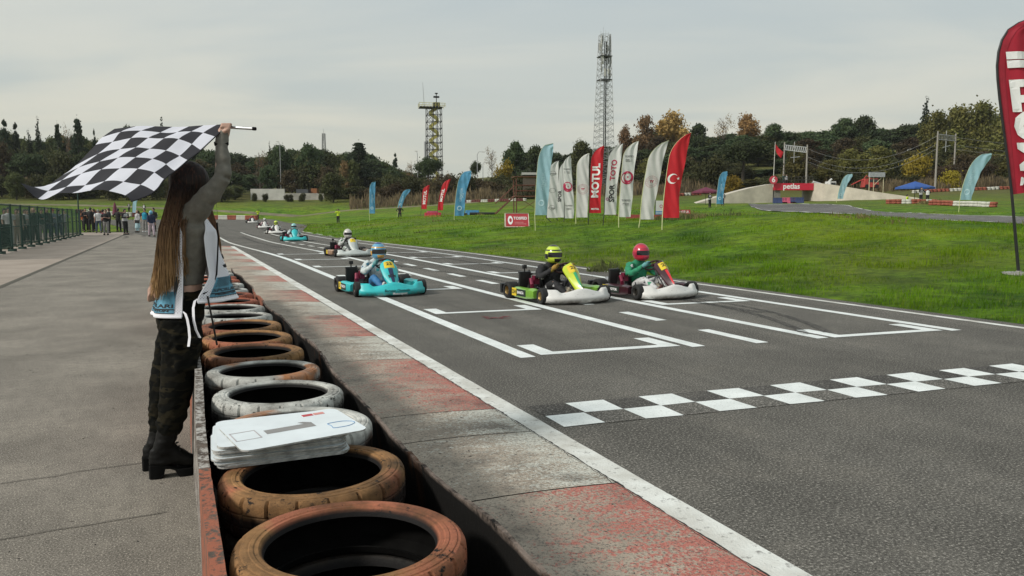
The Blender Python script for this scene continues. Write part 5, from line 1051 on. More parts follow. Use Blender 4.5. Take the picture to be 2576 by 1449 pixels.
# plastic barriers
def barrier(x, y, d, L_, h, mat, lab, yaw=0.0, grp='plastic barriers on the grass'):
    g_ = on(x, y, d); B = thing('plastic_barrier', lab, 'barrier', g_, yaw, grp); b = MB(); b.rings([[Vector((t*L_/2, -.22*k, z)) if s > 0 else Vector((t*L_/2, .22*k, z)) for s, k, z in ((1, 1, 0), (1, 1, h*.25), (1, .55, h*.5), (1, .4, h), (-1, .4, h), (-1, .55, h*.5), (-1, 1, h*.25), (-1, 1, 0))] for t in (-1, -.9, 0, .9, 1)]); b.build('shell', mat, B, angle=30)
    for i in range(5): b = MB(); b.box((-L_*.4+L_*.2*i, 0, h*.6), (L_*.03, .30, h*.7)); b.build('rib', mat, B, smooth=False)
PB_R = M('barrier_red', (.50, .03, .06), .5, var=.15); PB_B = M('barrier_blue', (.06, .25, .48), .5, var=.15); PB_N = M('barrier_navy', (.04, .06, .16), .5, var=.2); PB_P = M('barrier_pink', (.58, .10, .18), .5, var=.15)
barrier(1089, 548, 90, 1.9, .62, PB_R, 'red plastic barrier at the foot of the leaning MOTUL flag'); barrier(1088, 538, 112, 1.6, .6, PB_P, 'faded pink plastic barrier behind the leaning MOTUL flag', .3)
barrier(1188, 532, 98, 1.7, .75, PB_B, 'bright blue plastic barrier on the open grass')
barrier(1962, 513, 110, 1.9, .8, PB_N, 'dark navy barrier next to the bridge pillar'); barrier(1984, 513, 110, 1.9, .82, PB_P, 'pink barrier between two navy ones by the underpass'); barrier(2004, 513, 110, 1.9, .8, PB_N, 'navy barrier at the open side of the underpass')
for x, w_ in ((1213, 2.4), (1160, 1.2)):
    g_ = on(x, 543, 75); b = MB(); b.tube([(-w_/2, 0, .12), (w_/2, .1, .12)], .13, 10); tag(b.build('rubber_roll', K_RUB), 'long black rubber roll lying on the grass' if w_ > 2 else 'short black rubber roll by the blue flag', 'rubber roll'); o = bpy.data.objects[-1] if False else None
    COL.objects[-1].location = g_
# big red scoreboard-like banner pieces behind the flags
g_ = on(1662, 507, 62); o = thing('banner', 'white banner with a red crescent and blue stripes between the last two flags', 'banner', g_, 0)
local_box(o, 'panel', o, (0, 0, .75), (.8, .02, 1.1), F_WHT); b = MB(); b.box((0, -.014, .42), (.8, .01, .1)); b.box((0, -.014, .25), (.8, .01, .08)); b.build('stripes', PB_B, o, smooth=False)
b = MB(); b.ring = None; b.lathe([(.09, -.02), (.13, -.02)], 20, (0.05, 0, .85), 'y'); b.build('emblem', T_RED, o, smooth=False)
b = MB(); b.tube([(-.4, 0, -.05), (-.4, 0, 1.4)], .02, 6); b.tube([(.4, 0, -.05), (.4, 0, 1.4)], .02, 6); b.build('posts', POLE_B, o)
b = MB(); g_ = on(1620, 520, 58); b.box((0, 0, .14), (2.6, .4, .28)); tag(b.build('low_wall', M('wall_dull_red', (.32, .06, .05), .8), smooth=False), 'low dull red kerb wall behind the flag row', 'wall'); COL.objects[-1].location = g_
b = MB(); g_ = on(1720, 516, 72); b.box((0, 0, .2), (1.2, .35, .4)); o = b.build('advertising_block', PB_R, smooth=False); tag(o, 'low red block lettered MOTUL behind the crescent flag', 'sign'); o.location = g_; text_part('MOTUL', lambda x, y: Vector((x, -.18, .2+y)), 'lettering', T_WHT, o, .28, bold=.01)
# ================================================================ bridge
M_CONCW = M('bridge_concrete', (.52, .475, .395), .9, var=.10, vs=.8, bmp=.3, bs=8); M_CONCD = M('pillar_concrete', (.20, .19, .17), .9)
dB = 120.0; sB = lambda x, y: at(x, y, dB)
BR = thing('bridge', 'cream concrete bridge with long ramps and a red banner over the underpass', 'bridge', on(1995, 512, dB), 0)
def wall_poly(name, top, bot, d0, d1, mat):
    """vertical wall: top and bottom outlines given along the ramp"""
    b = MB(); n_ = len(top); F_ = [Vector(q) for q in top]; G_ = [Vector(q) for q in bot]; dp = Vector((0, 4.6, 0))
    b.rings([[F_[i], F_[i]+dp, G_[i]+dp, G_[i]] for i in range(n_)]); o = b.build(name, mat, None, smooth=False); o.parent = BR; o.location = -Vector(BR.location); return o
def ramp(pts, d0, d1, mat, name):
    n_ = len(pts); tp = []; bt = []
    for i, (x, y) in enumerate(pts): d = d0+(d1-d0)*i/(n_-1); q = at(x, y, d); tp.append(q); bt.append(Vector((q.x, q.y, GZ(q.x, q.y)-.6)))
    return wall_poly(name, tp, bt, d0, d1, mat)
ramp([(1740, 515), (1800, 497), (1860, 480), (1900, 470), (1945, 462)], 118, 120, M_CONCW, 'ramp_wall'); ramp([(2046, 460), (2075, 462), (2130, 470), (2200, 482), (2290, 495), (2330, 501)], 120, 108, M_CONCW, 'ramp_wall')
q0, q1 = sB(1945, 462), sB(2046, 460); 
b = MB(); b.box(((q0.x+q1.x)/2, dB+2.3, q0.z-.55), (q1.x-q0.x, 4.6, .5)); o = b.build('deck', M_CONCD, None, smooth=False); wpart(o, BR)
zb0, zb1 = sB(1995, 478.5).z, sB(1995, 461).z
b = MB(); b.box(((q0.x+q1.x)/2, dB-.12, (zb0+zb1)/2), (q1.x-q0.x, .12, zb1-zb0)); bn = wpart(b.build('banner', M('banner_red', (.52, .012, .04), .5, var=.05), smooth=False), BR)
cx_ = sB(1990, 470); text_part('petlas', lambda x, y: Vector((cx_.x+x, dB-.19, cx_.z+y+.05)), 'lettering', T_WHT, bn, 1.1, bold=.03)
b = MB(); xl_, xr_ = sB(1947, 480).x, sB(1964, 480).x; zg = GZ(xl_, dB); b.box(((xl_+xr_)/2, dB+2.3, (zg-.3+zb0)/2), (xr_-xl_, 4.4, zb0-zg+.3)); wpart(b.build('pillar', M_CONCD, smooth=False), BR)
c_ = sB(2083, 488); b = MB(); b.box((c_.x, dB-.1-.9, c_.z), (.8, .06, .5)); wpart(b.build('small_sign', M('board_red', (.42, .035, .045), .5), smooth=False), BR)
b = MB()
for i in range(12): x = sB(1947+9*i, 460); b.tube([(x.x, dB+.3, x.z-.2), (x.x, dB+.3, x.z+.95)], .03, 6)
for h_ in (.5, .95): b.tube([(q0.x, dB+.3, q0.z+h_), (q1.x, dB+.3, q1.z+h_)], .025, 6)
wpart(b.build('railing', M('rail_dark', (.06, .055, .05), .6), smooth=False), BR)
# flagpole with number disc on the bridge end
fp = at(1945, 461, 119.5); FP = thing('flagpole', 'white flagpole with a small red flag and a round number 6 sign on the bridge', 'flagpole', (fp.x, fp.y, fp.z-.6)); hz = at(1948, 357, 119.5).z-fp.z+.6
b = MB(); b.tube([(0, 0, 0), (.12, 0, hz)], [.06, .04], 8); b.build('pole', M('pole_white', (.6, .58, .55), .5), FP)
b = MB(); b.grid(lambda u, v: Vector((.14+u*1.3*(1-.3*v), .08*math.sin(u*6), hz-.2-v*.9-u*1.3-.2*math.sin(u*3))), 10, 8); b.build('flag_cloth', F_RED, FP, fix=False)
b = MB(); b.lathe([(.001, -.03), (.62, -.03), (.62, .03), (.001, .03)], 24, (0, -.1, 1.1), 'y'); dsk = b.build('number_disc', M('disc_red', (.52, .05, .08), .5, var=.03), FP, angle=30); text_part('6', lambda x, y: Vector((x, -.14, 1.1+y)), 'digit', T_WHT, dsk, 1.1, bold=.03)
# ================================================================ parasols
def parasol(x, y, d, r, hz, mat, lab, tilt=0, n_=8):
    g_ = on(x, y, d); U = thing('parasol', lab, 'parasol', g_, .3); b = MB()
    vs = [(0, 0, hz)]+[(r*math.cos(2*math.pi*i/n_), r*math.sin(2*math.pi*i/n_), hz-r*.33) for i in range(n_)]+[(r*1.01*math.cos(2*math.pi*i/n_), r*1.01*math.sin(2*math.pi*i/n_), hz-r*.33-.22) for i in range(n_)]
    b.add(vs, [(0, i+1, (i+1) % n_+1) for i in range(n_)]+[(i+1, n_+i+1, n_+(i+1) % n_+1, (i+1) % n_+1) for i in range(n_)]); b.build('canopy', mat, U, smooth=False)
    b = MB(); b.tube([(0, 0, -.05), (0, 0, hz+.1)], .03, 8); b.build('pole', POLE_B, U); b = MB()
    for i in range(n_): a = 2*math.pi*i/n_; b.tube([(0, 0, hz*.75), (r*.6*math.cos(a), r*.6*math.sin(a), hz-r*.22)], .012, 4)
    b.build('ribs', POLE_B, U)
parasol(1775, 510, 105, 1.9, 2.35, M('canopy_maroon', (.13, .012, .04), .7), 'open maroon parasol near the blue flag and ramp')
parasol(2300, 508, 92, 2.1, 2.45, M('canopy_blue', (.02, .08, .30), .7, var=.1), 'open blue parasol over the marshal post by the tyres')
g_ = on(422*.685, 525, 128); U = thing('parasol', 'closed maroon parasol standing behind the crowd', 'parasol', g_); b = MB(); b.rings([ell((0, 0, z), r_, r_, 10) for z, r_ in ((.9, .42), (1.6, .36), (2.4, .2), (2.9, .04))]); b.build('canopy', M('canopy_maroon', (.13, .012, .04), .7), U); b = MB(); b.tube([(0, 0, -.05), (0, 0, 3.0)], .035, 8); b.build('pole', POLE_B, U)
# ================================================================ marshal tower (rusty platform)
M_RUST = M('rust_paint', (.14, .055, .035), .8, var=.25); g_ = on(1322, 538, 74); TW = thing('marshal_stand', 'rusty red steel stand with a railed platform and stairs on the grass', 'stand', g_, .15)
b = MB()
for x in (-1.0, 1.5):
    for y in (-.8, .8): b.tube([(x, y, -.1), (x, y, 3.4)], .055, 6)
b.build('posts', M_RUST, TW); b = MB(); b.box((.25, 0, 1.62), (2.8, 1.9, .1)); b.build('platform', M_RUST, TW, smooth=False)
b = MB(); b.box((.25, 0, 3.42), (2.9, 2.0, .07)); b.build('roof', M_RUST, TW, smooth=False)
b = MB()
for h_ in (2.15, 2.65):
    for y in (-.9, .9): b.tube([(-1.1, y, h_), (1.6, y, h_)], .035, 6)
    b.tube([(1.6, -.9, h_), (1.6, .9, h_)], .035, 6)
b.build('railing', M_RUST, TW); b = MB()
for y in (-.55, .1): b.tube([(-2.9, y, 0), (-1.1, y, 1.65)], .05, 6); b.tube([(-2.9, y, .95), (-1.1, y, 2.6)], .03, 6)
for i in range(8): b.box((-2.8+.22*i, -.22, .12+.2*i), (.24, .66, .04))
b.build('stairs', M_RUST, TW, smooth=False); b = MB(); b.tube([(-1, -.8, .1), (1.5, -.8, 1.6)], .025, 5); b.tube([(1.5, -.8, .1), (-1, -.8, 1.6)], .025, 5); b.build('braces', M_RUST, TW)
# ================================================================ masts and towers
M_STEEL = M('galvanised_steel', (.36, .37, .37), .6, .1, var=.15); M_DKST = M('dark_cable', (.02, .022, .022), .6)
def lattice(b, H_, w0, w1, n_, r, cx=0, cy=0):
    lv = [H_*(1-(1-i/n_)**1.06) for i in range(n_+1)]; wd = lambda z: (w0+(w1-w0)*z/H_)/2; sg = ((-1, -1), (1, -1), (1, 1), (-1, 1))
    for sx, sy in sg: b.tube([(sx*wd(0), sy*wd(0), 0), (sx*wd(H_), sy*wd(H_), H_)], r*1.5, 4)
    for i in range(n_):
        z0, z1 = lv[i], lv[i+1]; a, c = wd(z0), wd(z1)
        for k in range(4):
            (x0, y0), (x1, y1) = sg[k], sg[(k+1) % 4]; b.bar((x0*a, y0*a, z0), (x1*c, y1*c, z1), r); b.bar((x1*a, y1*a, z0), (x0*c, y0*c, z1), r); b.bar((x0*c, y0*c, z1), (x1*c, y1*c, z1), r)
dM = 150; g_ = on(1517, 490, dM); HM = at(1518, 88, dM).z-g_.z; MT = thing('telecom_mast', 'tall grey lattice telecom mast with antennas at its top, behind the flags', 'mast', g_, .25)
b = MB(); lattice(b, HM, 3.6, 1.75, 26, .032); b.build('lattice', M_STEEL, MT, smooth=False)
b = MB(); b.box((.0, 0, HM*.49), (.14, .14, HM*.94)); b.box((.34, 0, HM*.49), (.2, .16, HM*.94)); b.build('cables', M_DKST, MT, smooth=False); M_ANT = M('antenna_white', (.55, .54, .50), .5); M_ANT2 = M('antenna_grey', (.2, .21, .21), .5)
ra = random.Random(4)
for i in range(26):
    z = HM-.3-ra.uniform(.3, 8.0); a = ra.uniform(0, 6.28); rr = 1.15 if z < HM-4 else 1.0; b = MB(); b.box((rr*math.cos(a), rr*math.sin(a), z), (.28, .18, ra.choice((.9, 1.4, 1.9)))); b.build('antenna_panel', M_ANT if i % 3 == 0 else M_ANT2, MT, smooth=False)
for i in range(4): b = MB(); b.tube([(-.8+.5*i, 0, HM-.2), (-.8+.5*i, 0, HM+ra.uniform(.6, 1.5))], .025, 5); b.build('whip_antenna', M_STEEL, MT)
for z in (HM*.72, HM*.865): b = MB(); b.box((0, 0, z), (2.3, 2.3, .12)); b.build('platform', M_DKST, MT, smooth=False)
# stair tower
dT = 230; g_ = on(1093, 480, dT); k_ = dT/F_PX; TT = thing('stair_tower', 'black steel observation tower with yellow zigzag stairs and a railed top deck', 'tower', g_, .2)
HT = at(1090, 272, dT).z-g_.z; wT = 36*k_; M_TBK = M('tower_black', (.018, .018, .018), .6); M_TYL = M('tower_yellow', (.55, .50, .15), .6)
b = MB()
for sx in (-1, -.12, .4, 1):
    for sy in (-1, 1): b.tube([(sx*wT/2*1.08, sy*1.9, 0), (sx*wT/2, sy*1.9, HT)], .10, 5)
nl = 12
for i in range(nl+1):
    z = HT*i/nl
    for sy in (-1, 1): b.bar((-wT/2, sy*1.9, z), (wT/2, sy*1.9, z), .09)
    for sx in (-1, 1): b.bar((sx*wT/2, -1.9, z), (sx*wT/2, 1.9, z), .08)
    if i < nl:
        for sy in (-1, 1): b.bar((-wT/2, sy*1.9, z), (-wT*.06, sy*1.9, z+HT/nl), .045); b.bar((wT/2, sy*1.9, z), (wT*.2, sy*1.9, z+HT/nl), .045); b.bar((-wT*.06, sy*1.9, z), (-wT/2, sy*1.9, z+HT/nl), .045)
b.build('frame', M_TBK, TT, smooth=False)
for i in range(nl):
    z = HT*i/nl; b = MB(); s_ = 1 if i % 2 == 0 else -1; h_ = HT/nl
    for y in (-1.5, -.5) if s_ > 0 else (.4, 1.4): b.add([(-s_*wT*.34, y, z+h_*1.0), (s_*wT*.30, y, z+.02), (s_*wT*.30, y, z+1.1), (-s_*wT*.34, y, z+h_+1.1)], [(0, 1, 2, 3)])
    b.add([(-s_*wT*.34, -1.5 if s_ > 0 else .4, z+h_), (s_*wT*.3, -1.5 if s_ > 0 else .4, z), (s_*wT*.3, -.5 if s_ > 0 else 1.4, z), (-s_*wT*.34, -.5 if s_ > 0 else 1.4, z+h_)], [(0, 1, 2, 3)]); b.build('stair_flight', M_TYL, TT, smooth=False)
b = MB(); b.box((-.9, 0, HT+.1), (wT+2.4, 4.2, .25)); b.build('top_deck', M_TBK, TT, smooth=False); b = MB()
for h_ in (.6, 1.2):
    for y in (-2.2, 2.2): b.bar((-wT/2-2.2, y, HT+h_), (wT/2+1, y, HT+h_), .06)
    for x in (-wT/2-2.2, wT/2+1): b.bar((x, -2.2, HT+h_), (x, 2.2, HT+h_), .06)
for i in range(9):
    for y in (-2.2, 2.2): b.bar((-wT/2-2.2+i*(wT+3.2)/8, y, HT), (-wT/2-2.2+i*(wT+3.2)/8, y, HT+1.2), .05)
b.build('deck_railing', M_TYL, TT, smooth=False); b = MB(); b.box((.8, 0, HT+.9), (1.9, 1.6, 1.4)); b.tube([(.8, 0, HT+1.5), (.8, 0, HT+4.2)], .12, 6); b.box((.8, 0, HT+3.2), (1.7, .4, .5)); b.box((.8, 0, HT+4.2), (.8, .8, .25)); b.build('top_gear', M_TBK, TT, smooth=False)
b = MB(); b.tube([(-wT/2-.6, 0, HT), (-wT/2-1.0, 0, HT+7.2)], [.09, .05], 6); b.build('whip_antenna', M_STEEL, TT)
# small far mast, chimneys, lamps, power poles
g_ = on(817, 470, 330); b = MB(); lattice(b, at(817, 336, 330).z-g_.z, 2.2, 1.0, 16, .07); z_ = at(817, 336, 330).z-g_.z; b.box((-.4, 0, z_-1.6), (.5, .5, 3.2)); b.box((.5, 0, z_-1.2), (.5, .5, 2.4)); b.tube([(0, 0, z_), (0, 0, z_+2)], .07, 5); o = b.build('lattice_mast', M_STEEL, smooth=False); tag(o, 'small far lattice mast above the treetops', 'mast'); o.location = g_
for x, t_ in ((1070, 356), (1075, 353), (1081, 362)):
    g_ = on(x, 470, 480); b = MB(); hz_ = at(x, t_, 480).z-g_.z; b.tube([(0, 0, 0), (0, 0, hz_)], [.7, .55], 10); o = b.build('flare_stack', M('far_metal', (.36, .37, .38), .6)); tag(o, 'thin grey flare stack beside the stair tower', 'chimney', 'flare stacks beyond the trees'); o.location = g_
def lamp(x, top, d, lab, arm=1.2):
    g_ = on(x, 480, d); hz_ = at(x, top, d).z-g_.z; Lp = thing('street_lamp', lab, 'lamp', g_, 0, 'street lamps beyond the field'); b = MB(); b.tube([(0, 0, 0), (0, 0, hz_*.93), (arm*.3, 0, hz_), (arm, 0, hz_)], [.10, .07, .05, .05], 6); b.build('post', M_STEEL, Lp); b = MB(); b.box((arm+.3, 0, hz_-.03), (.7, .3, .14)); b.build('lamp_head', M_ANT, Lp, smooth=False)
lamp(1051, 380, 200, 'street lamp left of the stair tower base', -.6); lamp(1201, 382, 190, 'curved street lamp right of the stair tower'); lamp(707, 356, 200, 'tall lamp post among the dark trees', -.8); lamp(1288, 404, 180, 'lamp by the yellow bush', .8); lamp(1215, 408, 200, 'low double lamp near the small round pine', 1)
def hframe(xa, xb, top, d, lab, db=None):
    a, c = on(xa, 480, d), on(xb, 480, db or d); za, zc = at(xa, top, d).z, at(xb, top+(6 if db else 4), db or d).z; Pw = thing('power_pole', lab, 'power pole', a); mt = M('pole_concrete', (.30, .28, .25), .9)
    for q, z in ((a, za), (c, zc)): b = MB(); b.tube([Vector((q.x-a.x, q.y-a.y, -.5)), Vector((q.x-a.x, q.y-a.y, z-a.z))], [.19, .13], 8); b.build('post', mt, Pw)
    b = MB(); A_, C_ = Vector((0, 0, za-a.z-.5)), Vector((c.x-a.x, c.y-a.y, zc-a.z-.5)); n_ = 12
    for dz in (0, -.9): b.bar(A_+Vector((0, 0, dz)), C_+Vector((0, 0, dz)), .07)
    for i in range(n_): b.bar(A_.lerp(C_, i/n_), A_.lerp(C_, (i+.6)/n_)+Vector((0, 0, -.9)), .07)
    b.bar(A_.lerp(C_, .45)+Vector((0, 0, -3)), A_.lerp(C_, .45)+Vector((0, 0, .8)), .06); b.bar(A_.lerp(C_, .3)+Vector((0, 0, -2.2)), A_.lerp(C_, .7)+Vector((0, 0, -1.8)), .06); b.build('cross_truss', M_STEEL, Pw, smooth=False); return A_+a, C_+a
h1 = hframe(2352, 2397, 330, 135, 'twin concrete power poles joined by a steel truss, right of the bridge', 150); h2 = hframe(1970, 2027, 358, 150, 'twin power poles with truss behind the red banner bridge', 140)
b = MB()
for dz in (-.2, -1.6, -2.4):
    for A_, C_ in ((h1[0], h2[1]), (h1[1], h1[1]+Vector((60, -10, 1)))): b.tube([A_.lerp(C_, t)+Vector((0, 0, dz-3.0*(1-(2*t-1)**2))) for t in np.linspace(0, 1, 14)], .013, 3)
tag(b.build('power_line', M_STEEL, smooth=False), 'thin sagging power lines strung between the twin poles', 'cables')
# walls, sheds and vehicles far away
def far_box(x0, y0, x1, y1, d, depth, name, mat, lab, cat):
    a, c = at(x0, y0, d), at(x1, y1, d); g_ = on((x0+x1)/2, y1, d); b = MB(); zl = min(c.z, g_.z)-.4; b.box((0, depth/2, (a.z+zl)/2-g_.z), (c.x-a.x, depth, a.z-zl)); o = b.build(name, mat, smooth=False); o.location = g_; return tag(o, lab, cat)
far_box(630, 475, 716, 489, 181, .4, 'boundary_wall', M('wall_white', (.50, .49, .45), .9, var=.1, vs=.6), 'long white wall section at the foot of the dark trees', 'wall'); far_box(716, 486, 815, 492, 181, .4, 'low_wall', M('wall_grey_white', (.38, .36, .32), .9, var=.2, vs=.5), 'low worn wall continuing right of the white wall', 'wall')
sh = far_box(745, 476, 775, 484, 184, 4, 'shed', M('shed_dark', (.07, .075, .08), .8), 'small dark roofed shed behind the low worn wall', 'shed'); far_box(782, 474, 797, 484, 185, 2, 'container', M('container_orange', (.28, .11, .04), .8), 'small orange brown hut right of the dark shed', 'hut')
far_box(2495, 405, 2560, 432, 175, .5, 'boundary_wall', M('wall_sand', (.40, .33, .25), .9, var=.15, vs=.5), 'sand coloured wall on the wooded slope near the big flag', 'wall')
hb = far_box(1316, 440, 1347, 452, 150, 3, 'hut', M('hut_brown', (.09, .07, .05), .8), 'brown hut with a pale roof among bushes by the rusty stand', 'hut'); b = MB(); b.box((0, 1.3, at(1330, 437, 150).z-hb.location.z), (2.9, 3.6, .45)); b.build('roof', M('roof_pale', (.42, .42, .40), .7), hb, smooth=False)
# white crane truck, red van, roof frame
g_ = on(2062, 458, 138); V = thing('crane_truck', 'white truck with a folded crane boom parked above the bridge', 'truck', g_, .1); kv = 138/F_PX; zb = at(2062, 460, 138).z-g_.z-2.3
M_VW = M('vehicle_white', (.60, .60, .58), .5); b = MB(); b.box((.3, 0, zb+1.1), (3.6, 2, .5)); b.build('flatbed', M_VW, V, smooth=False); b = MB(); b.box((2.0, 0, zb+1.7), (1.2, 2, 1.7), taper=.9); cab = b.build('cab', M_VW, V, smooth=False); b = MB(); b.box((2.0, -1.0, zb+2.0), (.8, .06, .6)); b.build('window', M('far_glass', (.03, .035, .04), .2), cab, smooth=False)
b = MB(); b.tube([(-1.6, 0, zb+1.5), (-1.2, 0, zb+2.5), (1.0, 0, zb+1.9), (2.2, 0, zb+3.0)], .17, 6); b.build('boom', M_VW, V); b = MB()
for x in (-1.0, 1.8):
    for y in (-.9, .9): b.lathe([(.001, -.15), (.45, -.15), (.45, .15), (.001, .15)], 16, (x, y, zb+.45), 'y')
b.build('wheels', K_RUB, V, angle=30)
g_ = on(2188, 462, 130); V = thing('red_van', 'small red vehicle with a raised arm behind the right ramp', 'vehicle', g_, 0); zb = at(2188, 468, 130).z-g_.z; b = MB(); b.box((0, 0, zb+.5), (2.4, 1.6, 1.4), taper=.85); b.build('body', M('vehicle_red', (.42, .05, .04), .5), V, smooth=False); b = MB(); b.box((.2, -.72, zb+.85), (1.5, .1, .5)); b.build('window', M('far_glass', (.03, .035, .04), .2), V, smooth=False); b = MB(); b.tube([(-1, 0, zb+1), (-1.6, 0, zb+.9), (-3.0, 0, zb+.2)], .1, 5); b.tube([(-1, 0, zb+1.2), (-.6, 0, zb+1.7), (0.1, 0, zb+1.2)], .08, 5); b.build('arm', M('vehicle_red', (.42, .05, .04), .5), V)
b = MB()
for x in (-.8, .8): b.lathe([(.001, -.9), (.32, -.9), (.32, .9), (.001, .9)], 12, (x, 0, zb-.05), 'y')
b.build('wheels', K_RUB, V, angle=30)
g_ = on(2205, 458, 125); V = thing('roof_frame', 'open shelter frame with a grey sheet roof and yellow braces', 'shelter', g_); kz = 125/F_PX; zt0 = at(2205, 434, 125).z-g_.z; b = MB(); b.box((0, 0, zt0-.35), (38*kz, .5, .75)); b.build('roof_sheet', M('roof_grey', (.34, .36, .38), .6), V, smooth=False); b = MB()
for x in (-1.15, -.45, 1.1): b.tube([(x, 0, -.3), (x, 0, zt0-.3)], .06, 5)
b.tube([(-.4, 0, zt0-2.0), (1.1, 0, zt0-.5)], .05, 5); b.build('posts', M('post_cream', (.50, .46, .30), .7), V)
g_ = on(1017, 470, 175); V = thing('roof_frame', 'little pale roofed shelter behind the reeds', 'shelter', g_); zt0 = at(1017, 461, 175).z-g_.z; b = MB(); b.box((0, 0, zt0-.2), (1.7, 1.5, .3), taper=.8); b.build('roof_sheet', M('roof_grey', (.34, .36, .38), .6), V, smooth=False); b = MB()
for x in (-.8, 0, .8): b.tube([(x, -.6, -.3), (x, -.6, zt0-.2)], .06, 5)
b.build('posts', M_ANT2, V)
# ================================================================ far tyre walls: every stack a thing of three tyres
def small_tyre():
    b = MB(); b.lathe([(.19, -.1), (.26, -.125), (.31, -.1), (.33, -.06), (.33, .06), (.31, .1), (.26, .125), (.19, .1)], 12, closed=True); return b.mesh('tyre', MT_RED, angle=50)
STY = small_tyre(); MS_R = M('far_tyre_red', (.30, .085, .05), .8, var=.25); MS_W = M('far_tyre_white', (.52, .52, .46), .8, var=.15); MS_D = M('far_tyre_maroon', (.14, .04, .035), .8, var=.2)
def tyre_row(x0, x1, y0, y1, d0, d1, n_, pat, lab, grp, h=3, step=None):
    for i in range(n_):
        t = i/max(1, n_-1); q = on(x0+(x1-x0)*t, y0+(y1-y0)*t, d0+(d1-d0)*t); m_ = pat[i % len(pat)]; nm = {MS_R: 'red', MS_W: 'white', MS_D: 'maroon'}[m_]
        St = thing('tyre_stack', lab % nm, 'tyre stack', q, i*1.7, grp)
        for k in range(h): o = obj('tyre', STY, St, (random.uniform(-.03, .03), random.uniform(-.03, .03), .12+.25*k)); setmat(o, m_)
R, Wt, Dk = MS_R, MS_W, MS_D
tyre_row(527, 644, 546, 546, 138, 128, 27, [R]*6+[Wt]*5+[R]*5+[Wt]*5, '%s tyre stack in the wall at the end of the straight', 'tyre wall at the end of the straight')
tyre_row(196, 392, 537, 538, 142, 142, 26, [Dk]*3+[Wt]*2+[Dk]*4+[Wt]*4, '%s tyre stack in the wall behind the crowd', 'tyre wall behind the crowd')
tyre_row(2236, 2350, 508, 508, 86, 84, 10, [R]*3+[Wt]*2+[R]*3+[Wt], '%s tyre stack in front of the blue parasol', 'tyre wall by the blue parasol', 2)
tyre_row(2345, 2500, 510, 512, 80, 72, 16, [R]*6+[Wt]*9, '%s tyre stack in the low wall by the bent pale blue flag', 'low tyre wall behind the back track', 2)
tyre_row(2300, 2560, 476, 472, 130, 132, 26, [Wt]*3+[R]*6, '%s tyre stack in the far row below the reeds', 'far tyre row below the reeds', 2)
tyre_row(1700, 1760, 490, 488, 140, 142, 8, [R]*3+[Wt]*2, '%s tyre stack under the trees behind the crescent flag', 'tyre row behind the maroon parasol', 2)
tyre_row(1966, 2046, 485, 484, 150, 150, 12, [R]*4+[Wt]*5, '%s tyre stack seen through the underpass', 'tyre row through the underpass', 3)
tyre_row(1160, 1320, 486, 488, 150, 140, 28, [Dk]*3+[Wt]*2+[Dk]*4+[Wt]*3, '%s tyre stack at the edge of the reeds', 'tyre row at the edge of the reeds', 2)
# ================================================================ trees
def leaf_mat(name, a, b_, tr=.25):
    m, n, N_, L_, p = nodes(name); v = coord(n); oi = n.nodes.new('ShaderNodeObjectInfo')
    c = mixc(n, a, b_, noise(n, .55, 4, .7, v, .35, .65)); hs = n.nodes.new('ShaderNodeHueSaturation'); n.links.new(c, hs.inputs['Color']); n.links.new(mrange(n, oi.outputs['Random'], 0, 1, .75, 1.3), hs.inputs['Value']); n.links.new(mrange(n, oi.outputs['Random'], 0, 1, .485, .515), hs.inputs['Hue'])
    n.links.new(hs.outputs[0], p.inputs['Base Color']); p.inputs['Roughness'].default_value = .8; p.inputs['Specular IOR Level'].default_value = .15
    t = n.nodes.new('ShaderNodeBsdfTranslucent'); n.links.new(hs.outputs[0], t.inputs[0]); ms = n.nodes.new('ShaderNodeMixShader'); ms.inputs[0].default_value = tr
    n.links.new(p.outputs[0], ms.inputs[1]); n.links.new(t.outputs[0], ms.inputs[2]); n.links.new(ms.outputs[0], n.nodes['Material Output'].inputs[0]); return m
LM = dict(pine=leaf_mat('leaf_pine', (.036, .058, .028), (.082, .106, .045)), conifer=leaf_mat('leaf_conifer', (.024, .038, .024), (.052, .07, .038)), cypress=leaf_mat('leaf_cypress', (.016, .026, .015), (.032, .046, .022)), broad=leaf_mat('leaf_broad', (.056, .068, .027), (.12, .13, .05)),
          autumn=leaf_mat('leaf_autumn', (.24, .145, .055), (.40, .255, .10)), rust=leaf_mat('leaf_rust', (.17, .115, .055), (.28, .185, .09)), olive=leaf_mat('leaf_olive', (.085, .085, .028), (.165, .15, .045)), yellow=leaf_mat('leaf_yellow', (.19, .145, .020), (.34, .26, .035)), bush=leaf_mat('leaf_bush', (.040, .047, .021), (.088, .088, .036)), brown=leaf_mat('leaf_brown', (.055, .042, .026), (.105, .080, .042)), poplar=leaf_mat('leaf_poplar', (.09, .10, .030), (.20, .185, .055)))
M_BARK = M('bark', (.055, .045, .035), .9, var=.2); M_TWIG = M('twig', (.13, .105, .085), .9, var=.2)
RL = np.random.RandomState(5)
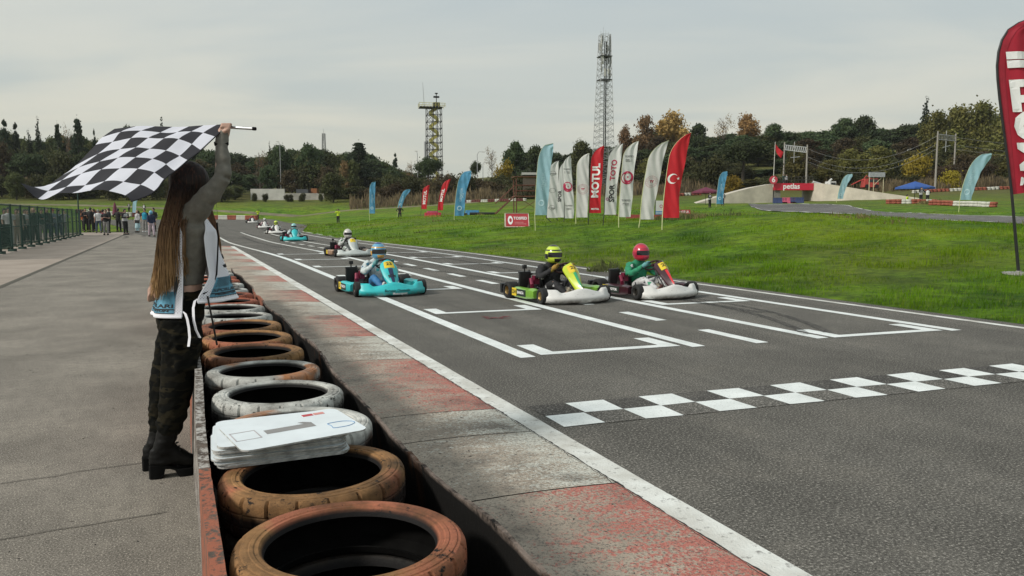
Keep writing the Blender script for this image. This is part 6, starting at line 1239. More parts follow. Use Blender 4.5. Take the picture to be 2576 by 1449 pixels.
def leaves(blobs, n, size, flat=.5, hollow=.55):
    """quads scattered through ellipsoids; blobs: (x,y,z,rx,ry,rz)"""
    bl = np.array(blobs); vol = (bl[:, 3]*bl[:, 4]*bl[:, 5])**.75; idx = RL.choice(len(bl), n, p=vol/vol.sum()); B = bl[idx]
    d = RL.normal(size=(n, 3)); d /= np.linalg.norm(d, axis=1)[:, None]; r = (hollow+(1-hollow)*RL.rand(n))**1; r *= 1+.22*RL.normal(size=n)
    c = B[:, :3]+d*r[:, None]*B[:, 3:]; nrm = d*.6+RL.normal(size=(n, 3))*.75; nrm[:, 2] += .25; nrm /= np.linalg.norm(nrm, axis=1)[:, None]
    t = np.cross(nrm, RL.normal(size=(n, 3))); t /= np.linalg.norm(t, axis=1)[:, None]; q = np.cross(nrm, t); s = size*(.55+.9*RL.rand(n))[:, None]
    V = np.stack([c-t*s*.5, c+q*s*.28, c+t*s*.5, c-q*s*.28], 1).reshape(-1, 3); F_ = np.arange(4*n).reshape(-1, 4); return V, F_
def leaf_mesh(name, V, F_, mat):
    me = bpy.data.meshes.new(name); me.vertices.add(len(V)); me.vertices.foreach_set('co', V.astype(np.float32).ravel()); me.loops.add(F_.size); me.loops.foreach_set('vertex_index', F_.astype(np.int32).ravel())
    k = F_.shape[1]; me.polygons.add(len(F_)); me.polygons.foreach_set('loop_start', np.arange(0, F_.size, k, dtype=np.int32)); me.polygons.foreach_set('loop_total', np.full(len(F_), k, dtype=np.int32)); me.materials.append(mat); me.update(); me.validate(); return me
def rb_(a, b_): return RL.uniform(a, b_)
def trunk_me(h, r, limbs, crown_lo, spread, mat=M_BARK, twig=0):
    b = MB(); b.tube([(0, 0, -.8), (0, 0, 0), (.1, .05, h*.4), (.05, -.1, h*.75), (0, 0, h*.93)], [r*1.25, r*1.1, r*.85, r*.5, r*.12], 7)
    for k in range(limbs):
        z = rb_(crown_lo, h*.85); a = rb_(0, 6.28); l = spread*rb_(.5, 1)*(1-.5*z/h); p0 = Vector((.05, 0, z)); p1 = p0+Vector((math.cos(a)*l*.55, math.sin(a)*l*.55, l*.30)); p2 = p0+Vector((math.cos(a)*l, math.sin(a)*l, l*.75))
        b.tube([p0, p1, p2], [r*.38, r*.24, r*.06], 5)
        for j in range(twig):
            q = p0.lerp(p2, rb_(.3, 1)); dd = Vector((rb_(-1, 1), rb_(-1, 1), rb_(.2, 1.2)))*l*.45; b.tube([q, q+dd*.6, q+dd], [r*.12, r*.08, r*.03], 3, cap=False)
    return b.mesh('trunk', mat, angle=0)
TV = {}
def variants(kind):
    out = []
    if kind in ('pine', 'broad', 'autumn', 'rust', 'olive', 'poplar', 'brown'):
        for v in range(3):
            bl = []; lo = .34 if kind == 'pine' else .18; nb = 22
            for k in range(nb):
                z = rb_(lo, .88)*10; wz = math.sin(math.pi*min(1, max(.12, (z/10-lo+.12)/(1.08-lo)))) ; a = rb_(0, 6.28); R_ = (3.6 if kind != 'poplar' else 2.7)*wz*rb_(.25, .8); s = rb_(1.1, 1.9); bl.append((R_*math.cos(a), R_*math.sin(a), z, s, s, s*(.62 if kind == 'pine' else .8)))
            bl.append((0, 0, 8.7, 1.3, 1.3, 1.0)); dens = 5200 if kind in ('pine', 'broad', 'olive', 'poplar', 'brown') else 4000
            V, F_ = leaves(bl, dens, .56 if kind == 'pine' else .50, hollow=.35); out.append((leaf_mesh('crown', V, F_, LM[kind]), trunk_me(9, .22, 9, lo*10-1, 4.0, M_BARK, 2)))
    if kind == 'conifer':
        for v in range(2):
            bl = []
            for k in range(46):
                t = rb_(0, 1)**.8; z = 1.2+8.4*t; R_ = 2.9*(1-t)**.85*rb_(.45, 1)+.1; a = rb_(0, 6.28); s = .5+.75*(1-t); bl.append((R_*math.cos(a), R_*math.sin(a), z, s*1.3, s*1.3, s*.35))
            bl.append((0, 0, 9.5, .25, .25, .6)); V, F_ = leaves(bl, 4200, .48, hollow=.3); out.append((leaf_mesh('crown', V, F_, LM[kind]), trunk_me(9.5, .2, 6, 2, 2.4)))
    if kind == 'cypress':
        bl = [(rb_(-.2, .2), rb_(-.2, .2), z, 1.0*math.sin(math.pi*min(.97, .12+z/10.6))**.7, 1.0*math.sin(math.pi*min(.97, .12+z/10.6))**.7, .9) for z in np.linspace(.8, 9.3, 16)]+[(0, 0, 9.7, .2, .2, .5)]
        V, F_ = leaves(bl, 2000, .36, hollow=.7); out.append((leaf_mesh('crown', V, F_, LM[kind]), trunk_me(8, .16, 2, 1, .6)))
    if kind == 'umbrella':
        bl = [(3.2*math.cos(a)*r, 3.2*math.sin(a)*r, 7.6+rb_(-.9, .9)-r*.9, 1.5, 1.5, 1.25) for a, r in ((rb_(0, 6.28), rb_(0, 1)**.5) for _ in range(26))]; V, F_ = leaves(bl, 6000, .46); out.append((leaf_mesh('crown', V, F_, LM['pine']), trunk_me(7.5, .28, 8, 4.2, 3.6)))
    if kind == 'bare':
        for v in range(2): V, F_ = leaves([(rb_(-2.2, 2.2), rb_(-2.2, 2.2), rb_(4, 9), 1.1, 1.1, 1.1) for _ in range(12)], 420, .30); out.append((leaf_mesh('crown', V, F_, LM['rust']), trunk_me(9.5, .17, 26, 2, 3.4, M_TWIG, 7)))
    if kind in ('bush', 'yellow', 'brownbush'):
        for v in range(3):
            bl = [(rb_(-4, 4), rb_(-2, 2), rb_(1.0, 5.5), rb_(1.6, 2.6), rb_(1.6, 2.6), rb_(1.4, 2.4)) for _ in range(15)]; V, F_ = leaves(bl, 4200, .62, hollow=.4); out.append((leaf_mesh('crown', V, F_, LM[{'bush': 'bush', 'yellow': 'yellow', 'brownbush': 'brown'}[kind]]), trunk_me(5, .2, 8, .3, 3.5)))
    return out
NAMES = dict(pine='pine_tree', conifer='conifer_tree', cypress='cypress_tree', broad='broadleaf_tree', autumn='autumn_tree', rust='autumn_tree', olive='broadleaf_tree', poplar='poplar_tree', umbrella='umbrella_pine', bare='bare_tree', bush='bush', yellow='yellow_bush', brownbush='bush', brown='broadleaf_tree')
TWD = dict(pine=7.8, conifer=6.2, cypress=2.3, broad=7.8, autumn=7.8, rust=7.8, olive=7.8, poplar=6.4, umbrella=8.6, bare=6.8, bush=10.5, yellow=10.5, brownbush=10.5, brown=7.8); THT = dict(bush=7.4, yellow=7.4, brownbush=7.4)
rtree = random.Random(9)
def tree(kind, x, top, d, wpx, label, group=None, gy=470):
    if kind not in TV: TV[kind] = variants(kind)
    cr_, tk = rtree.choice(TV[kind]); q = at(x, gy, d); z = GZ(q.x, q.y); h = at(x, top, d).z-z
    if h < 1.2: h = 1.2
    sz = h/THT.get(kind, 9.9); sx = wpx*d/F_PX/TWD[kind] if wpx else sz
    T = thing(NAMES[kind], label, 'bush' if 'bush' in kind or kind == 'yellow' else 'tree', (q.x, q.y, z-.1), rtree.uniform(0, 6.28), group); T.scale = (sx, sx, sz)
    obj('trunk', tk, T); obj('crown', cr_, T)
SK_T = [(-150, 320), (0, 312), (60, 332), (110, 338), (150, 328), (200, 325), (250, 345), (350, 350), (450, 352), (540, 366), (585, 368), (620, 382), (680, 374), (740, 362), (800, 367), (860, 374), (905, 362), (950, 390), (1000, 406), (1060, 436), (1130, 440), (1250, 436), (1285, 372), (1420, 372), (1500, 362), (1560, 345), (1640, 312), (1700, 305), (1760, 328), (1900, 322), (2000, 318), (2110, 306), (2200, 306), (2300, 302), (2400, 280), (2500, 272), (2650, 290), (2800, 300)]
sk = lambda x: lerp_tab(SK_T, x)
# trees that stand out against the sky
for k, x, t, d, w, lab in [('conifer', 20, 298, 205, 42, 'dark conifer with a ragged top at the far end of the left wood'), ('conifer', 47, 306, 208, 34, 'slim dark conifer beside the ragged topped one'), ('cypress', 103, 297, 200, 20, 'narrow dark cypress rising above the left wood'), ('cypress', 80, 326, 202, 20, 'shorter cypress beside the tall narrow one'), ('conifer', 152, 308, 205, 36, 'dense conifer beside a bare treetop'), ('bare', 178, 306, 210, 34, 'bare treetop between two conifers'), ('conifer', 203, 294, 205, 52, 'tall open fir with tiered branches'), ('conifer', 243, 322, 205, 18, 'small pointed fir right of the tiered fir'), ('cypress', 414, 299, 215, 24, 'dark treetop peeking above the chequered flag'), ('pine', 325, 312, 215, 60, 'pine just showing over the chequered flag'), ('bare', 655, 372, 190, 44, 'half bare tree at the edge of the dark wood'), ('cypress', 681, 358, 205, 12, 'thin dark cypress beside a lamp post'), ('pine', 708, 358, 205, 66, 'round dark pine beside the thin cypress'), ('pine', 775, 357, 200, 70, 'broad dark pine below the small mast'), ('conifer', 905, 355, 190, 92, 'broad spreading cedar with a pointed top'), ('conifer', 995, 383, 230, 26, 'pale small fir in the gap before the tower'), ('bare', 1035, 405, 190, 52, 'greyish leafless bushes before the tower pine'),
    ('umbrella', 1078, 388, 185, 72, 'round umbrella pine in front of the stair tower'), ('umbrella', 1196, 400, 215, 30, 'small round umbrella pine near the lamps'), ('bare', 1237, 364, 200, 36, 'leafless tree behind the yellow bush'), ('yellow', 1263, 399, 175, 66, 'bright yellow bush left of the flag row'), ('pine', 1296, 350, 180, 60, 'dark pine behind the pale blue flag'), ('pine', 1350, 362, 185, 66, 'dark pine above the pale blue flag'), ('broad', 1462, 350, 190, 70, 'olive green tree behind the MOTUL flag'), ('rust', 1572, 308, 225, 54, 'thin rusty treetop left of the tallest autumn trees'), ('rust', 1618, 288, 230, 84, 'olive brown autumn tree on the hill'), ('autumn', 1685, 273, 230, 104, 'largest orange autumn tree on the hill'), ('bare', 1815, 284, 240, 58, 'thin leafless autumn tree on the skyline'), ('autumn', 1878, 281, 240, 82, 'round orange autumn tree on the skyline'), ('pine', 1752, 306, 215, 62, 'pine just right of the largest autumn tree'), ('pine', 1945, 308, 225, 74, 'pine over the red flagpole'), ('pine', 2115, 292, 230, 74, 'high pine on the right skyline'), ('pine', 2165, 288, 232, 72, 'second high pine on the right skyline'), ('cypress', 2320, 246, 215, 30, 'lone dark cypress standing high on the right skyline'), ('poplar', 2352, 272, 200, 84, 'yellow green tree right of the lone cypress'), ('poplar', 2405, 262, 200, 84, 'tall yellow green tree behind the twin poles'), ('poplar', 2462, 248, 200, 96, 'tallest pale green tree near the big flag'), ('poplar', 2525, 262, 196, 92, 'yellow green tree behind the big teardrop flag'),
    ('umbrella', 1868, 345, 165, 130, 'big spreading pine left of the flagpole'), ('olive', 2003, 378, 150, 84, 'yellow green tree behind the bridge banner'), ('yellow', 1838, 436, 140, 70, 'yellowing bush behind the small blue flag'), ('olive', 2080, 400, 152, 80, 'yellow green bushy tree behind the crane truck'), ('olive', 2200, 362, 150, 110, 'broad olive yellow tree right of the bridge'), ('yellow', 2290, 372, 150, 100, 'golden leafed tree left of the twin poles'), ('olive', 2130, 372, 165, 80, 'olive tree between bridge and golden tree'), ('brown', 2420, 385, 150, 90, 'brown green tree below the twin poles'), ('yellow', 2382, 418, 140, 66, 'amber bush behind the bent pale blue flag'), ('bush', 1790, 385, 150, 110, 'dense dark bush right of the crescent flag'), ('broad', 838, 430, 172, 76, 'lighter green tree at the foot of the dark wood'), ('rust', 868, 402, 185, 40, 'reddish leafed tree inside the dark wood'), ('brown', 1545, 375, 170, 60, 'brown leafless thicket behind the white flags')]:
    tree(k, x, t, d, w, lab)
# the woods filled in, tree by tree
for row, (d0, d1, dt0, dt1, st, kinds) in enumerate([(215, 245, 2, 18, 19, ['pine', 'pine', 'pine', 'broad', 'broad']), (185, 208, 30, 62, 29, ['pine', 'broad', 'brown', 'bush', 'pine']), (168, 184, 78, 112, 34, ['bush', 'brownbush', 'broad', 'bush'])]):
    x = -160
    while x < 1050:
        k = rtree.choice(kinds); tp = sk(x)+rtree.uniform(dt0, dt1)
        if row == 2: tp = max(tp, 430)+rtree.uniform(-6, 12)
        if row == 2 and 600 < x < 840:
            x += st; continue
        tree(k, x, min(tp, 468), rtree.uniform(d0, d1), rtree.uniform(56, 88) if k not in ('bush', 'brownbush') else rtree.uniform(70, 110), {'pine': 'dark pine among many in the wood left of the tower', 'conifer': 'dark conifer inside the wood left of the tower', 'broad': 'dull green broadleaf tree in the wood left of the tower', 'brown': 'brownish tree in the wood left of the tower', 'bush': 'dark bush at the foot of the left wood', 'brownbush': 'brown bush at the foot of the left wood'}[k], 'trees of the left wood'); x += st*rtree.uniform(.7, 1.3)
x = 985
while x < 1340:
    k = rtree.choice(['bush', 'bush', 'brownbush']); tree(k, x, rtree.uniform(432, 452), rtree.uniform(158, 185), rtree.uniform(60, 90), 'dark hedge bush between the stair tower and the reeds' if k == 'bush' else 'brown hedge bush between the stair tower and the reeds', 'hedge below the stair tower'); x += 17
for row, (d0, d1, dt0, dt1, st, kinds) in enumerate([(225, 255, 4, 20, 22, ['pine', 'pine', 'pine', 'broad']), (195, 220, 26, 60, 31, ['pine', 'pine', 'broad', 'brown']), (165, 188, 75, 108, 37, ['pine', 'brown', 'olive', 'bush']), (146, 162, 118, 140, 40, ['bush', 'brownbush', 'bush', 'olive'])]):
    x = 1300
    while x < 2680:
        k = rtree.choice(kinds if not (x > 2330 and row < 3) else ['poplar', 'olive', 'broad', 'brown']); tp = sk(x)+rtree.uniform(dt0, dt1); tp = min(tp, 462 if row == 3 else 452)
        tree(k, x, tp, rtree.uniform(d0, d1), rtree.uniform(70, 108) if 'bush' not in k else rtree.uniform(80, 120), {'pine': 'dark pine among many on the wooded hill', 'conifer': 'dark conifer inside the hill wood', 'broad': 'green broadleaf tree on the wooded hill', 'brown': 'brownish tree on the wooded hill', 'bush': 'dark bush at the foot of the wooded hill', 'brownbush': 'brown bush at the foot of the wooded hill', 'olive': 'olive yellow tree on the wooded hill', 'poplar': 'pale green tree on the slope behind the big flag'}[k], 'trees of the hill wood'); x += st*rtree.uniform(.7, 1.3)
for x_ in (640, 668, 726, 760, 806): tree('bush', x_, 484, 176, rtree.uniform(16, 30), 'small dark bush in front of the white wall', 'bushes before the white wall')
# reeds: too many to count
M_REED = M('reed_straw', (.155, .115, .06), .9, var=.4, vs=.6); b = MB(); rr = random.Random(8)
def reed_band(x0, x1, y, d0, d1, n_, h0, h1):
    for i in range(n_):
        d = rr.uniform(d0, d1); q = on(rr.uniform(x0, x1), y, d); h = rr.uniform(h0, h1)*(.75+.8*mnoise.noise((q.x*.25, q.y*.25, 1))); l = Vector((rr.uniform(-.4, .4), rr.uniform(-.3, .3), h)); w = Vector((rr.uniform(.03, .06), rr.uniform(-.02, .02), 0)); p1 = q+l*.75; p2 = q+l+Vector((rr.uniform(-.2, .2), 0, 0))
        b.add([q-w, q+w, p1+w*1.6, p1-w*1.6, p2], [(0, 1, 2, 3), (3, 2, 4)])
reed_band(880, 1350, 490, 150, 165, 1900, 1.5, 2.9); reed_band(1500, 1800, 488, 143, 152, 900, 1.5, 2.8); reed_band(2180, 2640, 470, 137, 146, 1500, 1.4, 2.6); reed_band(2000, 2200, 478, 146, 152, 350, 1.2, 2.2)
struct(b.build('reeds', M_REED, smooth=False, fix=False), 'stuff')['label'] = 'dry straw coloured reeds along the wood'
# ================================================================ grass blades on the banks
RG = np.random.RandomState(2)
def grass_pts(n, u0, u1, e0, e1, p=1.0):
    u = u0+(u1-u0)*RG.rand(n); e = e0+(e1-e0)*RG.rand(n)**p; w = np.array([wR(a) for a in u])+e; X = np.stack([u*UD.x+w*WD.x, u*UD.y+w*WD.y], 1); return X, u, w, e
def tz(X, u, e):
    r = rbf(X); b_ = np.array([zt(a) for a in u]); t = np.clip((e+1.5)/14.5, 0, 1); k = t*t*(3-2*t); z = b_+(r-b_)*k
    t2_ = np.clip((e-.3)/3.7, 0, 1); t2_ = t2_*t2_*(3-2*t2_); nz = np.array([.05*mnoise.noise((x*.35, y*.35, 0))+.03*mnoise.noise((x*1.1, y*1.1, 3)) for x, y in X]); return z+nz*t2_-.02
def blade_set(X, z, h, wd, lean):
    n = len(X); a = RG.rand(n)*6.28; hh = h*(.45+.9*RG.rand(n)); base = np.column_stack([X, z]); dv = np.column_stack([np.cos(a), np.sin(a), np.zeros(n)]); sd = np.column_stack([-np.sin(a), np.cos(a), np.zeros(n)])*wd
    ln = (lean*(.3+RG.rand(n)))[:, None]; up = np.zeros((n, 3)); up[:, 2] = hh; mid = base+up*.6+dv*ln*.35; tip = base+up+dv*ln
    V = np.stack([base-sd, base+sd, mid+sd*.7, mid-sd*.7, tip], 1).reshape(-1, 3); o = np.arange(n)*5; F4 = np.stack([o, o+1, o+2, o+3], 1); F3 = np.stack([o+3, o+2, o+4], 1); return V, F4, F3
Vs = []; Fs = []; cnt = 0
for (n, u0, u1, e0, e1, p, h, wd, ln) in ((52000, 2, 19, .05, 11, 1.25, .085, .0055, .05), (34000, 2, 24, .6, 17, 1.0, .13, .007, .08), (44000, 12, 44, .05, 26, 1.2, .11, .011, .08), (26000, 36, 90, .1, 45, 1.1, .15, .022, .1)):
    X, u, w, e = grass_pts(n, u0, u1, e0, e1, p); cl = np.array([mnoise.noise((x*.7, y*.7, 9)) for x, y in X]); keep = RG.rand(n) < .55+.9*cl; X, u, e, cl = X[keep], u[keep], e[keep], cl[keep]
    V, F4, F3 = blade_set(X, tz(X, u, e), h*(.8+.7*np.clip(cl, -.5, 1)), wd, ln); Vs.append(V); Fs += [F4+cnt, F3+cnt]; cnt += len(V)
V = np.concatenate(Vs); loops = np.concatenate([f.ravel() for f in Fs]); tot = np.concatenate([np.full(len(f), f.shape[1]) for f in Fs]); st_ = np.concatenate([[0], np.cumsum(tot)[:-1]])
me = bpy.data.meshes.new('grass'); me.vertices.add(len(V)); me.vertices.foreach_set('co', V.astype(np.float32).ravel()); me.loops.add(len(loops)); me.loops.foreach_set('vertex_index', loops.astype(np.int32)); me.polygons.add(len(tot)); me.polygons.foreach_set('loop_start', st_.astype(np.int32)); me.polygons.foreach_set('loop_total', tot.astype(np.int32)); me.materials.append(M_BLADE); me.update(); me.validate()
struct(obj('grass', me), 'stuff')['label'] = 'green grass on the bank beside the track'
# dry weeds and tufts
M_WEED = M('weed_dry', (.20, .17, .065), .9, var=.35, vs=6); M_WEED2 = M('weed_dark', (.10, .12, .035), .9, var=.3, vs=6)
def weed(x, y, d, h, r, n_, mat, lab, grp=None):
    g_ = on(x, y, d); b = MB()
    for i in range(n_):
        a = rr.uniform(0, 6.28); q = Vector((r*rr.random()**.6*math.cos(a)*1.3, r*rr.random()**.6*math.sin(a), GZ(g_.x, g_.y)-g_.z-.02)); hh = h*rr.uniform(.35, 1)*max(.25, 1.1-.75*(q.x**2+q.y**2)**.5/r); l = Vector((rr.uniform(-.3, .3)*hh, rr.uniform(-.3, .3)*hh, hh)); w = Vector((.004+.0004*d, 0, 0)); b.add([q-w, q+w, q+l*.6+w, q+l*.6-w, q+l], [(0, 1, 2, 3), (3, 2, 4)])
        if i % 2: s_ = q+l*rr.uniform(.4, .8); b.add([s_, s_+Vector((rr.uniform(-.12, .12), rr.uniform(-.1, .1), .09))*h*2, s_+Vector((.01+.0006*d, 0, .02))], [(0, 1, 2)])
    o = b.build('weed_clump', mat, smooth=False, fix=False); o.location = g_; struct(o, 'stuff'); o['label'] = lab; return o
weed(1527, 645, 19.8, .46, .40, 200, M_WEED2, 'dark tangled weed clump on the bank between the two front karts')
for i in range(15):
    x = rr.uniform(1690, 1930); weed(x, 525, rr.uniform(38, 56), rr.uniform(.4, .8), 1.2, 70, M_WEED if i % 3 else M_WEED2, 'dry brown weeds on the crest of the bank below the bridge', 'weeds along the crest')
for i in range(16):
    x = rr.uniform(2050, 2600); weed(x, 560, rr.uniform(27, 33), rr.uniform(.15, .4), .6, 16, M_WEED, 'thin dry stalks along the back track edge', 'stalks along the back track')
for x, d in ((2330, 83), (2352, 84), (2372, 82)): weed(x, 510, d, .8, .9, 120, M_WEED, 'brown dry bush in front of the tyre wall by the parasol', 'dry bushes by the parasol tyre wall')
for i in range(26):
    x = rr.uniform(760, 1700); weed(x, 560, rr.uniform(45, 100), rr.uniform(.15, .35), .6, 24, M_WEED if i % 2 else M_WEED2, 'small weed tuft on the open field', 'weed tufts on the field')
# ================================================================ people
def arm(pose, s):
    sh = Vector((0, s*.19, 1.42))
    if pose == 'hips': return sh, Vector((-.05, s*.43, 1.16)), Vector((.06, s*.20, 1.02))
    if pose == 'fold': return sh, Vector((.06, s*.27, 1.14)), Vector((.22, s*.02, 1.20))
    if pose == 'photo': return sh, Vector((.18, s*.30, 1.24)), Vector((.24, s*.07, 1.55))
    if pose == 'reach' and s < 0: return sh, Vector((.24, s*.24, 1.36)), Vector((.50, s*.18, 1.48))
    if pose == 'walk': return sh, Vector((-.06*s, s*.25, 1.15)), Vector((.12-.10*s, s*.25, .93))
    return sh, Vector((-.03, s*.25, 1.14)), Vector((.06, s*.25, .90))
def leg(pose, s):
    f = {'walk': .20*s, 'fold': .03, 'stand': .02, 'hips': .03, 'photo': .04, 'reach': .06*s}[pose]; w = .14 if pose == 'hips' else .11
    return Vector((0, s*.09, .92)), Vector((f*.6+.02, s*(w-.01), .50)), Vector((f, s*w, .09))
PE = {}
def pe(pose):
    if pose in PE: return PE[pose]
    o = {}; A = [arm(pose, s) for s in (-1, 1)]; G_ = [leg(pose, s) for s in (-1, 1)]
    b = MB(); b.rings([ell(c, rx, ry, 14) for c, rx, ry in (((0, 0, .88), .10, .15), ((0, 0, 1.02), .095, .14), ((0, 0, 1.15), .10, .145), ((0, 0, 1.32), .115, .17), ((0, 0, 1.43), .09, .16), ((0, 0, 1.47), .06, .07), ((.01, 0, 1.54), .05, .052))])
    b.ball((.02, 0, 1.635), (.095, .075, .115), 12, 9); b.tube([(.11, 0, 1.65), (.125, 0, 1.62)], [.01, .016], 6)
    for a, e, w in A:
        b.tube([a, e, w], [.05, .042, .03], 8); h = (w-e).normalized(); b.tube([w, w+h*.05, w+h*.09], [.03, .042, .035], 8, flat=.6)
        for k in range(4): q = w+h*.08+Vector((0, .018*(k-1.5), .0)); b.tube([q, q+h*.05, q+h*.075-Vector((0, 0, .02))], [.011, .01, .008], 5)
    for a, k, f in G_: b.tube([a, k, f], [.085, .058, .042], 9); b.tube([f, f+Vector((.04, 0, -.04)), f+Vector((.15, 0, -.05))], [.042, .045, .035], 8)
    o['body'] = remesh(b, .022, 2, 'body', M_SKIN)
    b = MB(); b.rings([ell(c, rx, ry, 16) for c, rx, ry in (((0, 0, .90), .135, .185), ((0, 0, 1.02), .125, .17), ((0, 0, 1.15), .13, .175), ((0, 0, 1.32), .14, .195), ((0, 0, 1.44), .11, .175), ((0, 0, 1.50), .065, .075))])
    for a, e, w in A: b.tube([a, e, e.lerp(w, .8)], [.075, .062, .05], 9)
    o['jacket'] = remesh(b, .022, 2, 'jacket', K_BK)
    b = MB(); b.rings([ell(c, rx, ry, 16) for c, rx, ry in (((0, 0, .90), .133, .183), ((0, 0, 1.02), .123, .168), ((0, 0, 1.15), .128, .173), ((0, 0, 1.32), .138, .193), ((0, 0, 1.44), .11, .175), ((0, 0, 1.49), .065, .075))])
    for a, e, w in A: b.tube([a, a.lerp(e, .8)], [.075, .062], 9)
    o['shirt'] = remesh(b, .022, 2, 'shirt', K_BK)
    b = MB(); b.rings([ell((0, 0, z), rx, ry, 18) for z, rx, ry in ((.92, .146, .20), (1.1, .142, .19), (1.32, .155, .21), (1.46, .10, .15))]); o['vest'] = remesh(b, .022, 2, 'vest', K_BK)
    b = MB(); b.rings([ell(c, rx, ry, 14) for c, rx, ry in (((0, 0, .80), .11, .16), ((0, 0, .88), .125, .175), ((0, 0, .97), .115, .16))])
    for a, k, f in G_: b.tube([a, k, f+Vector((0, 0, .02))], [.105, .082, .066], 10)
    me = remesh(b, .022, 2, 'trousers', K_BK); wrinkle(me, .010, lambda c: mnoise.noise((c.x*12, c.y*12, c.z*20))); o['trousers'] = me
    o['shoes'] = []
    for a, k, f in G_: b = MB(); b.rings([[Vector((f.x+x, f.y+y*sc, z)) for x, y in ((-.07, -.04), (.06, -.048), (.16, -.035), (.185, 0), (.16, .035), (.06, .048), (-.07, .04), (-.09, 0))] for z, sc in ((0, 1), (.05, 1), (.09, .7))]); o['shoes'].append(b.mesh('shoe', K_BK, angle=50))
    b = MB(); b.ball((0, 0, 1.665), (.108, .09, .105), 12, 9); b.ball((-.03, 0, 1.60), (.085, .085, .09), 10, 8); o['hair'] = remesh(b, .02, 2, 'hair', K_BK)
    b = MB(); b.rings([ell((-.055, 0, z), rx, ry, 12) for z, rx, ry in ((1.72, .05, .06), (1.62, .07, .095), (1.5, .06, .11), (1.38, .04, .10))]); o['longhair'] = remesh(b, .02, 2, 'hair', K_BK)
    b = MB(); b.rings([ell((.0, 0, z), rx, ry, 16) for z, rx, ry in ((.35, .20, .22), (.6, .17, .20), (.95, .13, .175))]); o['skirt'] = b.mesh('skirt', K_BK)
    b = MB(); b.rings([ell((.0, 0, z), rx, ry, 14) for z, rx, ry in ((1.66, .108, .094), (1.70, .108, .094), (1.755, .07, .06))]); b.box((.13, 0, 1.675), (.11, .13, .015)); o['cap'] = b.mesh('cap', K_BK)
    b = MB(); b.box((.24, 0, 1.58), (.08, .14, .09)); b.tube([(.28, 0, 1.58), (.40, 0, 1.58)], .04, 10); o['camera'] = b.mesh('camera', K_BK, smooth=False)
    b = MB(); rg = [[Vector((.01+.142*math.cos(a)*math.cos(el), .122*math.sin(a)*math.cos(el), 1.635+.145*math.sin(el))) for a in np.linspace(0, 6.283*17/18, 18)] for el in np.linspace(-1.1, 1.45, 10)]; b.rings(rg); o['helmet'] = b.mesh('helmet', K_BK)
    PE[pose] = o; return o
HAIR = dict(black=M('hair_black', (.012, .01, .009), .6), brown=M('hair_brown', (.05, .03, .018), .6), blond=M('hair_blond', (.42, .32, .17), .6), grey=M('hair_grey', (.20, .19, .18), .6)); CC = {}
def C(name, c): return M('cloth_'+name, c, .85, var=.15, vs=8)
BLK = C('black', (.013, .013, .014)); WHI = C('white', (.66, .66, .66)); GRYC = C('grey', (.24, .23, .22)); JEAN = C('denim', (.06, .085, .12)); BLUEV = C('blue', (.02, .28, .42)); LIME = C('lime', (.55, .72, .03)); ORNG = C('orange', (.50, .13, .05)); DGRN = C('dark_green', (.02, .035, .025)); BEIGE = C('beige', (.40, .33, .26)); PBLUE = C('pale_blue', (.33, .48, .52)); NAVY = C('navy', (.02, .03, .07)); STRP = C('grey_white', (.45, .45, .46)); MARO = C('maroon', (.16, .02, .03)); BRWN = C('brown', (.10, .07, .045))
def person(pos, face, pose, top, legs, hair='black', lab='', grp=None, h=1.72, sleeves=True, vest=None, shoe=None, skirt=False, cap=None, camera=False, longh=False, helmet=None, sink=0.0):
    o = pe(pose); T = thing('person', lab, 'person', (pos.x, pos.y, pos.z-sink), face, grp); k = h/1.755; T.scale = (k, k, k)
    def put(nm, me, m_): q = obj(nm, me, T); setmat(q, m_) if m_ else None; return q
    put('body', o['body'], None); put('jacket' if sleeves else 'shirt', o['jacket' if sleeves else 'shirt'], top); put('trousers', o['trousers'], legs)
    for s_ in o['shoes']: put('shoe', s_, shoe or BLK)
    if helmet: put('helmet', o['helmet'], helmet)
    else: put('hair', o['longhair' if longh else 'hair'], HAIR[hair])
    if vest: put('vest', o['vest'], vest)
    if skirt: put('skirt', o['skirt'], skirt)
    if cap: put('cap', o['cap'], cap)
    if camera: q = put('camera', o['camera'], BLK)
def pg(x, y):                                    # standing on the flat paddock
    q = gxy(x, y, 0); return Vector((q.x, q.y, GZ(q.x, q.y)))
rad = math.radians; CR = 'onlookers at the end of the paddock'
person(pg(210, 585), rad(10), 'stand', ORNG, BLK, lab='onlooker in an orange and black racing suit at the edge of the crowd', grp=CR, h=1.62)
person(pg(217, 586), rad(-60), 'fold', BLK, BLK, lab='onlooker in black with folded arms next to the orange suit', grp=CR, h=1.74)
person(pg(230, 586), rad(100), 'stand', BLK, BLK, lab='broad onlooker in a black T-shirt with his back turned', grp=CR, h=1.80, sleeves=False)
person(pg(238, 584), rad(180), 'stand', NAVY, BLK, 'brown', 'onlooker in navy behind the one in a white T-shirt', CR, 1.72)
person(pg(249, 587), rad(130), 'walk', WHI, JEAN, 'grey', 'onlooker in a white T-shirt and jeans stepping away', CR, 1.72, False)
person(pg(268, 592), rad(-80), 'fold', BLK, GRYC, 'brown', 'onlooker in a black polo shirt and loose grey trousers', CR, 1.72, False)
person(pg(276, 587.5), rad(200), 'stand', BLK, BLK, 'brown', 'tall onlooker in black behind the grey trousers', CR, 1.82)
person(pg(261, 585), rad(60), 'stand', MARO, BLK, 'black', 'onlooker in maroon half hidden in the middle of the crowd', CR, 1.68)
person(pg(299, 584.5), rad(80), 'hips', BLK, BLK, 'black', 'person in a black leather jacket with hands on hips', CR, 1.78)
person(pg(316, 591), rad(-20), 'fold', BLK, BLK, 'black', 'person in black wearing a white front vest', CR, 1.76, True, STRP)
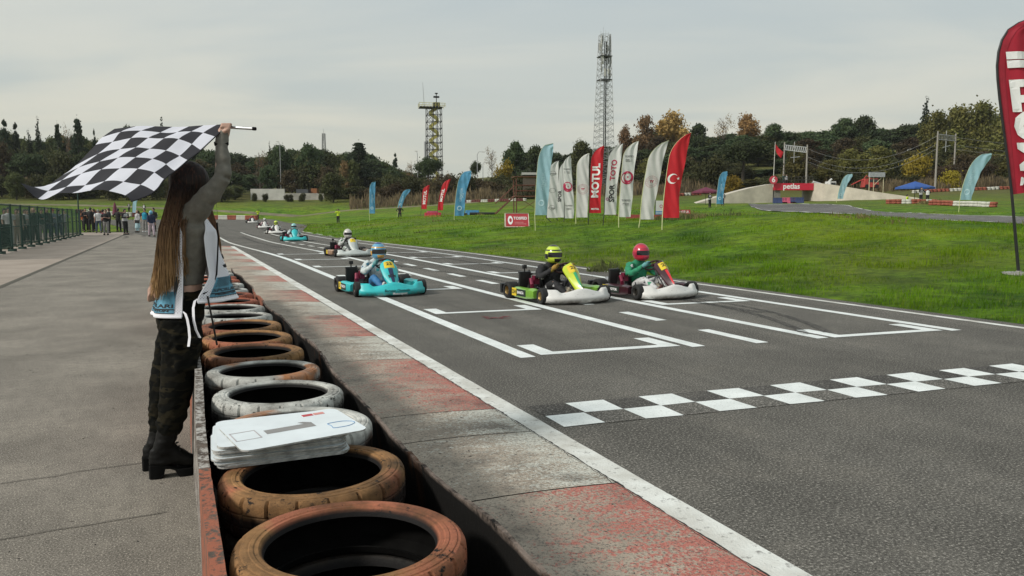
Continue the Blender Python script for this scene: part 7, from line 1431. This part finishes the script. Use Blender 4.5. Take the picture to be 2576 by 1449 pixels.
person(pg(347, 585.5), rad(-120), 'stand', STRP, PBLUE, 'brown', 'person in a pale top and long pale blue skirt with a handbag', CR, 1.66, True, None, None, PBLUE, longh=True)
q_ = pg(348, 586.5); b = MB(); b.box((0, -.12, .82), (.30, .10, .24)); b.tube([(-.14, -.12, .92), (0, 0, 1.38), (.14, -.12, .92)], .012, 5); o = b.build('handbag', BLK); o.location = q_; tag(o, 'black and white handbag carried by the person in the pale blue skirt', 'bag')
person(pg(366, 584.5), rad(-90), 'stand', BLK, GRYC, 'black', 'person in a bright blue waistcoat and grey trousers', CR, 1.80, False, BLUEV, WHI)
person(pg(382, 595), rad(-50), 'walk', NAVY, C('pink_white', (.5, .4, .45)), 'black', 'young racer in a dark suit and light blue helmet', CR, 1.62, helmet=PM('helmet_sky_blue', (.12, .34, .52)))
person(pg(388, 583.5), rad(-100), 'stand', BLK, BLK, 'black', 'person in black behind the young racer', CR, 1.86)
# behind the fence: on the line w = -6.9
def pf2(x, w): r = ray(x, 560); t = w/(r.x*WD.x+r.y*WD.y); return Vector((r.x*t, r.y*t, 0))
FG = 'spectators behind the green fence'
for x, w, pose, top, lg, hr, lab, h, sl, kw in [(22, -6.9, 'stand', WHI, C('light_grey', (.5, .5, .5)), 'black', 'spectator in a white T-shirt behind the near end of the fence', 1.74, False, {}), (42, -6.7, 'reach', BEIGE, BEIGE, 'brown', 'spectator in beige holding a phone up to the fence', 1.68, True, {}), (50, -7.1, 'stand', DGRN, BLK, 'black', 'dark clothed spectator beside the one in beige', 1.72, True, {}), (63, -7.0, 'fold', WHI, BLK, 'brown', 'spectator in white with dark trousers behind the fence', 1.68, True, {}), (70, -7.4, 'stand', BRWN, BLK, 'brown', 'spectator in camouflage brown behind the fence', 1.68, True, {}), (85, -6.6, 'photo', DGRN, BLK, 'blond', 'blond spectator in dark clothes, hands at the face', 1.76, True, dict(longh=True)), (105, -6.9, 'fold', C('teal_dark', (.03, .07, .06)), GRYC, 'brown', 'spectator in dark teal with folded arms behind the fence', 1.70, True, {}), (119, -6.8, 'stand', BLK, NAVY, 'grey', 'grey haired spectator in an open dark jacket', 1.78, True, {}), (134, -7.2, 'fold', C('blue_grey', (.16, .20, .26)), NAVY, 'brown', 'spectator in a red cap behind the fence', 1.72, True, dict(cap=C('cap_red', (.4, .05, .06)))), (148, -6.7, 'reach', C('slate', (.05, .08, .11)), NAVY, 'black', 'spectator in slate blue leaning towards the fence', 1.70, True, {}), (160, -6.9, 'photo', STRP, GRYC, 'brown', 'pale clothed spectator filming through the far fence panels', 1.70, True, {}), (12, -7.4, 'stand', BLK, BLK, 'black', 'dark spectator beside the white T-shirt behind the fence', 1.70, True, {})]:
    person(pf2(x, w), rad(-25+rtree.uniform(-30, 30)), pose, top, lg, hr, lab, FG, h, sl, **kw)
# others round the circuit
def pd(x, y, d): return on(x, y, d)
person(pd(851, 562, 95), rad(-100), 'photo', LIME, BLK, 'black', 'photographer in a lime yellow jacket aiming a camera on the grass', None, 1.78, camera=True)
person(pd(1006, 553, 98), rad(-85), 'hips', BLK, BLK, 'black', 'marshal in black standing alone on the grass by the bent blue flag', None, 1.80)
person(pd(649, 545, 133), rad(-90), 'photo', LIME, BLK, 'black', 'marshal in lime behind the tyre wall at the end of the straight', None, 1.75, camera=True)
person(pd(363, 533, 147), rad(-80), 'stand', BLK, BLK, 'black', 'marshal in a white vest above the tyre wall behind the crowd', None, 1.75, True, WHI)
person(pd(325, 533, 147), rad(-80), 'fold', BLK, BLK, 'black', 'marshal in black and white by the pale blue flag behind the crowd', None, 1.70, True, STRP)
person(pd(347, 535, 138), rad(-80), 'stand', BLK, BLK, 'brown', 'figure in black before the tyre wall behind the crowd', None, 1.75)
bz = at(1971, 461, 121.5); person(Vector((bz.x, bz.y, bz.z-.35)), rad(-90), 'photo', C('teal_dark', (.03, .07, .06)), BLK, 'black', 'marshal in dark teal filming from the bridge', None, 1.75, camera=True); bz = at(1978, 461, 122.2); person(Vector((bz.x, bz.y, bz.z-.35)), rad(-60), 'stand', STRP, BLK, 'brown', 'marshal in grey beside the one filming on the bridge', None, 1.72)
person(pd(1785, 516, 90), rad(-60), 'fold', BLK, BLK, 'black', 'marshal in a striped white vest near the maroon parasol', None, 1.74, True, STRP); person(pd(1818, 515, 97), rad(-110), 'stand', BLK, NAVY, 'black', 'marshal half hidden behind the blue flag by the ramp', None, 1.72, True, STRP)
person(pd(2316, 505, 89), rad(-90), 'photo', BLK, BLK, 'black', 'marshal in a black and white vest under the blue parasol', None, 1.76, True, STRP); person(pd(2333, 505, 88), rad(60), 'fold', BLK, BLK, 'black', 'second marshal in white stripes beside the blue parasol', None, 1.70, True, WHI); person(pd(2282, 508, 87.5), rad(-40), 'stand', LIME, BLK, 'black', 'marshal in lime crouching behind the parasol tyre wall', None, 1.72, sink=.75)
# ================================================================ green fence
m, n, N_, L_, p = nodes('green_netting'); p.inputs['Base Color'].default_value = (.012, .055, .038, 1); p.inputs['Roughness'].default_value = .8
v = coord(n); p.inputs['Alpha'].default_value = .62; M_NET = m
M_FPO = M('fence_post_green', (.010, .040, .030), .6); FE = thing('fence', 'green netting fence on posts between the paddock and spectators', 'fence', uw(45, -5.9)); WF = -5.9; us = list(np.linspace(29, 59.3, 15)); HF = lambda u: 1.80-.12*sstep(30, 60, u)
for u in us:
    b = MB(); q = uw(u, WF); b.tube([q, q+Vector((0, 0, HF(u)+.04))], .045, 6); b.box(q+Vector((0, 0, .04)), (.22, .22, .12)); wpart(b.build('post', M_FPO, smooth=False), FE)
for a_, c_ in zip(us, us[1:]):
    b = MB(); b.grid(lambda i, j: uw(a_+(c_-a_)*i, WF+.03*math.sin(3.14*i)*math.sin(3.14*j), .16+(HF(a_+(c_-a_)*i)-.16)*j), 6, 3); wpart(b.build('mesh_panel', M_NET), FE)
    for z0, z1, r_ in ((HF(a_), HF(c_), .028), (.95, .95, .02)): b = MB(); b.tube([uw(a_, WF, z0), uw(c_, WF, z1)], r_, 6); wpart(b.build('rail', M_FPO), FE)
    b = MB(); b.tube([uw(a_+(c_-a_)*t, WF-.05, .17+.03*math.sin(9*(a_+(c_-a_)*t))) for t in np.linspace(0, 1, 6)], .035, 6); wpart(b.build('bottom_hem', M('netting_hem', (.13, .15, .10), .8)), FE)
b = MB(); b.tube([uw(59.6, -6.0), uw(59.6, -6.0, 3.4)], .05, 6); tag(b.build('pole', M_FPO), 'dark green pole at the far end of the fence', 'pole')
q_ = pf2(6, -6.6)
for k in range(5): o = obj('tyre', TY, None, (q_.x, q_.y, .1025+.2045*k), k*.7); setmat(o, MT_BLK); tag(o, 'black tyre in the tall stack behind the near end of the fence', 'tyre', 'black tyres stacked behind the fence')

# ================================================================ thin autumn haze
m = bpy.data.materials.new('haze'); m.use_nodes = True; n = m.node_tree; n.nodes.remove(n.nodes['Principled BSDF'])
pv = n.nodes.new('ShaderNodeVolumePrincipled'); pv.inputs['Color'].default_value = (.86, .88, .9, 1); pv.inputs['Density'].default_value = .00012; pv.inputs['Anisotropy'].default_value = .2
n.links.new(pv.outputs[0], n.nodes['Material Output'].inputs['Volume'])
b = MB(); b.box((9, 315, 30), (960, 790, 72)); hz = b.build('haze', m, smooth=False); struct(hz, 'stuff'); hz['label'] = 'thin pale haze over the circuit'
